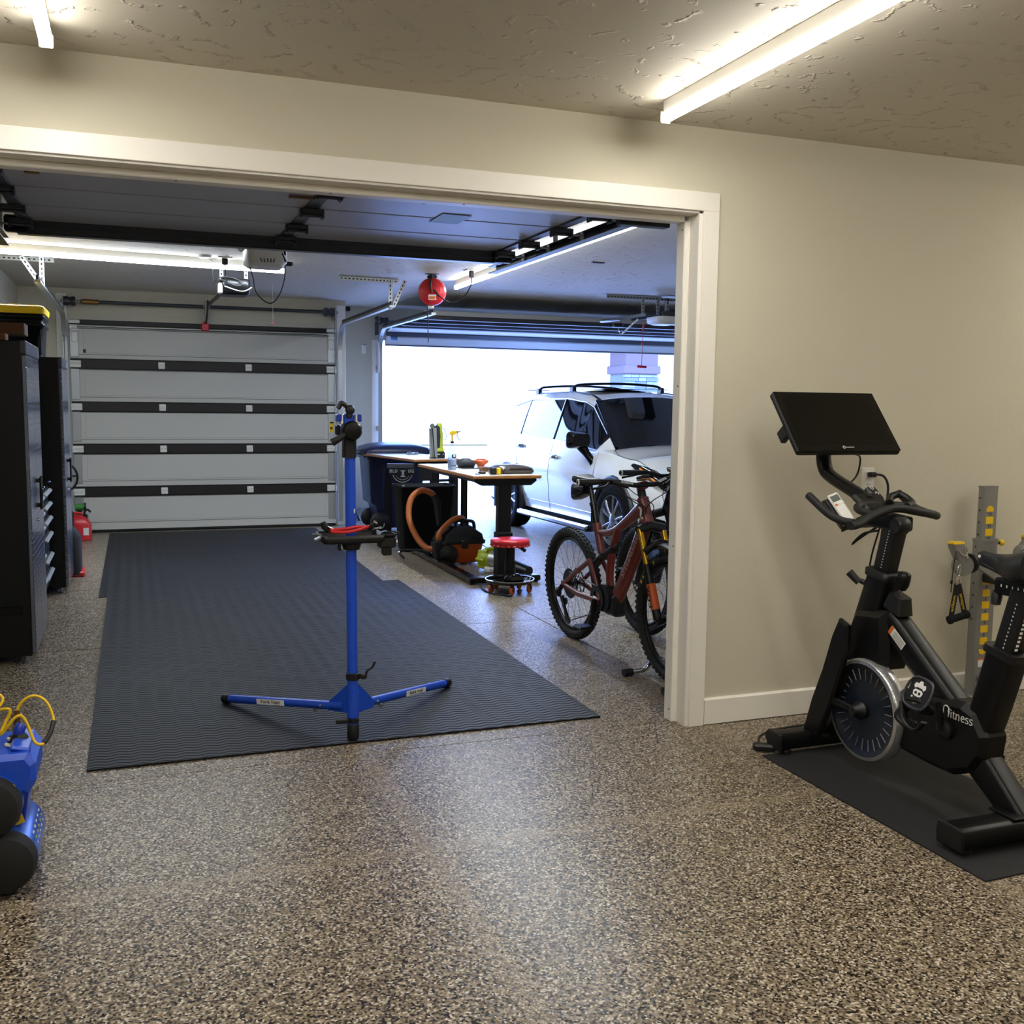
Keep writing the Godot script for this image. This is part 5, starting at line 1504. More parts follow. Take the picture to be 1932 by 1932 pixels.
# ---------------------------------------------------------------- folded gym tower against the wall
func build_tower() -> void:
	var xa := 4.085
	var xb := 4.187
	var t := thing("gym_tower", "grey exercise tower with yellow numbered strip, folded against the wall", "exercise machine", Vector3(4.13, 0, 0.10))
	var tube := func(x0: float, x1: float, z0: float, z1: float, y0: float, y1: float, r := 0.012) -> void:
		var c := Vector3((x0 + x1) / 2, 0, (z0 + z1) / 2)
		loft([rr(c + Vector3(0, y0, 0), Vector3(0, 0, 1), Vector3.RIGHT, (z1 - z0) / 2, (x1 - x0) / 2, r, 4), rr(c + Vector3(0, y1, 0), Vector3(0, 0, 1), Vector3.RIGHT, (z1 - z0) / 2, (x1 - x0) / 2, r, 4)])
	bg(); tube.call(xa, xb, 0.078, 0.12, 0.5, 1.130); var inner := part("inner_column", M.silver_paint, t)
	bg(); tube.call(xa - 0.002, xb + 0.002, 0.077, 0.121, 1.128, 1.137); part("top_cap", M.silver_paint, inner)
	bg(); tube.call(4.073, 4.199, 0.070, 0.127, 0.05, 0.862, 0.014); var outer := part("outer_column", M.silver_paint, t)
	bg(); tube.call(4.071, 4.201, 0.068, 0.129, 0.848, 0.864, 0.014); part("sleeve_lip", M.silver_paint, outer)
	var xm := 4.133
	for k in 12:
		var n := 12 - k
		var y := 0.992 - 0.0632 * k
		if n == 9: continue
		var ff := 0.1206 if n > 9 else 0.1276
		text(str(n), 0.015, Transform3D(Basis(), Vector3(xm, y, ff)), M.ink, inner if n > 9 else outer)
		bg()
		if n < 12: bb(xm - 0.024, xm + 0.024, y + 0.0135, y + 0.050, ff - 0.001, ff + 0.0008)
		else: pr([Vector2(-0.024, 0.0)] + [Vector2(0.024, 0.0)] + arc(Vector2(0, 0.006), 0.024, 0, 180, 12), Transform3D(Basis(), Vector3(xm, y + 0.0135, ff - 0.0005)), 0.001)
		part("yellow_block", M.yellow, inner if n > 9 else outer)
	bg(); pr([Vector2(0.024, 0.0)] + [Vector2(-0.024, 0.0)] + arc(Vector2(0, -0.004), 0.024, 180, 360, 12), Transform3D(Basis(), Vector3(xm - 0.003, 0.284, 0.1272)), 0.001); part("yellow_block", M.yellow, outer)
	bg(); bb(xm - 0.028, xm + 0.018, 0.190, 0.236, 0.1266, 0.1278); var sk := part("sticker", M.label_white, outer)
	bg(); bb(xm - 0.028, xm + 0.018, 0.227, 0.236, 0.127, 0.1284); part("sticker_head", M.label_orange, sk)
	bg()
	for i in 11: lt(v2([0, 0, 0.005, 0, 0.005, 0.001, 0, 0.001]), Vector3(4.0845 if i < 4 else 4.0725, 1.075 - 0.0632 * i, 0.10), Vector3(-1, 0, 0), 10)
	stuff(part("side_hole", M.ink, outer))
	bg(); lt(v2([0, 0.0, 0.008, 0, 0.008, 0.03, 0, 0.03]), Vector3(4.198, 0.838, 0.10), Vector3.RIGHT, 10); var pin := part("pin", M.black, t)
	bg(); lt(v2([0, -0.018, 0.012, -0.013, 0.018, 0, 0.012, 0.013, 0, 0.018]), Vector3(4.243, 0.838, 0.10), Vector3.RIGHT, 16); part("yellow_knob", M.yellow, pin)
	bg(); bb(4.10, 4.22, 0.12, 0.145, 0.12, 0.20, 0.008); part("foot_bracket", M.steel, t)
	bg(); bb(4.10, 4.18, 0.062, 0.105, 0.1268, 0.128); part("floor_sticker", M.label_white, t)
	bg(); bb(4.04, 4.23, 0.0, 0.05, 0.03, 0.17, 0.012); part("base", M.silver_paint, t)
	# cross arm with pulley ends
	var z := 0.25
	bg(); tb([Vector3(3.85, 0.765, z), Vector3(3.95, 0.755, z), Vector3(4.12, 0.665, z - 0.01), Vector3(4.19, 0.68, z - 0.03), Vector3(4.25, 0.80, z - 0.05)], 0.026, 4, false, 0.6, Vector3.UP, true, PI / 4); part("cross_arm", M.silver_paint, t)
	bg(); bb(4.10, 4.17, 0.64, 0.69, 0.12, 0.25, 0.008); part("arm_mount", M.black, t)
	for s in [[3.845, 0.757, 3.797, 0.868], [4.24, 0.80, 4.27, 0.885]]:
		bg(); lt(v2([0, -0.022, 0.048, -0.022, 0.051, -0.014, 0.051, 0.014, 0.048, 0.022, 0, 0.022]), Vector3(s[0], s[1], z), Vector3(-0.2, 0, 1), 26); part("pulley_cover", M.silver_paint, t)
		bg(); loft([rr(Vector3(s[0] - 0.012, s[1] + 0.025, z), Vector3(0, 0, 1), Vector3.RIGHT, 0.022, 0.03, 0.01), rr(Vector3(s[2] + 0.004, s[3] - 0.02, z), Vector3(0, 0, 1), Vector3.RIGHT, 0.024, 0.037, 0.012), rr(Vector3(s[2], s[3], z), Vector3(0, 0, 1), Vector3.RIGHT, 0.023, 0.037, 0.012)]); var hd := part("pulley_horn", M.silver_paint, t)
		bg(); loft([rr(Vector3(s[2], s[3], z), Vector3(0, 0, 1), Vector3.RIGHT, 0.0245, 0.0385, 0.012), rr(Vector3(s[2], s[3] + 0.010, z), Vector3(0, 0, 1), Vector3.RIGHT, 0.023, 0.036, 0.012)]); part("yellow_cap", M.yellow, hd)
		bg(); tb(cv(v3([[s[2] - 0.008, s[3] - 0.03, z + 0.028], [s[2] + 0.012, s[3] - 0.05, z + 0.03], [s[2] + 0.038, s[3] - 0.058, z + 0.03], [s[2] + 0.044, s[3] - 0.035, z + 0.03], [s[2] + 0.034, s[3] - 0.012, z + 0.03]])), 0.0035, 6); bx(Vector3(s[2] + 0.044, s[3] - 0.065, z + 0.03), Vector3(0.014, 0.02, 0.01), 0.003); part("hook", M.chrome, hd)
	bg(); lt(v2([0, 0, 0.045, 0, 0.05, 0.01, 0.045, 0.02, 0, 0.02]), Vector3(3.89, 0.765, z - 0.005), Vector3(1, -0.1, -0.3), 20); part("arm_joint", M.black, t)
	bg(); bb(4.20, 4.225, 0.66, 0.74, 0.09, 0.14, 0.008); part("latch", M.gunmetal, t)
	bg(); tb(cv(v3([[3.785, 0.84, z + 0.02], [3.770, 0.80, z + 0.025], [3.762, 0.73, z + 0.025], [3.757, 0.63, z + 0.025]])), 0.0025, 6); tb([Vector3(3.758, 0.69, z + 0.025), Vector3(3.757, 0.672, z + 0.025)], 0.006, 8); part("pull_cord", M.black, t)
	# handle strap with snap hook, hanging from the pulley
	var hz := z + 0.03
	var g := thing("handle_strap", "black webbing strap handle with yellow lettering, hanging from the grey tower", "strap handle", Vector3(3.79, 0.50, hz))
	bg(); tb(cv(v3([[3.797, 0.765, hz], [3.787, 0.75, hz], [3.786, 0.72, hz], [3.793, 0.706, hz], [3.800, 0.72, hz], [3.803, 0.755, hz]]), 4, true), 0.0032, 6, true); tb(cv(v3([[3.780, 0.676, hz], [3.792, 0.712, hz], [3.805, 0.676, hz], [3.792, 0.668, hz]]), 5, true), 0.0032, 6, true); part("snap_hook", M.chrome, g)
	var i := 0
	for s in [[3.788, 3.766, -0.004], [3.797, 3.832, 0.015]]:
		var a := Vector3(s[0], 0.672, hz)
		var b := Vector3(s[1], 0.505 + 0.02 * i, hz + s[2])
		var d := (a - b).normalized()
		var nr := Vector3(-0.45, 0.0, 1).normalized()
		nr = (nr - d * nr.dot(d)).normalized()
		var bs := Basis(d.cross(nr), d, nr)
		bg(); bx((a + b) / 2, Vector3(0.026, (a - b).length(), 0.004), 0.001, bs); var wb := part("webbing", M.black_rough, g)
		text("totalgym", 0.011, Transform3D(Basis(-d, nr.cross(-d), nr).orthonormalized(), (a + b) / 2 - d * 0.015 + nr * 0.0024), M.yellow, wb, true, 1.25)
		i += 1
	bg(); cy(Vector3(3.762, 0.492, hz - 0.006), Vector3(3.840, 0.520, hz + 0.02), 0.018, 18); part("foam_grip", M.foam, g)
	for q in [Vector3(3.762, 0.492, hz - 0.006), Vector3(3.840, 0.520, hz + 0.02)]:
		bg(); lt(v2([0, -0.01, 0.020, -0.01, 0.022, 0, 0.020, 0.01, 0, 0.01]), q, Vector3(0.92, 0.3, 0.26), 16); part("grip_end", M.foam, g)


# ---------------------------------------------------------------- left wall: cabinets, chest, tote, kart, cans
func cabinet(z0: float, z1: float, xf: float, label: String) -> Node3D:
	var t := thing("tall_cabinet", label, "cabinet", Vector3(-0.86, 0, (z0 + z1) / 2), "tall black cabinets on the left wall")
	bg(); bb(-1.16, xf - 0.022, 0.05, 1.85, z1, z0, 0.004); part("body", M.black_satin, t)
	bg(); bb(xf - 0.03, xf + 0.002, 1.775, 1.852, z1, z0, 0.004); part("top_rail", M.gunmetal, t)
	bg(); bb(xf - 0.002, xf + 0.0035, 1.79, 1.835, z1 + 0.04, z1 + 0.075, 0.001); part("badge", M.label_white, t)
	var zm := (z0 + z1) / 2
	for s in [0, 1]:
		var a := zm + 0.002 if s == 0 else z1 + 0.012
		var b := z0 - 0.012 if s == 0 else zm - 0.002
		bg(); bb(xf - 0.024, xf, 0.062, 1.772, a, b, 0.004); var d := part("door", M.tread, t)
		var hz := zm + 0.035 if s == 0 else zm - 0.035
		bg(); bb(xf + 0.016, xf + 0.028, 0.86, 1.06, hz - 0.009, hz + 0.009, 0.004); bb(xf - 0.002, xf + 0.02, 0.875, 0.895, hz - 0.006, hz + 0.006); bb(xf - 0.002, xf + 0.02, 1.025, 1.045, hz - 0.006, hz + 0.006); part("handle", M.black_gloss, d)
		if s == 0:
			bg(); lt(v2([0.010, 0, 0.010, 0.004, 0.007, 0.012, 0, 0.013]), Vector3(xf, 0.80, hz), Vector3.RIGHT, 14); part("lock", M.chrome, d)
	for x in [-1.10, xf - 0.06]:
		for z in [z0 - 0.05, z1 + 0.05]:
			bg(); lt(v2([0, 0, 0.022, 0, 0.024, 0.012, 0.012, 0.018, 0.012, 0.052, 0, 0.052]), Vector3(x, 0, z), Vector3.UP, 14); part("foot", M.steel, t)
	return t

func drawer_chest(z0: float, z1: float, hs: Array, label: String) -> void:
	var t := thing("drawer_chest", label, "tool chest", Vector3(-0.88, 0, (z0 + z1) / 2), "rolling drawer chests")
	var xf := -0.625
	bg(); bb(-1.15, xf - 0.02, 0.12, 0.88, z1, z0, 0.006); part("body", M.black_satin, t)
	bg(); bb(-1.16, xf + 0.015, 0.88, 0.915, z1 - 0.005, z0 + 0.005, 0.006); part("top", M.black_gloss, t)
	for z in [z0 - 0.04, z1 + 0.04]:
		bg(); lt(v2([0, 0, 0.008, 0, 0.009, 0.004, 0.004, 0.007, 0, 0.008]), Vector3(xf + 0.015, 0.898, z), Vector3.RIGHT, 10); part("corner_bolt", M.chrome, t)
	var y := 0.865
	for hh in hs:
		bg(); bb(xf - 0.02, xf, y - hh + 0.008, y, z1 + 0.012, z0 - 0.012, 0.004); var d := part("drawer", M.black_satin, t)
		bg(); bx(Vector3(xf + 0.016, y - 0.028, (z0 + z1) / 2), Vector3(0.034, 0.024, z0 - z1 - 0.05), 0.008, Basis(Vector3(0, 0, 1), -0.5)); part("drawer_pull", M.galv, d)
		y -= hh
	for x in [-1.08, -0.70]:
		for z in [z0 - 0.07, z1 + 0.07]:
			bg(); lt(v2([0.006, -0.014, 0.042, -0.014, 0.048, -0.008, 0.048, 0.008, 0.042, 0.014, 0.006, 0.014]), Vector3(x, 0.048, z), Vector3.RIGHT, 20); var w := part("caster", M.black, t)
			bg(); bb(x - 0.024, x - 0.019, 0.04, 0.12, z - 0.02, z + 0.02, 0.002); bb(x + 0.019, x + 0.024, 0.04, 0.12, z - 0.02, z + 0.02, 0.002); bb(x - 0.03, x + 0.03, 0.112, 0.12, z - 0.035, z + 0.035, 0.002); part("fork", M.gunmetal, w)

func build_cabinets() -> void:
	var c := cabinet(-2.20, -3.05, -0.555, "nearest tall black cabinet with tread-plate doors, boards on top")
	bg(Transform3D()); O = Vector3(-0.86, 0, -2.625)
	bg(); bb(-0.92, -0.62, 0.30, 0.345, -2.2, -2.185, 0.004); part("side_bar", M.black_gloss, c)
	cabinet(-4.50, -5.22, -0.505, "second tall black cabinet past the drawer chests, with a tote on top")
	drawer_chest(-3.12, -3.72, [0.11, 0.10, 0.20, 0.18, 0.14], "rolling black drawer chest beside the nearest cabinet")
	drawer_chest(-3.78, -4.40, [0.10, 0.11, 0.12, 0.16, 0.12, 0.13], "rolling black drawer chest beside the second cabinet")
	# boards on the near cabinet
	var b := thing("board", "short brown board resting on the nearest cabinet, under a longer one", "board", Vector3(-0.86, 1.852, -2.32))
	bg(); bb(-1.13, -0.66, 1.853, 1.893, -2.40, -2.25, 0.003); part("timber", M.lumber, b)
	bg(); bb(-0.661, -0.6585, 1.855, 1.891, -2.398, -2.252); part("end_grain", M.lumber_end, b)
	b = thing("board", "longer brown board lying across the short one on the nearest cabinet", "board", Vector3(-0.80, 1.893, -2.55))
	bg(); bb(-1.14, -0.575, 1.894, 1.962, -2.62, -2.40, 0.003); part("timber", M.lumber, b)
	bg(); bb(-0.576, -0.5735, 1.896, 1.960, -2.617, -2.403); part("end_grain", M.lumber, b)
	# tote
	var t := thing("storage_tote", "black storage tote with a yellow lid on top of the second cabinet", "storage tote", Vector3(-0.86, 1.852, -4.86))
	var rg := func(y: float, hx: float, hz: float) -> Array: return rr(Vector3(-0.838, y, -4.86), Vector3(0, 0, 1), Vector3.RIGHT, hz, hx, 0.03)
	bg(); loft([rg.call(1.853, 0.185, 0.20), rg.call(2.08, 0.198, 0.222), rg.call(2.085, 0.212, 0.24), rg.call(2.11, 0.213, 0.242), rg.call(2.113, 0.20, 0.224), rg.call(2.145, 0.202, 0.226), rg.call(2.15, 0.214, 0.244), rg.call(2.172, 0.215, 0.245), rg.call(2.175, 0.202, 0.226), rg.call(2.20, 0.204, 0.228)]); part("body", M.black_satin, t)
	bg(); loft([rg.call(2.185, 0.216, 0.246), rg.call(2.215, 0.221, 0.252), rg.call(2.235, 0.219, 0.25), rg.call(2.245, 0.205, 0.235), rg.call(2.25, 0.19, 0.21)]); var ld := part("lid", M.yellow, t)
	bg()
	for i in 3: bb(-1.01 + 0.13 * i, -0.925 + 0.13 * i, 2.235, 2.258, -5.06, -4.645, 0.006)
	part("lid_ridge", M.yellow, ld)
	bg(); bb(-0.68, -0.65, 1.87, 2.08, -4.655, -4.645, 0.004); bb(-1.03, -1.0, 1.87, 2.08, -4.655, -4.645, 0.004); part("corner_rib", M.black, t)
	# things past the second cabinet
	t = thing("machine_case", "dark plastic machine case with a red base beside the second cabinet", "case", Vector3(-0.62, 0, -5.42))
	bg(); loft([rr(Vector3(-0.64, 0.02, -5.43), Vector3(0, 0, 1), Vector3.RIGHT, 0.14, 0.19, 0.04), rr(Vector3(-0.64, 0.34, -5.43), Vector3(0, 0, 1), Vector3.RIGHT, 0.14, 0.19, 0.05), rr(Vector3(-0.65, 0.42, -5.43), Vector3(0, 0, 1), Vector3.RIGHT, 0.11, 0.15, 0.05)]); part("shell", M.black_rough, t)
	bg(); bb(-0.60, -0.425, 0.0, 0.05, -5.55, -5.30, 0.012); part("red_foot", M.red, t)
	bg(); tb(cv(v3([[-0.78, 0.41, -5.43], [-0.76, 0.46, -5.43], [-0.55, 0.46, -5.43], [-0.53, 0.41, -5.43]])), 0.014, 8); part("handle", M.black, t)
	t = thing("petrol_can", "red plastic petrol can with a black spout by the closed garage door", "petrol can", Vector3(-0.56, 0, -7.9))
	bg(); loft([rr(Vector3(-0.57, 0.004, -7.9), Vector3(0, 0, 1), Vector3.RIGHT, 0.11, 0.115, 0.03), rr(Vector3(-0.57, 0.17, -7.9), Vector3(0, 0, 1), Vector3.RIGHT, 0.11, 0.115, 0.03), rr(Vector3(-0.58, 0.24, -7.9), Vector3(0, 0, 1), Vector3.RIGHT, 0.09, 0.08, 0.03), rr(Vector3(-0.59, 0.27, -7.9), Vector3(0, 0, 1), Vector3.RIGHT, 0.05, 0.05, 0.02)]); part("tank", M.red, t)
	bg(); bb(-0.535, -0.48, 0.06, 0.14, -7.793, -7.788); part("label", M.label_white, t)
	bg(); lt(v2([0, 0, 0.03, 0, 0.03, 0.04, 0.02, 0.045, 0, 0.045]), Vector3(-0.52, 0.235, -7.9), Vector3.UP, 14); tb(cv(v3([[-0.52, 0.27, -7.9], [-0.52, 0.31, -7.9], [-0.49, 0.33, -7.9], [-0.46, 0.30, -7.9]])), 0.012, 8); part("spout", M.black, t)
	bg(); tb(cv(v3([[-0.63, 0.23, -7.9], [-0.63, 0.29, -7.9], [-0.55, 0.29, -7.9]])), 0.014, 8); part("handle", M.red, t)
	t = thing("cordless_tool", "green and black cordless tool standing behind the red petrol can", "power tool", Vector3(-0.60, 0, -8.15))
	bg(); bb(-0.66, -0.56, 0.0, 0.10, -8.2, -8.1, 0.015); tb([Vector3(-0.60, 0.08, -8.15), Vector3(-0.58, 0.30, -8.15)], 0.025, 10); part("body", M.black, t)
	bg(); tb([Vector3(-0.63, 0.33, -8.15), Vector3(-0.52, 0.34, -8.15)], 0.04, 12); part("head", M.green, t)
	bg(); lt(v2([0.0, 0, 0.044, 0, 0.044, 0.02, 0, 0.02]), Vector3(-0.535, 0.339, -8.15), Vector3.RIGHT, 14); part("collar", M.black, t)
	# pressure washer with a wheel-like hose guide
	t = thing("kart_steering_wheel", "black steering wheel on a small stand showing past the second cabinet", "steering wheel", Vector3(-0.70, 0, -7.45))
	bg()
	var rg2 := []
	for i in 28:
		var a := TAU * i / 28.0
		rg2.append(Vector3(-0.70 + cos(a) * 0.14, 0.72 + sin(a) * 0.155, -7.45 + sin(a) * 0.04))
	tb(rg2, 0.012, 8, true); part("rim", M.black, t)
	for a in [0.1, 2.2, 4.3]:
		bg(); tb([Vector3(-0.70, 0.72, -7.45), Vector3(-0.70 + cos(a) * 0.135, 0.72 + sin(a) * 0.15, -7.45 + sin(a) * 0.04)], 0.010, 6); part("spoke", M.black, t)
	bg(); lt(v2([0, 0, 0.035, 0, 0.04, 0.02, 0.02, 0.03, 0, 0.03]), Vector3(-0.70, 0.715, -7.455), Vector3(0, 0.25, 1), 16); part("hub", M.gunmetal, t)
	bg(); tb([Vector3(-0.70, 0.72, -7.46), Vector3(-0.75, 0.45, -7.55), Vector3(-0.80, 0.02, -7.55)], 0.022, 10); part("column", M.black_satin, t)
	bg(); bb(-1.05, -0.62, 0.0, 0.36, -7.75, -7.4, 0.04); part("base", M.black_rough, t)
	t = thing("wall_hook_rod", "long thin pale rod fixed to the near side of the second cabinet", "rod", Vector3(-0.72, 0.915, -4.46))
	bg(); cy(Vector3(-0.70, 0.917, -4.492), Vector3(-0.735, 1.72, -4.492), 0.009, 8); part("handle", M.steel, t)
	bg(); bb(-0.76, -0.71, 1.715, 1.735, -4.501, -4.48, 0.003); part("end_cap", M.galv, t)

func build_compressor() -> void:
	var t := thing("air_compressor", "blue twin tank air compressor with a yellow hose, at the lower left", "air compressor", Vector3(-0.55, 0, 0.55))
	var ct := Transform3D(Basis().scaled(Vector3.ONE * 0.845), Vector3(-0.04, 0.0, 0.139))
	# tanks lie along z; lower tank nearer, upper one behind and left
	for k in [[-0.43, 0.130, 0.22, 0.83, 0.112, "lower_tank"], [-0.475, 0.340, 0.22, 0.83, 0.112, "upper_tank"]]:
		var r: float = k[4]
		bg(ct); lt([Vector2(0, -0.02), Vector2(r * 0.6, -0.015), Vector2(r * 0.92, 0.01), Vector2(r, 0.045), Vector2(r, 0.36), Vector2(r * 0.97, 0.39)], Vector3(k[0], k[1], 0.42), Vector3(0, 0, 1), 40)
		var tk := part(k[5], M.tank_blue, t)
		bg(ct); lt([Vector2(r * 0.99, 0.365), Vector2(r * 1.0, 0.40), Vector2(r * 0.9, 0.432), Vector2(r * 0.6, 0.448), Vector2(0, 0.452)], Vector3(k[0], k[1], 0.42), Vector3(0, 0, 1), 40); part("end_cap", M.black_rough, tk)
		if k[1] < 0.2:
			for i in 3:
				var a: float = 0.62 - 0.16 * i
				var nv := Vector3(cos(a), sin(a), 0)
				bg(ct)
				for j in 5: bx(Vector3(k[0], k[1], 0.50 + 0.055 * j + 0.01 * i) + nv * (r + 0.0005), Vector3(0.0014, 0.006, 0.024 - 0.006 * ((j * 3 + i) % 3)), 0.0, Basis(nv, Vector3(-nv.y, nv.x, 0), Vector3(0, 0, 1)))
				stuff(part("tank_print", M.lime if i == 1 else M.label_white, tk))
	bg(ct)
	pr(v2([-0.62, 0.36, -0.345, 0.36, -0.318, 0.41, -0.318, 0.475, -0.345, 0.515, -0.60, 0.515]), Transform3D(Basis(), Vector3(0, 0, 0.46)), 0.32, 0.02); part("shroud", M.blue, t)
	bg(ct); pr(v2([-0.44, 0.20, -0.385, 0.22, -0.358, 0.38, -0.42, 0.40]), Transform3D(Basis(), Vector3(0, 0, 0.70)), 0.05, 0.006); part("bracket", M.blue_dark, t)
	bg(ct); pr(v2([-0.44, 0.20, -0.385, 0.22, -0.358, 0.38, -0.42, 0.40]), Transform3D(Basis(), Vector3(0, 0, 0.50)), 0.05, 0.006); part("bracket", M.blue_dark, t)
	bg(ct); pr(v2([-0.395, 0.24, -0.365, 0.24, -0.348, 0.36, -0.365, 0.38]), Transform3D(Basis(), Vector3(0, 0, 0.52)), 0.20, 0.003); part("side_plate", M.blue_dark, t)
	bg(ct); bx(Vector3(-0.384, 0.262, 0.752), Vector3(0.034, 0.035, 0.003), 0.0, Basis(Vector3(0, 0, 1), 0.3)); var ws := part("warning_sticker", M.yellow, t)
	bg(ct); tb([Vector3(-0.388, 0.255, 0.7545), Vector3(-0.380, 0.272, 0.7545)], 0.003, 4); part("print", M.ink, ws)
	bg(ct); bx(Vector3(-0.372, 0.52, 0.62), Vector3(0.07, 0.02, 0.24), 0.008, Basis(Vector3(0, 0, 1), -0.25)); part("top_ledge", M.blue, t)
	# gauge, regulator, lever on top
	for k in [[-0.40, 0.66], [-0.40, 0.585]]:
		bg(ct); lt(v2([0, 0, 0.030, 0, 0.032, 0.006, 0.026, 0.009, 0, 0.009]), Vector3(k[0], 0.515, k[1]), Vector3(0.05, 1, 0.1), 24); part("gauge", M.chrome, t)
	bg(ct); tb(cv(v3([[-0.385, 0.515, 0.62], [-0.385, 0.555, 0.615], [-0.375, 0.575, 0.60]])), 0.02, 10, false, 0.6); part("regulator_lever", M.blue_dark, t)
	bg(ct); lt(v2([0, 0, 0.036, 0.0, 0.03, 0.02, 0.022, 0.03, 0, 0.032]), Vector3(-0.385, 0.515, 0.61), Vector3.UP, 18); part("regulator", M.black, t)
	bg(ct); lt(v2([0, 0, 0.018, 0, 0.018, 0.035, 0.013, 0.04, 0.013, 0.07, 0.02, 0.072, 0.02, 0.082, 0, 0.084]), Vector3(-0.40, 0.515, 0.53), Vector3.UP, 14); part("coupler", M.brass, t)
	bg(ct); lt(v2([0.008, -0.003, 0.014, -0.003, 0.014, 0.003, 0.008, 0.003]), Vector3(-0.385, 0.375, 0.80), Vector3(0, 0, 1), 16); part("pull_ring", M.chrome, t)
	bg(ct); lt(v2([0, 0, 0.01, 0, 0.012, 0.03, 0, 0.032]), Vector3(-0.395, 0.395, 0.775), Vector3(0, 0.3, 1), 10); part("safety_valve", M.brass, t)
	for z in [0.52, 0.78]:
		bg(ct); lt(v2([0, 0, 0.03, 0, 0.026, 0.045, 0, 0.045]), Vector3(-0.42, 0.0, z), Vector3.UP, 14); lt(v2([0, 0, 0.03, 0, 0.026, 0.045, 0, 0.045]), Vector3(-0.60, 0.0, z), Vector3.UP, 14); bb(-0.62, -0.40, 0.035, 0.06, z - 0.02, z + 0.02, 0.004); part("foot", M.black, t)
	bg(ct); bb(-0.66, -0.58, 0.05, 0.46, 0.48, 0.76, 0.02); part("motor_block", M.black_rough, t)
	var g := thing("coiled_air_hose", "yellow coiled air hose on top of the blue compressor", "air hose", Vector3(-0.36, 0.45, 0.62))
	bg(); tb(cv(v3([[-0.376, 0.508, 0.60], [-0.368, 0.535, 0.60], [-0.345, 0.558, 0.60], [-0.318, 0.563, 0.60], [-0.290, 0.543, 0.60], [-0.272, 0.505, 0.61], [-0.266, 0.475, 0.63], [-0.274, 0.455, 0.66], [-0.287, 0.437, 0.69], [-0.300, 0.432, 0.705], [-0.317, 0.445, 0.71], [-0.332, 0.485, 0.70], [-0.343, 0.515, 0.70], [-0.355, 0.530, 0.70], [-0.372, 0.524, 0.70], [-0.392, 0.50, 0.70], [-0.410, 0.478, 0.70], [-0.412, 0.484, 0.71], [-0.395, 0.520, 0.70], [-0.384, 0.548, 0.70], [-0.395, 0.556, 0.70], [-0.42, 0.548, 0.69], [-0.46, 0.52, 0.68]]), 5), 0.0048, 8); part("hose", M.yellow, g)
	bg(); tb(cv(v3([[-0.267, 0.480, 0.625], [-0.274, 0.455, 0.66], [-0.287, 0.438, 0.69], [-0.292, 0.434, 0.695]]), 5), 0.008, 8); part("bend_sleeve", M.black, g)
	bg(); cy(Vector3(-0.377, 0.497, 0.60), Vector3(-0.375, 0.522, 0.60), 0.010, 12); part("fitting", M.brass, g)
	bg(); tb(cv(v3([[-0.43, 0.575, 0.66], [-0.418, 0.59, 0.655], [-0.408, 0.575, 0.66], [-0.42, 0.555, 0.67]])), 0.0048, 8); part("coil_end", M.yellow, g)


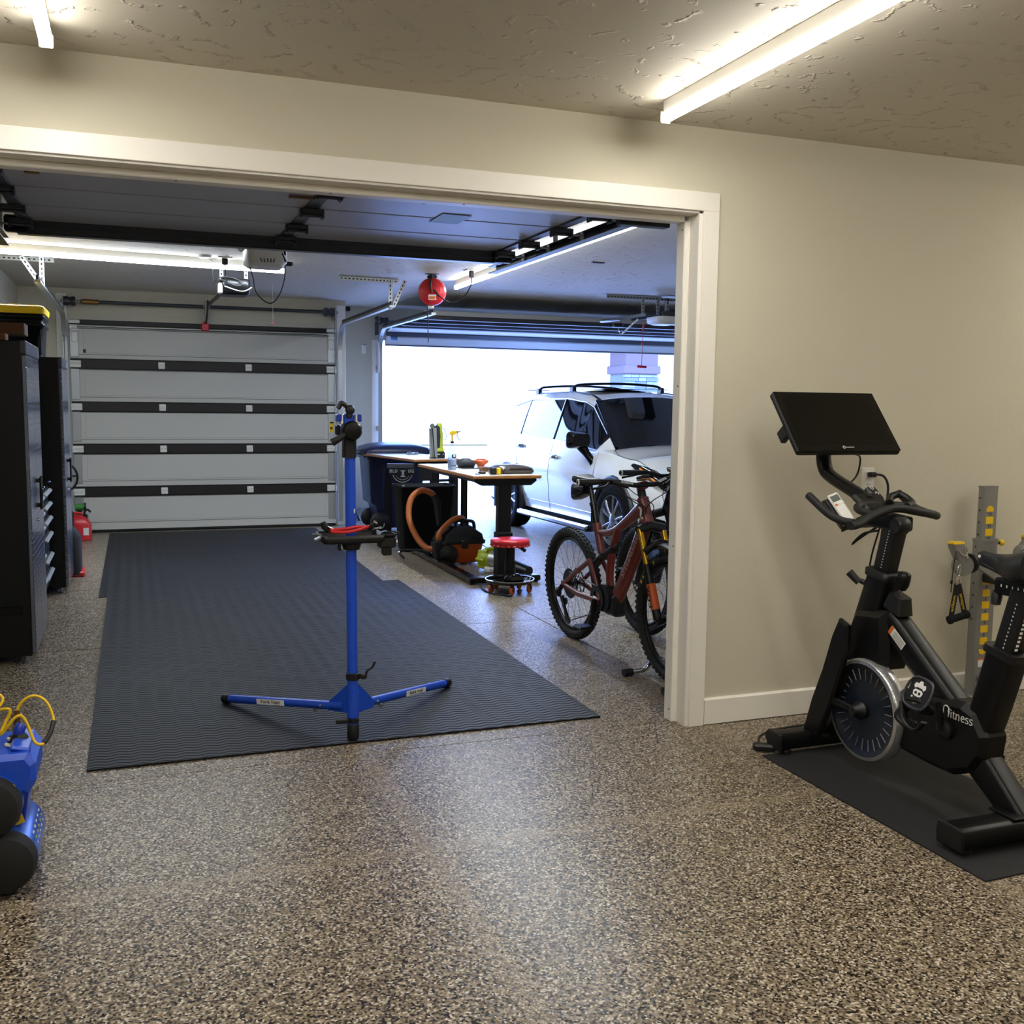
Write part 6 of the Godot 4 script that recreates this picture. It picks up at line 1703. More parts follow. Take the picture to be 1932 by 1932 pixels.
# ---------------------------------------------------------------- desks and what stands on and under them
func build_desks() -> void:
	var y := 0.905
	var t := thing("standing_desk", "wood topped standing desk on a black T leg, beside the white car", "desk", Vector3(2.96, 0, -4.75))
	bg(); bb(2.645, 3.265, y, y + 0.027, -5.66, -3.90, 0.005); var top := part("desktop", M.wood, t)
	bg(); bb(2.651, 3.259, y + 0.0266, y + 0.0285, -5.654, -3.906); part("laminate_face", M.laminate, top)
	bg(); pr(v2([2.68, y, 3.24, y, 3.24, y - 0.025, 3.19, y - 0.062, 2.75, y - 0.062, 2.68, y - 0.025]), Transform3D(Basis(), Vector3(0, 0, -4.03)), 0.08, 0.006); part("top_bracket", M.black_satin, t)
	bg(); bb(2.76, 2.84, y - 0.05, y, -5.55, -4.03, 0.004); bb(3.10, 3.18, y - 0.05, y, -5.55, -4.03, 0.004); part("side_rail", M.black_satin, t)
	bg(); bb(2.905, 3.02, 0.42, y - 0.05, -4.06, -3.975, 0.006); part("upper_column", M.black_satin, t)
	bg(); bb(2.895, 3.03, 0.05, 0.44, -4.075, -3.96, 0.006); part("lower_column", M.black_satin, t)
	bg(); bb(2.64, 3.29, 0.012, 0.062, -4.06, -3.945, 0.010); part("foot_bar", M.black_gloss, t)
	bg(); bb(2.645, 2.735, 0.012, 0.062, -5.95, -4.05, 0.010); part("long_foot_bar", M.black_gloss, t)
	for p in [[2.68, -4.0], [3.26, -4.0], [2.69, -5.88]]:
		bg(); lt(v2([0, 0, 0.022, 0, 0.022, 0.014, 0, 0.014]), Vector3(p[0], 0, p[1]), Vector3.UP, 12); part("leveller", M.black, t)
	bg(); bb(3.03, 3.085, 0.0, y, -5.46, -5.40, 0.006); part("rear_leg", M.black_satin, t)
	# second desk behind, turned a little
	var q := Transform3D(Basis(Vector3.UP, 0.16), Vector3(2.80, 0, -6.38))
	t = thing("side_desk", "wood topped desk with black frame behind the standing desk, next to the bins", "desk", Vector3(3.1, 0, -6.9))
	var X0 := X
	bg(q); bb(0.0, 0.62, y + 0.004, y + 0.03, -1.5, 0.0, 0.005); top = part("desktop", M.wood, t)
	bg(q); bb(0.006, 0.614, y + 0.0296, y + 0.0315, -1.494, -0.006); part("laminate_face", M.laminate, top)
	bg(q); bb(0.03, 0.60, y - 0.05, y + 0.004, -0.10, -0.04, 0.004); part("front_rail", M.black_satin, t)
	for e in [[0.27, -0.09], [0.50, -0.09], [0.27, -1.42], [0.53, -1.42]]:
		bg(q); bb(e[0] - 0.035, e[0] + 0.055, 0.0, y, e[1] - 0.035, e[1] + 0.035, 0.006); part("leg", M.black_satin, t)
	bg(q); bb(0.30, 0.50, 0.685, 0.715, -0.09, -0.05, 0.004); part("cross_bar", M.black_gloss, t)
	bg(q); bb(0.10, 0.30, 0.70, 0.90, -0.09, -0.06, 0.004); part("side_panel", M.black, t)
	# emblem plate hung from the side desk's edge
	var em := thing("emblem_plate", "dark metal emblem plate with a barred letter I, hung under the side desk edge", "sign", Vector3(2.66, 0.8, -6.30))
	var f := Transform3D(Basis(Vector3.UP, -0.25), Vector3(2.665, 0.86, -6.33))
	bg(f); bb(-0.17, 0.11, -0.012, 0.035, -0.04, 0.0, 0.004); part("clamp_bar", M.dark_steel, em)
	bg(f); pr(v2([-0.15, -0.015, 0.13, -0.015, 0.13, -0.085, 0.11, -0.085, 0.09, -0.13, 0.05, -0.16, -0.01, -0.172, -0.07, -0.155, -0.105, -0.11, -0.13, -0.085, -0.15, -0.085]), Transform3D(Basis(), Vector3(0, 0, -0.012)), 0.012, 0.002); var plate := part("plate", M.bin_black, em)
	text("BLD", 0.034, f * Transform3D(Basis(), Vector3(-0.10, -0.042, 0.0005)), M.ink_grey, plate)
	text("I", 0.07, f * Transform3D(Basis(), Vector3(0.0, -0.07, 0.001)), M.ink_grey, plate, true, 1.6)
	text("UG", 0.034, f * Transform3D(Basis(), Vector3(0.085, -0.042, 0.0005)), M.ink_grey, plate)
	bg(f)
	var ar := []
	for a in arc(Vector2(-0.005, -0.055), 0.105, 195, 345, 20): ar.append(Vector3(a.x, a.y, 0.002))
	tb(ar, 0.004, 6)
	var ar2 := []
	for a in arc(Vector2(-0.005, -0.06), 0.075, 205, 335, 16): ar2.append(Vector3(a.x, a.y, 0.002))
	tb(ar2, 0.002, 4)
	part("emblem_arc", M.ink_grey, plate)
	# --- on the standing desk
	var d := y + 0.0285
	t = thing("spray_bottle", "clear spray bottle with a yellow trigger head on the standing desk", "spray bottle", Vector3(2.715, d, -4.72))
	var c := Vector3(2.715, d, -4.72)
	bg(); lt(v2([0, 0.0, 0.036, 0.0, 0.040, 0.006, 0.040, 0.145, 0.034, 0.17, 0.016, 0.225, 0.013, 0.235, 0.013, 0.25]), c, Vector3.UP, 28); part("bottle", M.clear, t)
	bg(); lt(v2([0, 0.003, 0.034, 0.003, 0.037, 0.008, 0.037, 0.095, 0, 0.096]), c, Vector3.UP, 24); part("liquid", M.liquid, t)
	bg(); bx(c + Vector3(0.005, 0.125, 0.0405), Vector3(0.04, 0.032, 0.001)); bx(c + Vector3(0.005, 0.04, 0.0405), Vector3(0.045, 0.006, 0.001)); var lb := part("label", M.ink, t)
	bg(); bx(c + Vector3(0.008, 0.127, 0.0412), Vector3(0.02, 0.018, 0.001)); part("label_mark", M.ink_white, lb)
	bg(); lt(v2([0.015, 0.24, 0.017, 0.245, 0.017, 0.258, 0.012, 0.26]), c, Vector3.UP, 16); part("neck_ring", M.black, t)
	bg(); lt(v2([0.008, 0.255, 0.009, 0.32]), c, Vector3.UP, 10); pr(v2([-0.028, 0.315, 0.02, 0.315, 0.045, 0.33, 0.04, 0.352, 0.0, 0.358, -0.022, 0.34]), Transform3D(Basis(), c + Vector3(0, 0, -0.011)), 0.022, 0.005); part("spray_head", M.yellow, t)
	bg(); tb(cv([c + Vector3(0.03, 0.35, 0), c + Vector3(0.055, 0.345, 0), c + Vector3(0.045, 0.31, 0), c + Vector3(0.07, 0.265, 0)]), 0.004, 6); tb([c + Vector3(0.045, 0.34, 0), c + Vector3(0.08, 0.35, 0)], 0.005, 6); part("trigger", M.pouch, t)
	t = thing("soft_pouch", "dark zipped pouch lying on a black tablet on the standing desk", "pouch", Vector3(2.93, d, -4.98))
	c = Vector3(2.93, d + 0.010, -4.98)
	bg(); loft([rr(c, Vector3(0, 0, 1), Vector3.RIGHT, 0.06, 0.07, 0.03), rr(c + Vector3(0, 0.03, 0), Vector3(0, 0, 1), Vector3.RIGHT, 0.075, 0.09, 0.05), rr(c + Vector3(0, 0.06, 0), Vector3(0, 0, 1), Vector3.RIGHT, 0.06, 0.07, 0.05), rr(c + Vector3(0, 0.078, 0), Vector3(0, 0, 1), Vector3.RIGHT, 0.03, 0.03, 0.03)]); part("body", M.pouch, t)
	bg(); tb(cv([c + Vector3(0.02, 0.075, 0.02), c + Vector3(0.05, 0.06, 0.05), c + Vector3(0.085, 0.03, 0.045)]), 0.003, 6); part("zip", M.chrome, t)
	t = thing("tablet", "flat black tablet under the dark pouch on the standing desk", "tablet", Vector3(2.93, d, -4.95))
	bg(); bb(2.84, 3.02, d, d + 0.009, -5.05, -4.80, 0.003); part("case", M.pouch, t)
	bg(); bb(2.845, 3.015, d + 0.0088, d + 0.0096, -5.045, -4.805); part("screen", M.black_gloss, t)
	t = thing("orange_bowl", "small orange bowl on a white saucer on the standing desk", "bowl", Vector3(3.08, d, -5.0))
	c = Vector3(3.085, d + 0.012, -5.0)
	bg(); lt(v2([0, 0, 0.03, 0, 0.032, 0.006, 0.068, 0.035, 0.072, 0.05, 0.066, 0.058, 0.045, 0.066, 0.0, 0.068]), c, Vector3.UP, 26); part("body", M.orange, t)
	bg(); lt(v2([0.040, 0.066, 0.044, 0.07, 0.03, 0.072, 0.0, 0.072]), c, Vector3.UP, 24); part("lid", M.red, t)
	t = thing("saucer", "white saucer under the orange bowl on the standing desk", "saucer", Vector3(3.085, d, -5.0))
	bg(); lt(v2([0, 0, 0.045, 0, 0.075, 0.008, 0.076, 0.011, 0.04, 0.006, 0, 0.006]), Vector3(3.085, d, -5.0), Vector3.UP, 26); part("dish", M.white, t)
	bg(); lt(v2([0.03, 0.006, 0.033, 0.0105, 0.028, 0.0105, 0.026, 0.006]), Vector3(3.085, d, -5.0), Vector3.UP, 20); part("foot_ring", M.white, t)
	t = thing("tape_measure", "black and yellow tape measure at the front edge of the standing desk", "tape measure", Vector3(2.89, d, -4.03))
	bg(); bb(2.845, 2.90, d, d + 0.062, -4.06, -4.01, 0.010); part("case", M.black, t)
	bg(); bb(2.895, 2.935, d, d + 0.058, -4.06, -4.008, 0.008); part("yellow_side", M.yellow, t)
	bg(); bb(2.835, 2.85, d + 0.004, d + 0.012, -4.045, -4.03, 0.001); part("tape_hook", M.steel, t)
	t = thing("clip", "small black clip left of the tape measure on the standing desk", "clip", Vector3(2.80, d, -4.12))
	bg(); bb(2.775, 2.83, d, d + 0.022, -4.14, -4.10, 0.006); part("body", M.black, t)
	bg(); cy(Vector3(2.765, d + 0.014, -4.12), Vector3(2.80, d + 0.014, -4.12), 0.006, 8); part("pin", M.gunmetal, t)
	t = thing("screw", "tiny grey screw near the front edge of the standing desk", "screw", Vector3(2.74, d, -4.05))
	bg(); cy(Vector3(2.725, d + 0.005, -4.05), Vector3(2.755, d + 0.004, -4.05), 0.004, 8); part("shank", M.dark_steel, t)
	bg(); cy(Vector3(2.72, d + 0.006, -4.05), Vector3(2.725, d + 0.006, -4.05), 0.006, 10); part("head", M.dark_steel, t)
	t = thing("vinyl_bag", "glossy brown-black padded bag lying on the standing desk", "bag", Vector3(3.09, d, -4.22))
	c = Vector3(3.09, d, -4.2)
	bg(); loft([rr(c + Vector3(0, 0.001, 0), Vector3(0, 0, 1), Vector3.RIGHT, 0.13, 0.165, 0.04), rr(c + Vector3(0.0, 0.02, 0), Vector3(0, 0, 1), Vector3.RIGHT, 0.15, 0.18, 0.05), rr(c + Vector3(0, 0.05, 0), Vector3(0, 0, 1), Vector3.RIGHT, 0.14, 0.165, 0.06), rr(c + Vector3(-0.02, 0.072, 0), Vector3(0, 0, 1), Vector3.RIGHT, 0.11, 0.12, 0.07), rr(c + Vector3(-0.02, 0.078, 0), Vector3(0, 0, 1), Vector3.RIGHT, 0.05, 0.06, 0.04)]); part("body", M.bag, t)
	bg(); tb(cv([c + Vector3(-0.12, 0.012, 0.15), c + Vector3(-0.10, 0.05, 0.135), c + Vector3(-0.09, 0.07, 0.10)]), 0.004, 6); tb([c + Vector3(-0.06, 0.045, 0.148), c + Vector3(0.14, 0.042, 0.146)], 0.0035, 6); part("seam", M.black_gloss, t)
	t = thing("steel_lid", "small steel lid at the right end of the standing desk behind the bag", "lid", Vector3(3.23, d, -4.42))
	bg(); lt(v2([0, 0, 0.03, 0, 0.036, 0.02, 0.03, 0.05, 0.01, 0.06, 0, 0.06]), Vector3(3.228, d, -4.42), Vector3.UP, 20); part("body", M.chrome, t)
	bg(); lt(v2([0.0, 0.058, 0.01, 0.06, 0.012, 0.07, 0, 0.074]), Vector3(3.228, d, -4.42), Vector3.UP, 12); part("knob", M.steel, t)
	t = thing("small_box", "small dark brown box behind the tape measure on the standing desk", "box", Vector3(2.93, d, -4.42))
	bg(); bb(2.89, 2.985, d, d + 0.035, -4.47, -4.38, 0.004); part("box", M.lumber, t)
	bg(); bb(2.888, 2.987, d + 0.03, d + 0.04, -4.472, -4.378, 0.003); part("lid", M.lumber, t)
	# --- on the side desk
	d = y + 0.0315
	t = thing("work_light", "lime and black cordless work light standing on the side desk", "work light", Vector3(3.145, d, -6.6))
	c = Vector3(3.145, d, -6.62)
	bg(); bb(c.x - 0.058, c.x + 0.058, d, d + 0.075, c.z - 0.045, c.z + 0.045, 0.012); var bt := part("battery", M.black, t)
	bg(); bx(c + Vector3(-0.02, 0.045, 0.0455), Vector3(0.035, 0.012, 0.002)); bx(c + Vector3(0.035, 0.045, 0.0455), Vector3(0.01, 0.01, 0.002)); part("battery_print", M.label_white, bt)
	bg(); loft([rr(c + Vector3(0, 0.075, 0), Vector3(0, 0, 1), Vector3.RIGHT, 0.04, 0.055, 0.015), rr(c + Vector3(0.0, 0.10, 0), Vector3(0, 0, 1), Vector3.RIGHT, 0.035, 0.045, 0.015), rr(c + Vector3(0.015, 0.125, 0), Vector3(0, 0, 1), Vector3.RIGHT, 0.025, 0.022, 0.012), rr(c + Vector3(0.02, 0.24, 0), Vector3(0, 0, 1), Vector3.RIGHT, 0.025, 0.02, 0.012), rr(c + Vector3(0.0, 0.36, 0), Vector3(0, 0, 1), Vector3.RIGHT, 0.03, 0.028, 0.012), rr(c + Vector3(0.0, 0.385, 0), Vector3(0, 0, 1), Vector3.RIGHT, 0.02, 0.02, 0.012)]); part("body", M.lime, t)
	bg(); tb([c + Vector3(-0.018, 0.12, 0.02), c + Vector3(-0.018, 0.24, 0.02), c + Vector3(-0.02, 0.34, 0.02)], [0.022, 0.026, 0.022], 10); lt(v2([0, -0.02, 0.028, -0.02, 0.032, 0, 0.028, 0.02, 0, 0.02]), c + Vector3(-0.03, 0.33, 0.01), Vector3(0, 0, 1), 16); part("handle_grip", M.pouch, t)
	bg(); tb(cv([c + Vector3(0.03, 0.34, 0), c + Vector3(0.06, 0.31, 0), c + Vector3(0.085, 0.245, 0), c + Vector3(0.07, 0.20, 0), c + Vector3(0.035, 0.22, 0)]), 0.004, 6); part("wrist_loop", M.black, t)
	t = thing("grey_panel", "flat grey panel standing upright on the side desk", "panel", Vector3(3.06, d, -6.56))
	bg(); bx(Vector3(3.06, d + 0.165, -6.56), Vector3(0.085, 0.33, 0.02), 0.003, Basis(Vector3(0, 0, 1), 0.03)); part("board", M.galv, t)
	bg(); bb(3.02, 3.10, d, d + 0.012, -6.59, -6.53, 0.003); part("foot", M.dark_steel, t)
	t = thing("dial_stand", "thin black stand with a round grey dial in front of the grey panel", "gauge", Vector3(3.045, d, -6.50))
	bg(); cy(Vector3(3.06, d, -6.50), Vector3(3.035, d + 0.335, -6.50), 0.006, 8); lt(v2([0, 0, 0.012, 0, 0.012, 0.02, 0, 0.022]), Vector3(3.06, d, -6.50), Vector3.UP, 10); cy(Vector3(3.035, d + 0.38, -6.5), Vector3(3.034, d + 0.43, -6.5), 0.002, 6); part("rod", M.black, t)
	bg(); lt(v2([0, -0.008, 0.026, -0.008, 0.028, 0, 0.026, 0.008, 0, 0.008]), Vector3(3.033, d + 0.355, -6.50), Vector3(0, 0, 1), 20); part("dial", mt(h("6d7264"), 0.4), t)
	t = thing("caliper", "small bright metal clamp lying near the far end of the side desk", "clamp", Vector3(3.05, d, -7.4))
	bg(); tb([Vector3(2.98, d + 0.012, -7.38), Vector3(3.12, d + 0.012, -7.42)], 0.012, 8); part("bar", M.chrome, t)
	bg(); bb(3.0, 3.03, d, d + 0.035, -7.43, -7.35, 0.004); bb(3.08, 3.10, d, d + 0.03, -7.45, -7.37, 0.004); part("jaw", M.chrome, t)
	t = thing("phone", "white edged phone lying at the side desk's near edge", "phone", Vector3(3.22, d, -6.55))
	bg(); bb(3.20, 3.34, d, d + 0.009, -6.62, -6.52, 0.003); part("case", M.white, t)
	bg(); bb(3.205, 3.335, d + 0.0088, d + 0.0095, -6.615, -6.525); part("screen", M.black_gloss, t)

func build_bins() -> void:
	var t := thing("wheeled_bin", "large dark blue wheeled bin in the corner by the open garage door", "wheeled bin", Vector3(2.98, 0, -8.05))
	var rg := func(y: float, x0: float, x1: float, hz: float, r := 0.05) -> Array: return rr(Vector3((x0 + x1) / 2, y, -8.08), Vector3(0, 0, 1), Vector3.RIGHT, hz, (x1 - x0) / 2, r)
	bg(); loft([rg.call(0.03, 2.78, 3.22, 0.24), rg.call(0.30, 2.72, 3.26, 0.26), rg.call(0.34, 2.655, 3.27, 0.265), rg.call(0.86, 2.62, 3.33, 0.30), rg.call(0.865, 2.60, 3.35, 0.32), rg.call(0.93, 2.59, 3.36, 0.33), rg.call(0.94, 2.585, 3.37, 0.335)]); part("body", M.bin_blue, t)
	bg(); loft([rg.call(0.925, 2.565, 3.385, 0.345, 0.08), rg.call(0.965, 2.56, 3.39, 0.35, 0.08), rg.call(1.0, 2.60, 3.37, 0.335, 0.1), rg.call(1.035, 2.70, 3.27, 0.28, 0.12), rg.call(1.055, 2.82, 3.15, 0.2, 0.12), rg.call(1.06, 2.92, 3.05, 0.1, 0.06)]); var lid := part("lid", M.bin_blue, t)
	bg(); tb(cv(v3([[2.60, 0.985, -7.82], [2.56, 0.965, -7.95], [2.55, 0.965, -8.15], [2.59, 0.985, -8.32]])), 0.014, 8); part("lid_handle", M.bin_blue, lid)
	bg(); tb(v3([[2.585, 0.90, -8.32], [2.585, 0.90, -7.84]]), 0.016, 8); part("hinge_bar", M.bin_blue, t)
	for z in [-7.80, -8.36]:
		bg(); lt(v2([0, -0.025, 0.10, -0.025, 0.115, -0.012, 0.115, 0.012, 0.10, 0.025, 0, 0.025]), Vector3(2.755, 0.115, z), Vector3(0, 0, 1), 28); part("wheel", M.black, t)
	for x in [2.80, 2.98, 3.14]:
		bg(); tb([Vector3(x + 0.02, 0.10, -7.835), Vector3(x - 0.01, 0.80, -7.785)], 0.018, 6, false, 0.5); part("body_rib", M.bin_blue, t)
	t = thing("black_bin", "tall plain black bin in front of the side desk, behind the orange hose", "bin", Vector3(2.83, 0, -6.12))
	var rb := func(y: float, hx: float, hz: float) -> Array: return rr(Vector3(2.84, y, -6.14), Vector3(0, 0, 1), Vector3.RIGHT, hz, hx, 0.03)
	bg(); loft([rb.call(0.0, 0.235, 0.15), rb.call(0.03, 0.245, 0.155), rb.call(0.66, 0.285, 0.18), rb.call(0.665, 0.30, 0.19), rb.call(0.69, 0.302, 0.192), rb.call(0.69, 0.28, 0.175), rb.call(0.55, 0.27, 0.165)], false); part("body", M.bin_black, t)
	bg(); loft([rb.call(0.04, 0.235, 0.148), rb.call(0.05, 0.235, 0.148)]); part("bottom", M.bin_black, t)
	bg(); tb([Vector3(2.56, 0.69, -5.96), Vector3(2.585, 0.69, -5.95)], 0.010, 8); part("rim_clip", M.steel, t)
	t = thing("leaning_pole", "thin black pole leaning in the corner behind the repair stand", "pole", Vector3(2.62, 0, -8.9))
	bg(); cy(Vector3(2.74, 0.005, -8.95), Vector3(2.62, 0.55, -9.2), 0.012, 8); part("shaft", M.black, t)
	bg(); cy(Vector3(2.745, 0.002, -8.94), Vector3(2.732, 0.06, -8.97), 0.018, 8); part("tip", M.black, t)

func build_under_desk() -> void:
	# shop vacuum
	var t := thing("shop_vacuum", "orange and black shop vacuum with a thick hose, under the standing desk", "vacuum cleaner", Vector3(2.95, 0, -5.22))
	var rg := func(y: float, hx: float, hz: float, r := 0.05) -> Array: return rr(Vector3(2.945, y, -5.24), Vector3(0, 0, 1), Vector3.RIGHT, hz, hx, r)
	bg(); loft([rg.call(0.012, 0.165, 0.14), rg.call(0.03, 0.175, 0.15), rg.call(0.19, 0.205, 0.17), rg.call(0.20, 0.212, 0.175)]); part("drum", M.orange, t)
	bg(); loft([rg.call(0.195, 0.222, 0.185), rg.call(0.225, 0.225, 0.188), rg.call(0.235, 0.21, 0.175), rg.call(0.285, 0.20, 0.165), rg.call(0.335, 0.13, 0.14), rg.call(0.36, 0.10, 0.12)]); var hd := part("motor_head", M.black_rough, t)
	bg()
	for i in 7: bx(Vector3(3.02 + 0.018 * i, 0.262, -5.06 - 0.003 * i), Vector3(0.006, 0.03 - 0.003 * i, 0.01))
	part("vent_slot", M.ink, hd)
	bg(); tb(cv(v3([[2.83, 0.33, -5.2], [2.86, 0.40, -5.2], [3.02, 0.405, -5.2], [3.08, 0.385, -5.2], [3.09, 0.30, -5.2]])), 0.017, 8, false, 1.6); part("carry_handle", M.black, t)
	for x in [2.90, 2.96, 3.02]:
		bg(); bb(x - 0.008, x + 0.008, 0.33, 0.40, -5.22, -5.18, 0.004); part("handle_post", M.black, hd)
	bg(); bb(2.915, 2.985, 0.155, 0.235, -5.065, -5.04, 0.01); part("latch", M.black, t)
	for p in [[2.775, -5.10], [3.11, -5.10], [2.775, -5.38], [3.11, -5.38]]:
		bg(); lt(v2([0, -0.012, 0.022, -0.012, 0.026, 0, 0.022, 0.012, 0, 0.012]), Vector3(p[0], 0.026, p[1]), Vector3.RIGHT, 16); part("caster", M.black, t)
	bg(); lt(v2([0, -0.02, 0.075, -0.02, 0.09, -0.005, 0.09, 0.02, 0.06, 0.04, 0, 0.04]), Vector3(2.79, 0.105, -5.06), Vector3(-0.1, 0, 1), 26); part("rear_wheel", M.black, t)
	bg(); loft([rr(Vector3(2.74, 0.03, -5.15), Vector3(0, 0, 1), Vector3.RIGHT, 0.07, 0.06, 0.02), rr(Vector3(2.72, 0.17, -5.15), Vector3(0, 0, 1), Vector3.RIGHT, 0.07, 0.07, 0.02), rr(Vector3(2.70, 0.215, -5.15), Vector3(0, 0, 1), Vector3.RIGHT, 0.05, 0.05, 0.02)]); part("hose_port", M.black_rough, t)
	var hp := [[2.695, 0.16, -5.16], [2.62, 0.15, -5.2], [2.545, 0.24, -5.3], [2.49, 0.42, -5.4], [2.52, 0.60, -5.45], [2.62, 0.685, -5.45], [2.72, 0.66, -5.45], [2.755, 0.62, -5.45]]
	bg()
	var cp := cv(v3(hp), 12)
	var rad := []
	for i in cp.size(): rad.append(0.028 + 0.0012 * (i % 2))
	tb(cp, rad, 14); part("hose", M.hose, t)
	bg(); tb(v3([[2.75, 0.635, -5.45], [2.785, 0.55, -5.44], [2.80, 0.34, -5.42]]), [0.033, 0.036, 0.026], 14); part("hose_cuff", M.black_rough, t)
	bg()
	cp = cv(v3([[2.71, 0.245, -5.10], [2.70, 0.275, -5.10], [2.745, 0.34, -5.12], [2.85, 0.415, -5.16], [2.93, 0.435, -5.2], [2.985, 0.42, -5.25], [3.0, 0.38, -5.28]]), 12)
	rad = []
	for i in cp.size(): rad.append(0.026 + 0.0012 * (i % 2))
	tb(cp, rad, 14); part("upper_hose", M.hose, t)
	bg(); cy(Vector3(3.14, 0.19, -5.25), Vector3(3.27, 0.10, -5.2), 0.004, 6); part("cord", M.black, t)
	t = thing("floor_nozzle", "black and orange vacuum wand lying behind the leaf blower", "vacuum wand", Vector3(3.27, 0.0, -5.0))
	bg(); cy(Vector3(3.12, 0.035, -5.05), Vector3(3.42, 0.035, -5.15), 0.028, 14); part("tube", M.black, t)
	bg(); cy(Vector3(3.35, 0.035, -5.127), Vector3(3.42, 0.035, -5.15), 0.031, 14); part("collar", M.orange, t)
	# leaf blower
	t = thing("leaf_blower", "lime and black leaf blower lying on the floor behind the stool", "leaf blower", Vector3(3.1, 0, -4.55))
	bg(); lt(v2([0, -0.09, 0.06, -0.09, 0.085, -0.06, 0.09, 0.0, 0.08, 0.05, 0.05, 0.07, 0, 0.07]), Vector3(3.05, 0.105, -4.66), Vector3(0.55, -0.05, 0.75), 24); part("housing", M.lime, t)
	for i in 6:
		var a := TAU * i / 6.0
		var ax := Vector3(0.55, -0.05, 0.75).normalized()
		var u := ax.cross(Vector3.UP).normalized()
		var w := u.cross(ax)
		bg(); tb([Vector3(3.05, 0.105, -4.66) - ax * 0.08 + (u * cos(a) + w * sin(a)) * 0.075, Vector3(3.05, 0.105, -4.66) + ax * 0.02 + (u * cos(a) + w * sin(a)) * 0.09], 0.018, 8); part("housing_rib", M.lime, t)
	bg(); tb(v3([[3.07, 0.115, -4.60], [3.12, 0.115, -4.50]]), [0.07, 0.062], 20); part("clear_band", M.galv, t)
	bg(); tb(v3([[3.11, 0.11, -4.53], [3.20, 0.075, -4.30], [3.26, 0.055, -4.16]]), [0.064, 0.056, 0.05], 20); part("tube", M.black_satin, t)
	bg(); tb(cv(v3([[2.98, 0.15, -4.72], [3.06, 0.205, -4.64], [3.16, 0.20, -4.55], [3.2, 0.13, -4.48]])), 0.02, 10); part("handle", M.lime, t)
	bg(); bb(2.99, 3.07, 0.0, 0.05, -4.62, -4.50, 0.015); part("pale_guard", M.white, t)
	bg(); bb(3.28, 3.37, 0.0, 0.05, -4.72, -4.62, 0.012); part("lime_foot", M.lime, t)
	bg(); cy(Vector3(3.14, 0.03, -4.68), Vector3(3.30, 0.03, -4.67), 0.012, 8); part("rod", M.black, t)
	# rolling stool
	var c := Vector3(2.865, 0, -3.58)
	t = thing("rolling_stool", "red topped rolling stool with an orange-wheeled tool tray base", "stool", c)
	bg(); lt(v2([0, 0.382, 0.13, 0.382, 0.150, 0.386, 0.160, 0.396, 0.162, 0.42, 0.158, 0.432, 0.148, 0.438, 0, 0.440]), c, Vector3.UP, 44); var seat := part("seat", M.red, t)
	bg()
	for i in 22:
		var a := TAU * i / 22.0
		bx(c + Vector3(cos(a) * 0.151, 0.390, sin(a) * 0.151), Vector3(0.03, 0.016, 0.03), 0.006, Basis(Vector3.UP, -a))
	part("seat_scallop", M.red, seat)
	bg(); cy(c + Vector3(0, 0.09, 0), c + Vector3(0, 0.26, 0), 0.046, 26); part("lower_post", M.black_satin, t)
	bg(); cy(c + Vector3(0, 0.25, 0), c + Vector3(0, 0.385, 0), 0.040, 26); part("upper_post", M.black_satin, t)
	bg(); tb(cv([c + Vector3(0.06, 0.368, 0.03), c + Vector3(0.085, 0.362, 0.03), c + Vector3(0.11, 0.345, 0.03), c + Vector3(0.125, 0.335, 0.03)]), [0.006, 0.006, 0.008, 0.009, 0.010, 0.011, 0.012, 0.013, 0.014, 0.014, 0.014, 0.014, 0.015, 0.015, 0.015, 0.014, 0.013, 0.012, 0.010], 8, false, 0.6); part("lift_lever", M.black, t)
	bg(); lt(v2([0, 0.078, 0.17, 0.078, 0.196, 0.084, 0.20, 0.092, 0.20, 0.106, 0.194, 0.106, 0.192, 0.094, 0.17, 0.09, 0, 0.09]), c, Vector3.UP, 40); var tr := part("tray", M.black_gloss, t)
	bg(); lt(v2([0.196, 0.104, 0.203, 0.106, 0.203, 0.112, 0.196, 0.112]), c, Vector3.UP, 40); part("tray_rim", M.chrome, tr)
	for i in 5:
		var a := TAU * i / 5.0 + 0.55
		var p := c + Vector3(cos(a) * 0.165, 0.036, sin(a) * 0.165)
		bg(); lt(v2([0.008, -0.011, 0.026, -0.011, 0.036, -0.006, 0.036, 0.006, 0.026, 0.011, 0.008, 0.011]), p, Vector3(0.6, 0, 0.8), 22); var wh := part("caster", M.orange, t)
		bg(); bx(p + Vector3(0, 0.022, 0), Vector3(0.03, 0.046, 0.03), 0.006); cy(p - Vector3(0.016, 0, 0), p + Vector3(0.016, 0, 0), 0.008, 8); part("caster_fork", M.black, wh)
	t = thing("safety_glasses", "dark wraparound goggles lying in the rolling stool's tray", "goggles", c + Vector3(0.0, 0.09, 0.09))
	bg(); loft([rr(c + Vector3(-0.09, 0.115, 0.10), Vector3(0, 1, 0), Vector3(0, 0, 1), 0.018, 0.02, 0.012), rr(c + Vector3(-0.04, 0.135, 0.12), Vector3(0, 1, 0), Vector3(0, 0, 1), 0.04, 0.03, 0.02), rr(c + Vector3(0.03, 0.13, 0.125), Vector3(0, 1, 0), Vector3(0, 0, 1), 0.038, 0.03, 0.02), rr(c + Vector3(0.08, 0.11, 0.10), Vector3(0, 1, 0), Vector3(0, 0, 1), 0.016, 0.02, 0.012)]); part("frame", M.black_gloss, t)
	bg(); bx(c + Vector3(-0.005, 0.13, 0.152), Vector3(0.09, 0.032, 0.006), 0.003); part("lens", M.car_glass, t)
	t = thing("wire_coil", "bright bent wire lying at the right of the stool's tray", "wire", c + Vector3(0.13, 0.09, 0.05))
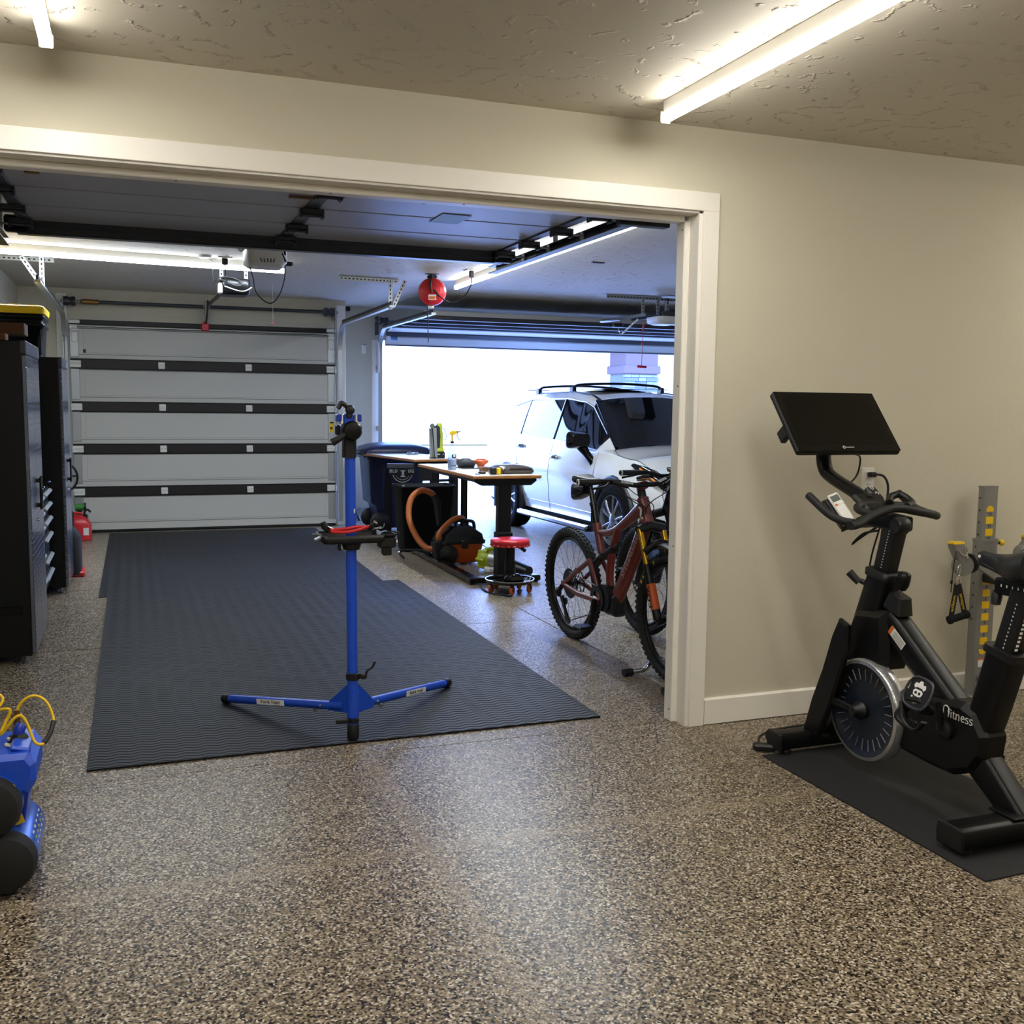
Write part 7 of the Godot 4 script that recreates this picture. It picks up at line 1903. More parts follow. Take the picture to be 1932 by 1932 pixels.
	bg(); tb(cv([c + Vector3(0.08, 0.098, 0.11), c + Vector3(0.11, 0.125, 0.10), c + Vector3(0.14, 0.10, 0.08), c + Vector3(0.165, 0.12, 0.04), c + Vector3(0.175, 0.10, 0.0)]), 0.005, 6); part("strand", M.chrome, t)
	bg(); bx(c + Vector3(0.10, 0.103, 0.13), Vector3(0.06, 0.016, 0.02), 0.004, Basis(Vector3.UP, 0.4)); part("clip", M.galv, t)
	t = thing("chrome_wrench", "chrome wrench at the left of the stool's tray", "wrench", c + Vector3(-0.13, 0.09, 0.04))
	bg(); tb([c + Vector3(-0.17, 0.10, 0.02), c + Vector3(-0.10, 0.10, 0.12)], 0.007, 6, false, 0.6); part("shaft", M.chrome, t)
	bg(); lt(v2([0.008, -0.004, 0.016, -0.004, 0.016, 0.004, 0.008, 0.004]), c + Vector3(-0.172, 0.10, 0.01), Vector3.UP, 14); part("ring_end", M.chrome, t)
	# strip and cord on the floor near the stool, and by the bin
	t = thing("black_cable", "black cord lying on the floor in front of the long desk foot", "cord", Vector3(2.7, 0, -3.7))
	bg(); tb(cv(v3([[2.72, 0.006, -3.88], [2.68, 0.006, -3.70], [2.70, 0.006, -3.50], [2.78, 0.006, -3.38]])), 0.007, 6); part("cable", M.black, t)
	bg(); bb(2.765, 2.81, 0.002, 0.02, -3.41, -3.36, 0.004); part("plug", M.black, t)
	t = thing("black_strap", "black strap loop on the floor beside the black bin", "strap", Vector3(2.55, 0, -5.75))
	bg(); tb(cv(v3([[2.48, 0.012, -5.55], [2.47, 0.03, -5.70], [2.53, 0.04, -5.85], [2.62, 0.05, -5.80], [2.68, 0.07, -5.60], [2.72, 0.07, -5.45]])), 0.013, 6, false, 0.35); part("webbing", M.black_rough, t)
	bg(); bb(2.50, 2.54, 0.002, 0.03, -5.92, -5.87, 0.006); part("buckle", M.chrome, t)


# ---------------------------------------------------------------- bicycles (local axes: z forward, x to the rider's left, origin on the floor under the rear axle)
func bike_wheel(par: Node3D, c: Vector3, turn: Basis, brand: String, rotor_side: float, big_cassette: bool) -> void:
	var ax := turn * Vector3.RIGHT
	var R := 0.336
	var ring := func(r: float, off: float, n: int) -> Array:
		var o := []
		for i in n:
			var a := TAU * i / n
			o.append(c + turn * Vector3(off, cos(a) * r, sin(a) * r))
		return o
	bg(); tb(ring.call(R, 0.0, 56), 0.029, 12, true); var ty := part("tyre", M.tyre, par)
	bg()
	for i in 64:
		for k in [-1, 0, 1]:
			var a := TAU * (i + (0.5 if k == 0 else 0.0)) / 64.0
			var th: float = k * 0.85
			var rr_ := R + 0.0285 * cos(th)
			var nrm := turn * Vector3(sin(th), cos(th) * cos(a), cos(th) * sin(a))
			var tg := turn * Vector3(0, -sin(a), cos(a))
			var p := c + turn * Vector3(0.0285 * sin(th), cos(a) * rr_, sin(a) * rr_)
			bx(p + nrm * 0.002, Vector3(0.014, 0.008, 0.016), 0.0, Basis(nrm.cross(tg) * -1.0, nrm, tg * 1.0).orthonormalized())
	stuff(part("tread_knob", M.tyre, ty))
	bg(); tb(ring.call(0.297, 0.0, 56), 0.012, 8, true, 1.25); var rim := part("rim", M.black_satin, par)
	bg()
	for i in 28:
		var a := TAU * i / 28.0
		var b := a + (0.55 if i % 4 < 2 else -0.55)
		var s := 1.0 if i % 2 == 0 else -1.0
		tb([c + turn * Vector3(s * 0.028, cos(b) * 0.028, sin(b) * 0.028), c + turn * Vector3(0, cos(a) * 0.29, sin(a) * 0.29)], 0.0011, 4)
	stuff(part("spoke", M.gunmetal, rim))
	bg(); lt(v2([0, -0.055, 0.012, -0.055, 0.016, -0.04, 0.03, -0.03, 0.016, -0.02, 0.016, 0.02, 0.03, 0.03, 0.016, 0.04, 0.012, 0.055, 0, 0.055]), c, ax, 18); part("hub", M.black_satin, par)
	bg()
	var rt := c + ax * 0.042 * rotor_side
	tb(range(40).map(func(i): return rt + turn * Vector3(0, cos(TAU * i / 40.0) * 0.088, sin(TAU * i / 40.0) * 0.088)), 0.008, 4, true, 0.15, ax if false else Vector3.ZERO)
	for i in 6:
		var a := TAU * i / 6.0
		tb([rt + turn * Vector3(0, cos(a) * 0.03, sin(a) * 0.03), rt + turn * Vector3(0, cos(a + 0.4) * 0.085, sin(a + 0.4) * 0.085)], 0.004, 4)
	part("brake_rotor", M.dark_steel, par)
	if big_cassette:
		for i in 7:
			var r := 0.098 - 0.0105 * i
			var o := c - ax * (0.018 + 0.0045 * i)
			bg(); lt(v2([r - 0.012, -0.0008, r, -0.0008, r, 0.0008, r - 0.012, 0.0008, r - 0.012, -0.0008]), o, ax, 36)
			for k in 24:
				var a := TAU * k / 24.0
				bx(o + turn * Vector3(0, cos(a) * r, sin(a) * r), Vector3(0.0015, 0.006, 0.006))
			part("cog", M.dark_steel, par)
	if brand:
		for side_ in [-1.0]:
			var n := brand.length()
			for i in n:
				var a := 2.62 - 0.115 * i
				var p := c + turn * Vector3(side_ * 0.0275, sin(a) * 0.327 * 1.0, cos(a) * -0.327 * -1.0)
				var out := turn * Vector3(0, sin(a), cos(a))
				var z := turn * Vector3(side_, 0, 0)
				text(brand[i], 0.019, Transform3D(Basis(out.cross(z), out, z).orthonormalized(), p + z * 0.0015), M.yellow, ty, true, 1.0)

func bicycle(t: Node3D, frame: Material, name_on_tube: String, fork_gold: bool, lower_orange: bool, tyre_brand: String, bag: bool) -> void:
	O = Vector3.ZERO
	var ra := Vector3(0, 0.365, 0)
	var fa := Vector3(0, 0.365, 1.205)
	bike_wheel(t, ra, Basis(), "", 1.0, true)
	bike_wheel(t, fa, Basis(), tyre_brand, 1.0, false)
	# frame
	bg()
	tb(cv(v3([[0, 1.005, 0.895], [0, 0.93, 0.925], [0, 0.865, 0.955]])), 0.034, 16)
	tb(cv(v3([[0, 0.955, 0.90], [0, 0.875, 0.76], [0, 0.79, 0.60], [0, 0.755, 0.48], [0, 0.745, 0.37]])), [0.044, 0.042, 0.040, 0.038, 0.036, 0.034, 0.032, 0.031, 0.030, 0.029, 0.028, 0.027, 0.026, 0.025, 0.024, 0.023, 0.022, 0.022, 0.021, 0.021, 0.021, 0.021, 0.021, 0.021, 0.021], 14, false, 0.75)
	tb(cv(v3([[0, 0.90, 0.945], [0, 0.70, 0.83], [0, 0.50, 0.69], [0, 0.36, 0.585]])), 0.052, 16, false, 0.62)
	tb(v3([[0, 0.80, 0.345], [0, 0.62, 0.41]]), 0.026, 16)
	tb(cv(v3([[0, 0.80, 0.62], [0, 0.66, 0.545], [0, 0.50, 0.505], [0, 0.38, 0.52]])), 0.028, 12, false, 0.8)
	var fr_ := part("frame", frame, t)
	if name_on_tube:
		var d := Vector3(0, 0.54, 0.36).normalized()
		var z := Vector3(-1, 0, 0)
		text(name_on_tube, 0.04, Transform3D(Basis(d, z.cross(d), z), Vector3(-0.0335, 0.66, 0.80)), M.ink_tan, fr_, true, 0.98)
		bg(); tb(cv(v3([[-0.036, 0.955, 0.915], [-0.037, 0.945, 0.935], [-0.037, 0.91, 0.935], [-0.036, 0.895, 0.952]])), 0.006, 5); part("head_mark", M.label_white, fr_)
	# motor, cranks, chain ring
	bg(); tb(v3([[-0.055, 0.36, 0.50], [0.055, 0.36, 0.50]]), 0.085, 22); bb(-0.045, 0.045, 0.26, 0.40, 0.47, 0.64, 0.02); part("motor", M.black, t)
	bg(); lt(v2([0.05, -0.002, 0.08, -0.002, 0.08, 0.002, 0.05, 0.002]), Vector3(-0.062, 0.345, 0.445), Vector3(-1, 0, 0), 36); part("chain_ring", M.dark_steel, t)
	bg(); tb(v3([[-0.058, 0.425, 0.445], [-0.03, 0.445, 0.02]]), 0.004, 4); tb(v3([[-0.058, 0.265, 0.445], [-0.035, 0.13, 0.05]]), 0.004, 4); part("chain", M.dark_steel, t)
	for s in [-1.0, 1.0]:
		bg(); tb(v3([[s * 0.075, 0.345, 0.445], [s * 0.088, 0.345 + s * 0.165, 0.445 + s * 0.015]]), [0.018, 0.014], 8, false, 0.6); part("crank_arm", M.black_satin, t)
		var p := Vector3(s * 0.145, 0.345 + s * 0.168, 0.445 + s * 0.015)
		bg(); bx(p, Vector3(0.10, 0.016, 0.10), 0.005); cy(p - Vector3(s * 0.06, 0, 0), p + Vector3(s * 0.04, 0, 0), 0.008, 8)
		for i in 4: cy(p + Vector3([-0.035, 0.035, -0.035, 0.035][i], -0.014, [-0.04, -0.04, 0.04, 0.04][i]), p + Vector3([-0.035, 0.035, -0.035, 0.035][i], 0.014, [-0.04, -0.04, 0.04, 0.04][i]), 0.003, 6)
		part("pedal", M.black_satin, t)
	# rear triangle
	bg()
	for s in [-1.0, 1.0]:
		tb(v3([[s * 0.066, 0.365, 0.0], [s * 0.062, 0.335, 0.20], [s * 0.05, 0.335, 0.47]]), [0.017, 0.020, 0.022], 10, false, 0.7)
		tb(v3([[s * 0.066, 0.365, 0.0], [s * 0.058, 0.47, 0.17], [s * 0.045, 0.565, 0.33]]), [0.015, 0.017, 0.018], 10, false, 0.7)
		tb(v3([[s * 0.045, 0.565, 0.33], [s * 0.05, 0.45, 0.42], [s * 0.05, 0.345, 0.46]]), [0.018, 0.015, 0.018], 10, false, 0.7)
		bx(Vector3(s * 0.066, 0.365, 0.0), Vector3(0.014, 0.05, 0.05), 0.006)
	part("swing_arm", frame, t)
	bg(); tb(v3([[-0.03, 0.56, 0.37], [-0.02, 0.60, 0.42], [-0.03, 0.62, 0.46]]), 0.014, 8); tb(v3([[0, 0.70, 0.62], [0, 0.58, 0.40]]), 0.018, 12); tb(v3([[0, 0.67, 0.565], [0, 0.61, 0.455]]), 0.028, 14); part("rear_shock", M.black, t)
	# derailleur
	bg(); bx(Vector3(-0.09, 0.31, -0.03), Vector3(0.035, 0.06, 0.06), 0.014); tb(v3([[-0.075, 0.35, -0.005], [-0.09, 0.30, -0.05]]), 0.016, 8); tb(v3([[-0.08, 0.29, 0.0], [-0.07, 0.20, 0.03], [-0.065, 0.13, 0.06]]), [0.016, 0.012, 0.018], 8, false, 0.5); part("derailleur", M.black, t)
	for y in [[0.255, 0.02], [0.135, 0.058]]:
		bg(); lt(v2([0, -0.005, 0.022, -0.005, 0.024, 0, 0.022, 0.005, 0, 0.005]), Vector3(-0.06, y[0], y[1]), Vector3.RIGHT, 16); part("jockey_wheel", M.gunmetal, t)
	# post and saddle
	bg(); tb(v3([[0, 0.80, 0.345], [0, 0.92, 0.302]]), 0.021, 16); lt(v2([0.021, 0, 0.024, 0.003, 0.024, 0.022, 0.021, 0.024]), Vector3(0, 0.905, 0.307), Vector3(0, 0.94, -0.34), 18); tb(v3([[0, 0.92, 0.302], [0, 1.035, 0.261]]), 0.016, 14); part("seat_post", M.black_gloss, t)
	bg()
	var rings := []
	for i in 12:
		var u := i / 11.0
		var w := lerpf(0.072, 0.018, smoothstep(0.15, 0.75, u))
		var hh := lerpf(0.026, 0.016, u)
		if i == 0:
			w = 0.05
			hh = 0.014
		if i == 11:
			w = 0.01
			hh = 0.008
		rings.append(rr(Vector3(0, 1.062 + 0.012 * cos(u * TAU) * 0.5, 0.13 + 0.27 * u), Vector3.RIGHT, Vector3.UP, w, hh, minf(w, hh) * 0.9, 4))
	loft(rings); part("saddle", M.black, t)
	bg(); tb(v3([[0.02, 1.045, 0.16], [0.022, 1.03, 0.25], [0.015, 1.045, 0.36]]), 0.004, 6); tb(v3([[-0.02, 1.045, 0.16], [-0.022, 1.03, 0.25], [-0.015, 1.045, 0.36]]), 0.004, 6); part("saddle_rails", M.steel, t)
	if bag:
		bg(); loft([rr(Vector3(0, 0.985, 0.07), Vector3.RIGHT, Vector3.UP, 0.03, 0.035, 0.02), rr(Vector3(0, 0.98, 0.10), Vector3.RIGHT, Vector3.UP, 0.052, 0.055, 0.03), rr(Vector3(0, 0.99, 0.17), Vector3.RIGHT, Vector3.UP, 0.05, 0.045, 0.03), rr(Vector3(0, 1.005, 0.235), Vector3.RIGHT, Vector3.UP, 0.036, 0.03, 0.02)]); var sb := part("saddle_bag", M.black_satin, t)
		bg(); tb(cv(v3([[-0.054, 1.015, 0.10], [-0.053, 1.01, 0.16], [-0.04, 1.0, 0.23]])), 0.002, 4); tb(cv(v3([[-0.054, 0.955, 0.11], [-0.053, 0.965, 0.16], [-0.042, 0.99, 0.22]])), 0.0015, 4); part("bag_zip", M.ink_grey, sb)
	# head, stem, bars, controls
	bg(); tb(v3([[0, 1.0, 0.897], [0, 1.05, 0.876]]), 0.024, 14); part("spacers", M.black, t)
	bg(); tb(v3([[0, 1.065, 0.87], [0, 1.085, 0.925]]), 0.024, 12); tb(v3([[0, 1.04, 0.88], [0, 1.09, 0.86]]), 0.024, 12); part("stem", frame if fork_gold else M.black_satin, t)
	bg(); bx(Vector3(0, 1.125, 0.90), Vector3(0.055, 0.02, 0.075), 0.006, Basis(Vector3.RIGHT, -0.25)); var comp := part("bike_computer", M.black, t)
	bg(); bx(Vector3(0, 1.112, 0.90), Vector3(0.05, 0.008, 0.07), 0.003, Basis(Vector3.RIGHT, -0.25)); part("computer_mount", M.lumber_end, comp)
	bg(); tb(cv(v3([[-0.395, 1.115, 0.865], [-0.25, 1.113, 0.885], [-0.16, 1.105, 0.895], [-0.07, 1.085, 0.925], [0.0, 1.085, 0.93], [0.07, 1.085, 0.925], [0.16, 1.105, 0.895], [0.25, 1.113, 0.885], [0.395, 1.115, 0.865]])), 0.0145, 12); var hb := part("handlebar", M.black_satin, t)
	for s in [-1.0, 1.0]:
		bg(); tb(v3([[s * 0.400, 1.115, 0.864], [s * 0.275, 1.113, 0.882]]), 0.0175, 14); part("grip", M.grip, t)
		bg(); lt(v2([0.013, 0, 0.0185, 0, 0.0185, 0.006, 0.013, 0.007]), Vector3(s * 0.396, 1.115, 0.865), Vector3(s, 0, -0.14), 16); part("grip_ring", M.label_white, t)
		bg(); tb(cv(v3([[s * 0.23, 1.105, 0.91], [s * 0.27, 1.09, 0.94], [s * 0.35, 1.08, 0.935]])), [0.008, 0.008, 0.007, 0.007, 0.006, 0.006, 0.006, 0.006, 0.006, 0.006, 0.007, 0.008, 0.008], 8, false, 0.6); tb(v3([[s * 0.20, 1.105, 0.905], [s * 0.12, 1.08, 0.945]]), [0.014, 0.011], 10); part("brake_lever", M.black_satin, t)
		if name_on_tube:
			var d := Vector3(-s * 0.09, -0.025, 0.03).normalized() if s < 0 else Vector3(0.09, 0.025, -0.03).normalized()
			var z := Vector3(0, 0.75, -0.6) if false else Vector3(-0.25, 0.3, 0.9).normalized()
			d = Vector3(0.9, -0.2, 0.3).normalized() if s < 0 else Vector3(0.9, 0.2, -0.3).normalized()
			z = (Vector3(-0.35, 0.6, 0.7) - d * d.dot(Vector3(-0.35, 0.6, 0.7))).normalized()
			text("spank", 0.018, Transform3D(Basis(d, z.cross(d), z), Vector3(s * 0.115, 1.095, 0.911) + z * 0.0146), M.ink_white, hb)
	for c in [[[-0.13, 1.08, 0.94], [-0.10, 1.04, 0.99], [0.0, 0.98, 1.0], [0.03, 0.92, 0.95]], [[0.13, 1.08, 0.94], [0.10, 1.05, 1.0], [-0.02, 0.99, 1.01], [-0.04, 0.90, 0.94]], [[-0.20, 1.09, 0.92], [-0.12, 1.0, 1.0], [-0.03, 0.95, 0.98], [-0.035, 0.85, 0.90]], [[-0.33, 1.085, 0.93], [-0.20, 1.045, 0.95], [-0.06, 0.99, 0.96], [-0.03, 0.93, 0.95]]]:
		bg(); tb(cv(v3(c)), 0.0028, 6); part("cable", M.black, t)
	# fork
	bg(); tb(v3([[-0.085, 0.835, 0.985], [0, 0.855, 0.975], [0.085, 0.835, 0.985]]), 0.028, 10); part("fork_crown", M.black, t)
	for s in [-1.0, 1.0]:
		var a := Vector3(s * 0.075, 0.845, 0.985)
		var b := Vector3(s * 0.075, 0.365, 1.17)
		bg(); cy(a, a.lerp(b, 0.42), 0.018, 14); part("stanchion", M.gold if fork_gold else M.black_gloss, t)
		bg(); tb([a.lerp(b, 0.40), a.lerp(b, 0.46), b, b + Vector3(0, -0.01, 0.035)], [0.022, 0.025, 0.022, 0.018], 14); var lo := part("fork_lower", M.black_satin, t)
		if lower_orange:
			bg(); tb([a.lerp(b, 0.62), a.lerp(b, 0.90)], 0.0262, 14, false, 1.0, Vector3.ZERO, false); part("fork_decal", M.orange, lo)
			var d := (b - a).normalized()
			var z := Vector3(-1, 0, 0)
			text("FOX", 0.034, Transform3D(Basis(-d, z.cross(-d), z).orthonormalized(), a.lerp(b, 0.76) + z * 0.0272), M.ink, lo, true, 1.4)
	bg(); tb(v3([[-0.085, 0.72, 1.055], [-0.05, 0.76, 1.08], [0, 0.775, 1.085], [0.05, 0.76, 1.08], [0.085, 0.72, 1.055]]), 0.02, 8, false, 0.6); part("fork_arch", M.black_satin, t)
	bg(); tb(cv(v3([[0, 0.73, 1.02], [0, 0.765, 1.13], [0, 0.745, 1.25]])), 0.045, 8, false, 0.2, Vector3.RIGHT); part("mudguard", M.black, t)

func build_bicycles() -> void:
	var t := thing("mountain_bike", "dark red mountain bike with gold fork tubes, beside the door casing", "bicycle", Vector3(2.695, 0, -1.90), "mountain bikes by the casing")
	t.rotation = Vector3(0, 0.063, 0.035)
	bicycle(t, M.bike_red, "SPECIALIZED", true, true, "MAXXIS", true)
	t = thing("mountain_bike", "black mountain bike behind the dark red one, mostly hidden by the casing", "bicycle", Vector3(3.27, 0, -0.66), "mountain bikes by the casing")
	t.rotation = Vector3(0, PI + 0.06, 0.0)
	bicycle(t, M.black_satin, "", false, false, "", false)
	# chrome rack that holds the front wheels
	t = thing("bike_rack", "chrome floor rack with black end caps at the red bike's front wheel", "bike rack", Vector3(2.8, 0, -0.75))
	bg(); tb(cv(v3([[2.60, 0.022, -0.91], [2.70, 0.026, -0.915], [2.74, 0.05, -0.92], [2.82, 0.075, -0.93], [2.87, 0.05, -0.94], [3.05, 0.03, -0.95]])), 0.014, 10); part("front_tube", M.chrome, t)
	bg(); tb(v3([[2.64, 0.022, -0.50], [3.05, 0.022, -0.50]]), 0.014, 10); part("rear_tube", M.chrome, t)
	bg(); tb(v3([[2.98, 0.03, -0.95], [2.98, 0.03, -0.50]]), 0.012, 10); part("link_tube", M.chrome, t)
	for p in [Vector3(2.57, 0.022, -0.907), Vector3(2.60, 0.022, -0.50)]:
		bg(); cy(p, p + Vector3(0.055, 0.001, -0.002), 0.022, 14); part("end_cap", M.black, t)


# ---------------------------------------------------------------- things hung from the ceiling
func opener(label: String, at: Vector3, mat: Material, rail_to: Vector3, hang: float) -> Node3D:
	var t := thing("door_opener", label, "door opener", at)
	bg()
	loft([rr(at + Vector3(0, -0.075, 0), Vector3(0, 0, 1), Vector3.RIGHT, 0.12, 0.10, 0.04), rr(at + Vector3(0, -0.06, 0), Vector3(0, 0, 1), Vector3.RIGHT, 0.17, 0.13, 0.05), rr(at + Vector3(0, 0.05, 0), Vector3(0, 0, 1), Vector3.RIGHT, 0.175, 0.135, 0.04), rr(at + Vector3(0, 0.07, 0), Vector3(0, 0, 1), Vector3.RIGHT, 0.16, 0.12, 0.04)])
	part("motor_case", mat, t)
	var d := (rail_to - at).normalized()
	bg(); tb([at + Vector3(0, 0.045, 0), rail_to], 0.025, 4, false, 0.6, Vector3.UP, true, PI / 4); part("rail", M.dark_steel, t)
	for s in [-0.11, 0.11]:
		angle_iron(t, at + Vector3(s, 0.06, 0), at + Vector3(s, hang, 0), 0.035, Vector3(0, 0, 1))
	angle_iron(t, at + Vector3(-0.2, hang - 0.02, 0.0), at + Vector3(0.2, hang - 0.02, 0.0), 0.035, Vector3(0, 0, 1))
	return t

func build_ceiling_gear() -> void:
	# white opener of the overhead door
	var c := Vector3(0.915, 2.575, -3.45)
	var t := opener("white garage door opener box hanging from the ceiling behind the raised door", c, M.white, Vector3(0.9, 2.66, -0.3), 0.2)
	bg(); loft([rr(c + Vector3(0, -0.095, 0.02), Vector3(0, 0, 1), Vector3.RIGHT, 0.12, 0.115, 0.04), rr(c + Vector3(0, -0.07, 0.02), Vector3(0, 0, 1), Vector3.RIGHT, 0.165, 0.138, 0.05), rr(c + Vector3(0, 0.075, 0.0), Vector3(0, 0, 1), Vector3.RIGHT, 0.18, 0.14, 0.03)]); part("white_shell", M.white, t)
	bg()
	for i in 5: bx(c + Vector3(-0.045 + 0.022 * i, -0.062, 0.183), Vector3(0.008, 0.028, 0.004), 0.001, Basis(Vector3(0, 0, 1), 0.5 - 0.18 * i))
	part("vent_slot", M.ink, t)
	bg(); tb(cv([c + Vector3(0.075, 0.05, 0.17), c + Vector3(0.10, -0.01, 0.175), c + Vector3(0.125, -0.065, 0.17)]), 0.009, 6); bx(c + Vector3(0.115, 0.03, 0.175), Vector3(0.016, 0.10, 0.012), 0.003, Basis(Vector3(0, 0, 1), 0.1)); part("release_arm", M.black, t)
	bg(); bx(c + Vector3(0.165, -0.055, 0.0), Vector3(0.07, 0.03, 0.05), 0.01); part("side_plug", M.black, t)
	bg(); tb(cv([c + Vector3(-0.16, 0.06, 0.1), c + Vector3(-0.19, 0.03, 0.1), c + Vector3(-0.175, -0.0, 0.1), c + Vector3(-0.15, 0.02, 0.1)]), 0.006, 6); part("wire_loop", M.white, t)
	# black opener of the closed door
	var k := Vector3(0.91, 2.575, -5.75)
	t = opener("black garage door opener with loose cables in front of the closed door", k, M.black_satin, Vector3(0.85, 2.64, -8.35), 0.2)
	bg(); bx(k + Vector3(-0.13, -0.02, 0.1), Vector3(0.04, 0.09, 0.12), 0.008); part("light_cover", M.white, t)
	bg(); tb(cv([k + Vector3(-0.20, 0.03, 0.15), k + Vector3(-0.12, 0.07, 0.2), k + Vector3(0.0, 0.06, 0.2), k + Vector3(0.06, 0.02, 0.2), k + Vector3(0.0, 0.0, 0.2), k + Vector3(-0.14, 0.05, 0.2), k + Vector3(-0.20, 0.02, 0.16)]), 0.006, 6); part("cable", M.black, t)
	bg(); tb(cv([k + Vector3(-0.1, -0.01, 0.2), k + Vector3(0.05, -0.05, 0.21), k + Vector3(0.14, -0.01, 0.2)]), 0.004, 6); part("white_cable", M.white, t, "white cable")
	t = thing("ceiling_outlet", "ceiling outlet with a black plug above the black opener", "outlet", Vector3(0.79, 2.78, -5.25))
	bg(); bb(0.73, 0.85, 2.77, 2.78, -5.31, -5.19, 0.003); part("cover_plate", M.white, t)
	bg(); bb(0.765, 0.815, 2.715, 2.772, -5.27, -5.23, 0.006); tb(cv(v3([[0.79, 2.72, -5.25], [0.80, 2.66, -5.3], [0.82, 2.62, -5.5], [0.86, 2.62, -5.68]])), 0.005, 6); part("plug", M.black, t)
	t = thing("junction_box", "small round white ceiling box left of the ceiling outlet with plug", "junction box", Vector3(0.62, 2.78, -5.2))
	bg(); lt(v2([0, -0.02, 0.05, -0.02, 0.055, -0.01, 0.055, 0.0, 0, 0]), Vector3(0.62, 2.78, -5.2), Vector3.UP, 22); part("cover", M.white, t)
	bg(); tb(cv(v3([[0.64, 2.765, -5.2], [0.69, 2.73, -5.25], [0.70, 2.66, -5.45], [0.72, 2.62, -5.65]])), 0.003, 6); part("wire", M.steel, t)
	t = thing("hanging_cable", "black cable looping down from the white opener box", "cable", Vector3(1.0, 2.5, -3.5))
	bg(); tb(cv(v3([[0.80, 2.50, -3.42], [0.83, 2.42, -3.45], [0.86, 2.31, -3.5], [0.93, 2.245, -3.5], [0.985, 2.25, -3.5], [1.03, 2.32, -3.48], [1.055, 2.42, -3.45], [1.06, 2.51, -3.45]]), 6), 0.0045, 6); part("loop", M.black, t)
	bg(); cy(Vector3(1.06, 2.50, -3.45), Vector3(1.06, 2.53, -3.45), 0.008, 8); part("end_plug", M.black, t)
	t = thing("string_with_ball", "pale string with a pink ball hanging before the closed door", "parking string", Vector3(1.45, 2.4, -7.2))
	bg(); cy(Vector3(1.42, 2.775, -7.0), Vector3(1.42, 2.375, -7.0), 0.002, 5); part("string", M.label_white, t)
	bg(); lt(v2([0, -0.02, 0.014, -0.014, 0.02, 0, 0.014, 0.014, 0, 0.02]), Vector3(1.42, 2.36, -7.0), Vector3.UP, 14); part("ball", mt(h("d98b96"), 0.6), t)
	# cord reel
	var r := Vector3(2.755, 2.61, -5.55)
	t = thing("cord_reel", "red cord reel with a white label hanging from the ceiling", "cord reel", r)
	bg(); lt(v2([0, -0.07, 0.10, -0.07, 0.125, -0.06, 0.132, -0.045, 0.132, 0.02, 0.125, 0.035, 0.095, 0.045, 0.085, 0.052, 0.0, 0.055]), r, Vector3(-0.42, -0.05, 0.9), 44); var dr := part("drum", M.red, t)
	var z := Vector3(-0.42, -0.05, 0.9).normalized()
	var x := Vector3.UP.cross(z).normalized()
	var y := z.cross(x)
	var bs := Basis(x, y, z)
	for i in 6:
		var a := TAU * i / 6.0 + 0.3
		bg(); bx(r + bs * Vector3(cos(a) * 0.085, sin(a) * 0.085, 0.048), Vector3(0.05, 0.018, 0.008), 0.003, bs * Basis(Vector3(0, 0, 1), a + PI / 2)); part("drum_rib", M.red, dr)
	bg(); bx(r + bs * Vector3(0.012, -0.055, 0.057), Vector3(0.075, 0.05, 0.002), 0.0, bs); var lb := part("label", M.label_white, t)
	bg(); bx(r + bs * Vector3(0.012, -0.06, 0.0582), Vector3(0.06, 0.03, 0.001), 0.0, bs); part("label_print", M.label_orange, lb)
	bg(); tb([r + bs * Vector3(0, 0.155, 0.01), r + bs * Vector3(0.0, 0.06, 0.075), r + bs * Vector3(0.01, -0.01, 0.07)], [0.028, 0.02, 0.012], 8, false, 0.5); bx(r + Vector3(0, 0.142, 0), Vector3(0.09, 0.03, 0.06), 0.008); part("bracket", M.black, t)
	bg(); bx(r + Vector3(-0.032, 0.16, 0), Vector3(0.006, 0.05, 0.03), 0.001); bx(r + Vector3(0.032, 0.16, 0), Vector3(0.006, 0.05, 0.03), 0.001); bb(r.x - 0.06, r.x + 0.06, 2.772, 2.78, r.z - 0.04, r.z + 0.04, 0.002); part("ceiling_mount", M.gunmetal, t)
	bg(); bx(r + bs * Vector3(-0.02, -0.145, -0.01), Vector3(0.07, 0.03, 0.04), 0.01, bs); part("cord_guide", M.label_white, t)
	bg(); tb(v3([[2.70, 2.475, -5.52], [2.705, 2.35, -5.52], [2.71, 2.12, -5.52]]), 0.005, 6); part("hanging_cord", M.black, t)
	bg(); tb(cv([r + bs * Vector3(0.03, 0.02, 0.06), r + bs * Vector3(0.09, -0.05, 0.06), Vector3(2.90, 2.50, -5.40), Vector3(2.98, 2.54, -5.25), Vector3(3.01, 2.64, -5.12), Vector3(3.01, 2.74, -5.10)], 6), 0.006, 6); part("supply_cord", M.black, t)
	t = thing("ceiling_outlet", "ceiling outlet beside the LED tube where the reel's cord plugs in", "outlet", Vector3(3.01, 2.78, -5.1))
	bg(); bb(2.95, 3.07, 2.77, 2.78, -5.16, -5.04, 0.003); part("cover_plate", M.white, t)
	bg(); bb(2.99, 3.03, 2.71, 2.772, -5.12, -5.08, 0.006); part("plug", M.black, t)
	# right-hand opener, over the car
	var o := Vector3(5.86, 2.54, -6.30)
	t = opener("white and black garage door opener above the car, cut off by the casing", o, M.black_satin, Vector3(5.6, 2.60, -9.1), 0.22)
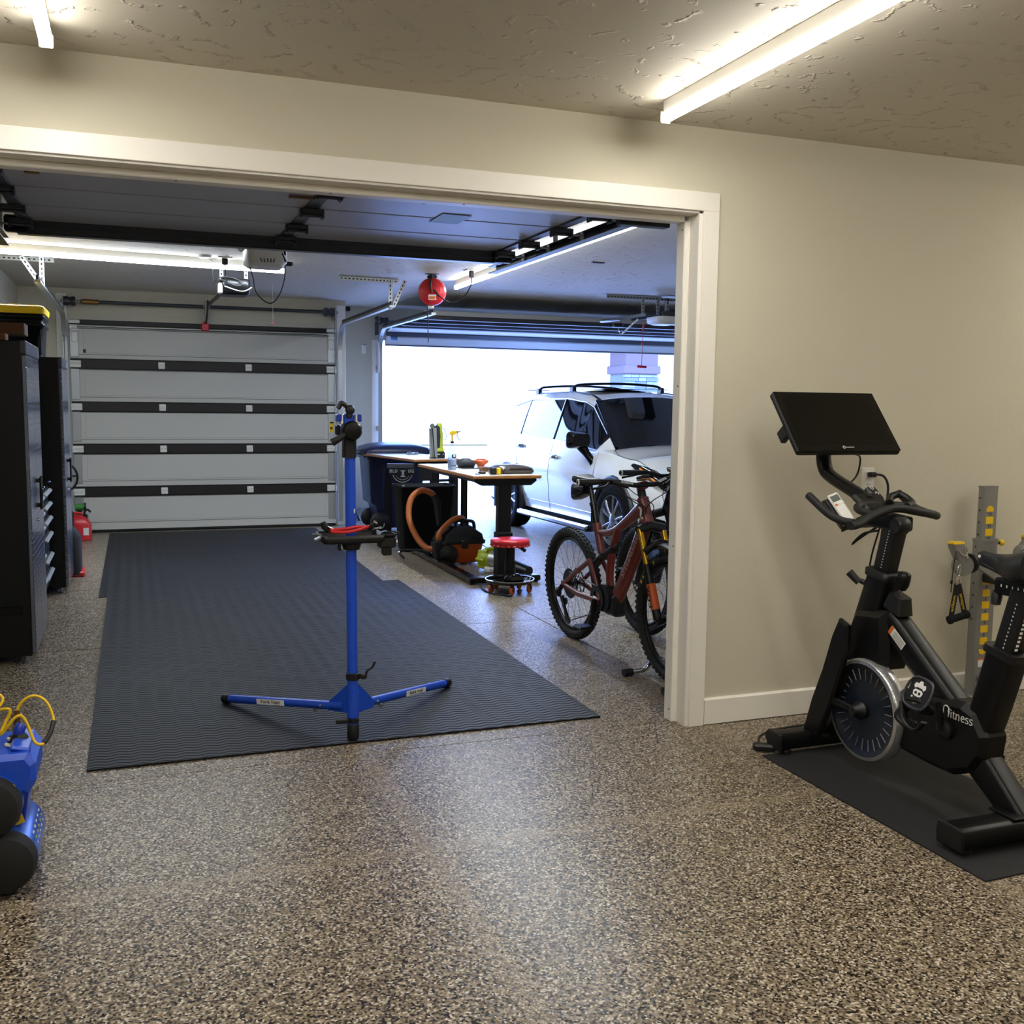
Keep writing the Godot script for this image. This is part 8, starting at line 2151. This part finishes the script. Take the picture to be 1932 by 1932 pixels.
	bg(); loft([rr(o + Vector3(-0.16, -0.085, 0.0), Vector3(0, 0, 1), Vector3.RIGHT, 0.12, 0.10, 0.05), rr(o + Vector3(-0.16, -0.06, 0.0), Vector3(0, 0, 1), Vector3.RIGHT, 0.17, 0.14, 0.06), rr(o + Vector3(-0.16, 0.0, 0.0), Vector3(0, 0, 1), Vector3.RIGHT, 0.175, 0.145, 0.06)]); part("light_lens", M.white, t)
	bg(); bx(o + Vector3(-0.17, 0.03, 0.18), Vector3(0.2, 0.05, 0.01), 0.003); part("grille", M.gunmetal, t)
	angle_iron(t, Vector3(5.03, 2.755, -6.40), Vector3(5.72, 2.755, -6.38))
	angle_iron(t, Vector3(5.47, 2.74, -6.36), Vector3(5.47, 2.55, -6.36))
	angle_iron(t, Vector3(5.66, 2.74, -6.36), Vector3(5.66, 2.58, -6.36))
	bg(); tb([Vector3(5.50, 2.57, -6.35), Vector3(5.30, 2.53, -6.6), Vector3(5.25, 2.53, -7.0)], 0.02, 6); part("trolley", M.steel, t)
	bg(); tb([Vector3(5.48, 2.53, -6.5), Vector3(5.33, 2.36, -6.6)], 0.012, 6); tb(cv(v3([[5.28, 2.43, -6.6], [5.29, 2.37, -6.58], [5.33, 2.36, -6.6]])), 0.008, 6); part("door_arm", M.chrome, t)
	bg(); bx(Vector3(5.28, 2.46, -6.62), Vector3(0.12, 0.05, 0.06), 0.01); part("trolley_block", M.black, t)
	t = thing("release_cord", "red release cord with a red handle hanging over the car roof", "pull cord", Vector3(5.50, 2.5, -6.4))
	bg(); cy(Vector3(5.50, 2.52, -6.40), Vector3(5.49, 1.985, -6.40), 0.0035, 6); part("cord", M.red, t)
	bg(); tb(v3([[5.43, 1.985, -6.40], [5.55, 1.98, -6.40]]), 0.014, 8); part("handle", M.red, t)
	bg(); bx(Vector3(5.502, 2.43, -6.40), Vector3(0.02, 0.07, 0.02), 0.005); bx(Vector3(5.495, 2.24, -6.40), Vector3(0.025, 0.03, 0.025), 0.008); part("cord_knot", M.red, t)
	t = thing("ceiling_slot", "small dark slot cover on the far ceiling right of the LED tube", "cover", Vector3(3.86, 2.78, -4.13))
	bg(); bb(3.80, 3.92, 2.772, 2.78, -4.15, -4.11, 0.002); part("frame", M.dark_steel, t)
	bg(); bb(3.81, 3.91, 2.770, 2.773, -4.143, -4.117); part("slot", M.ink, t)
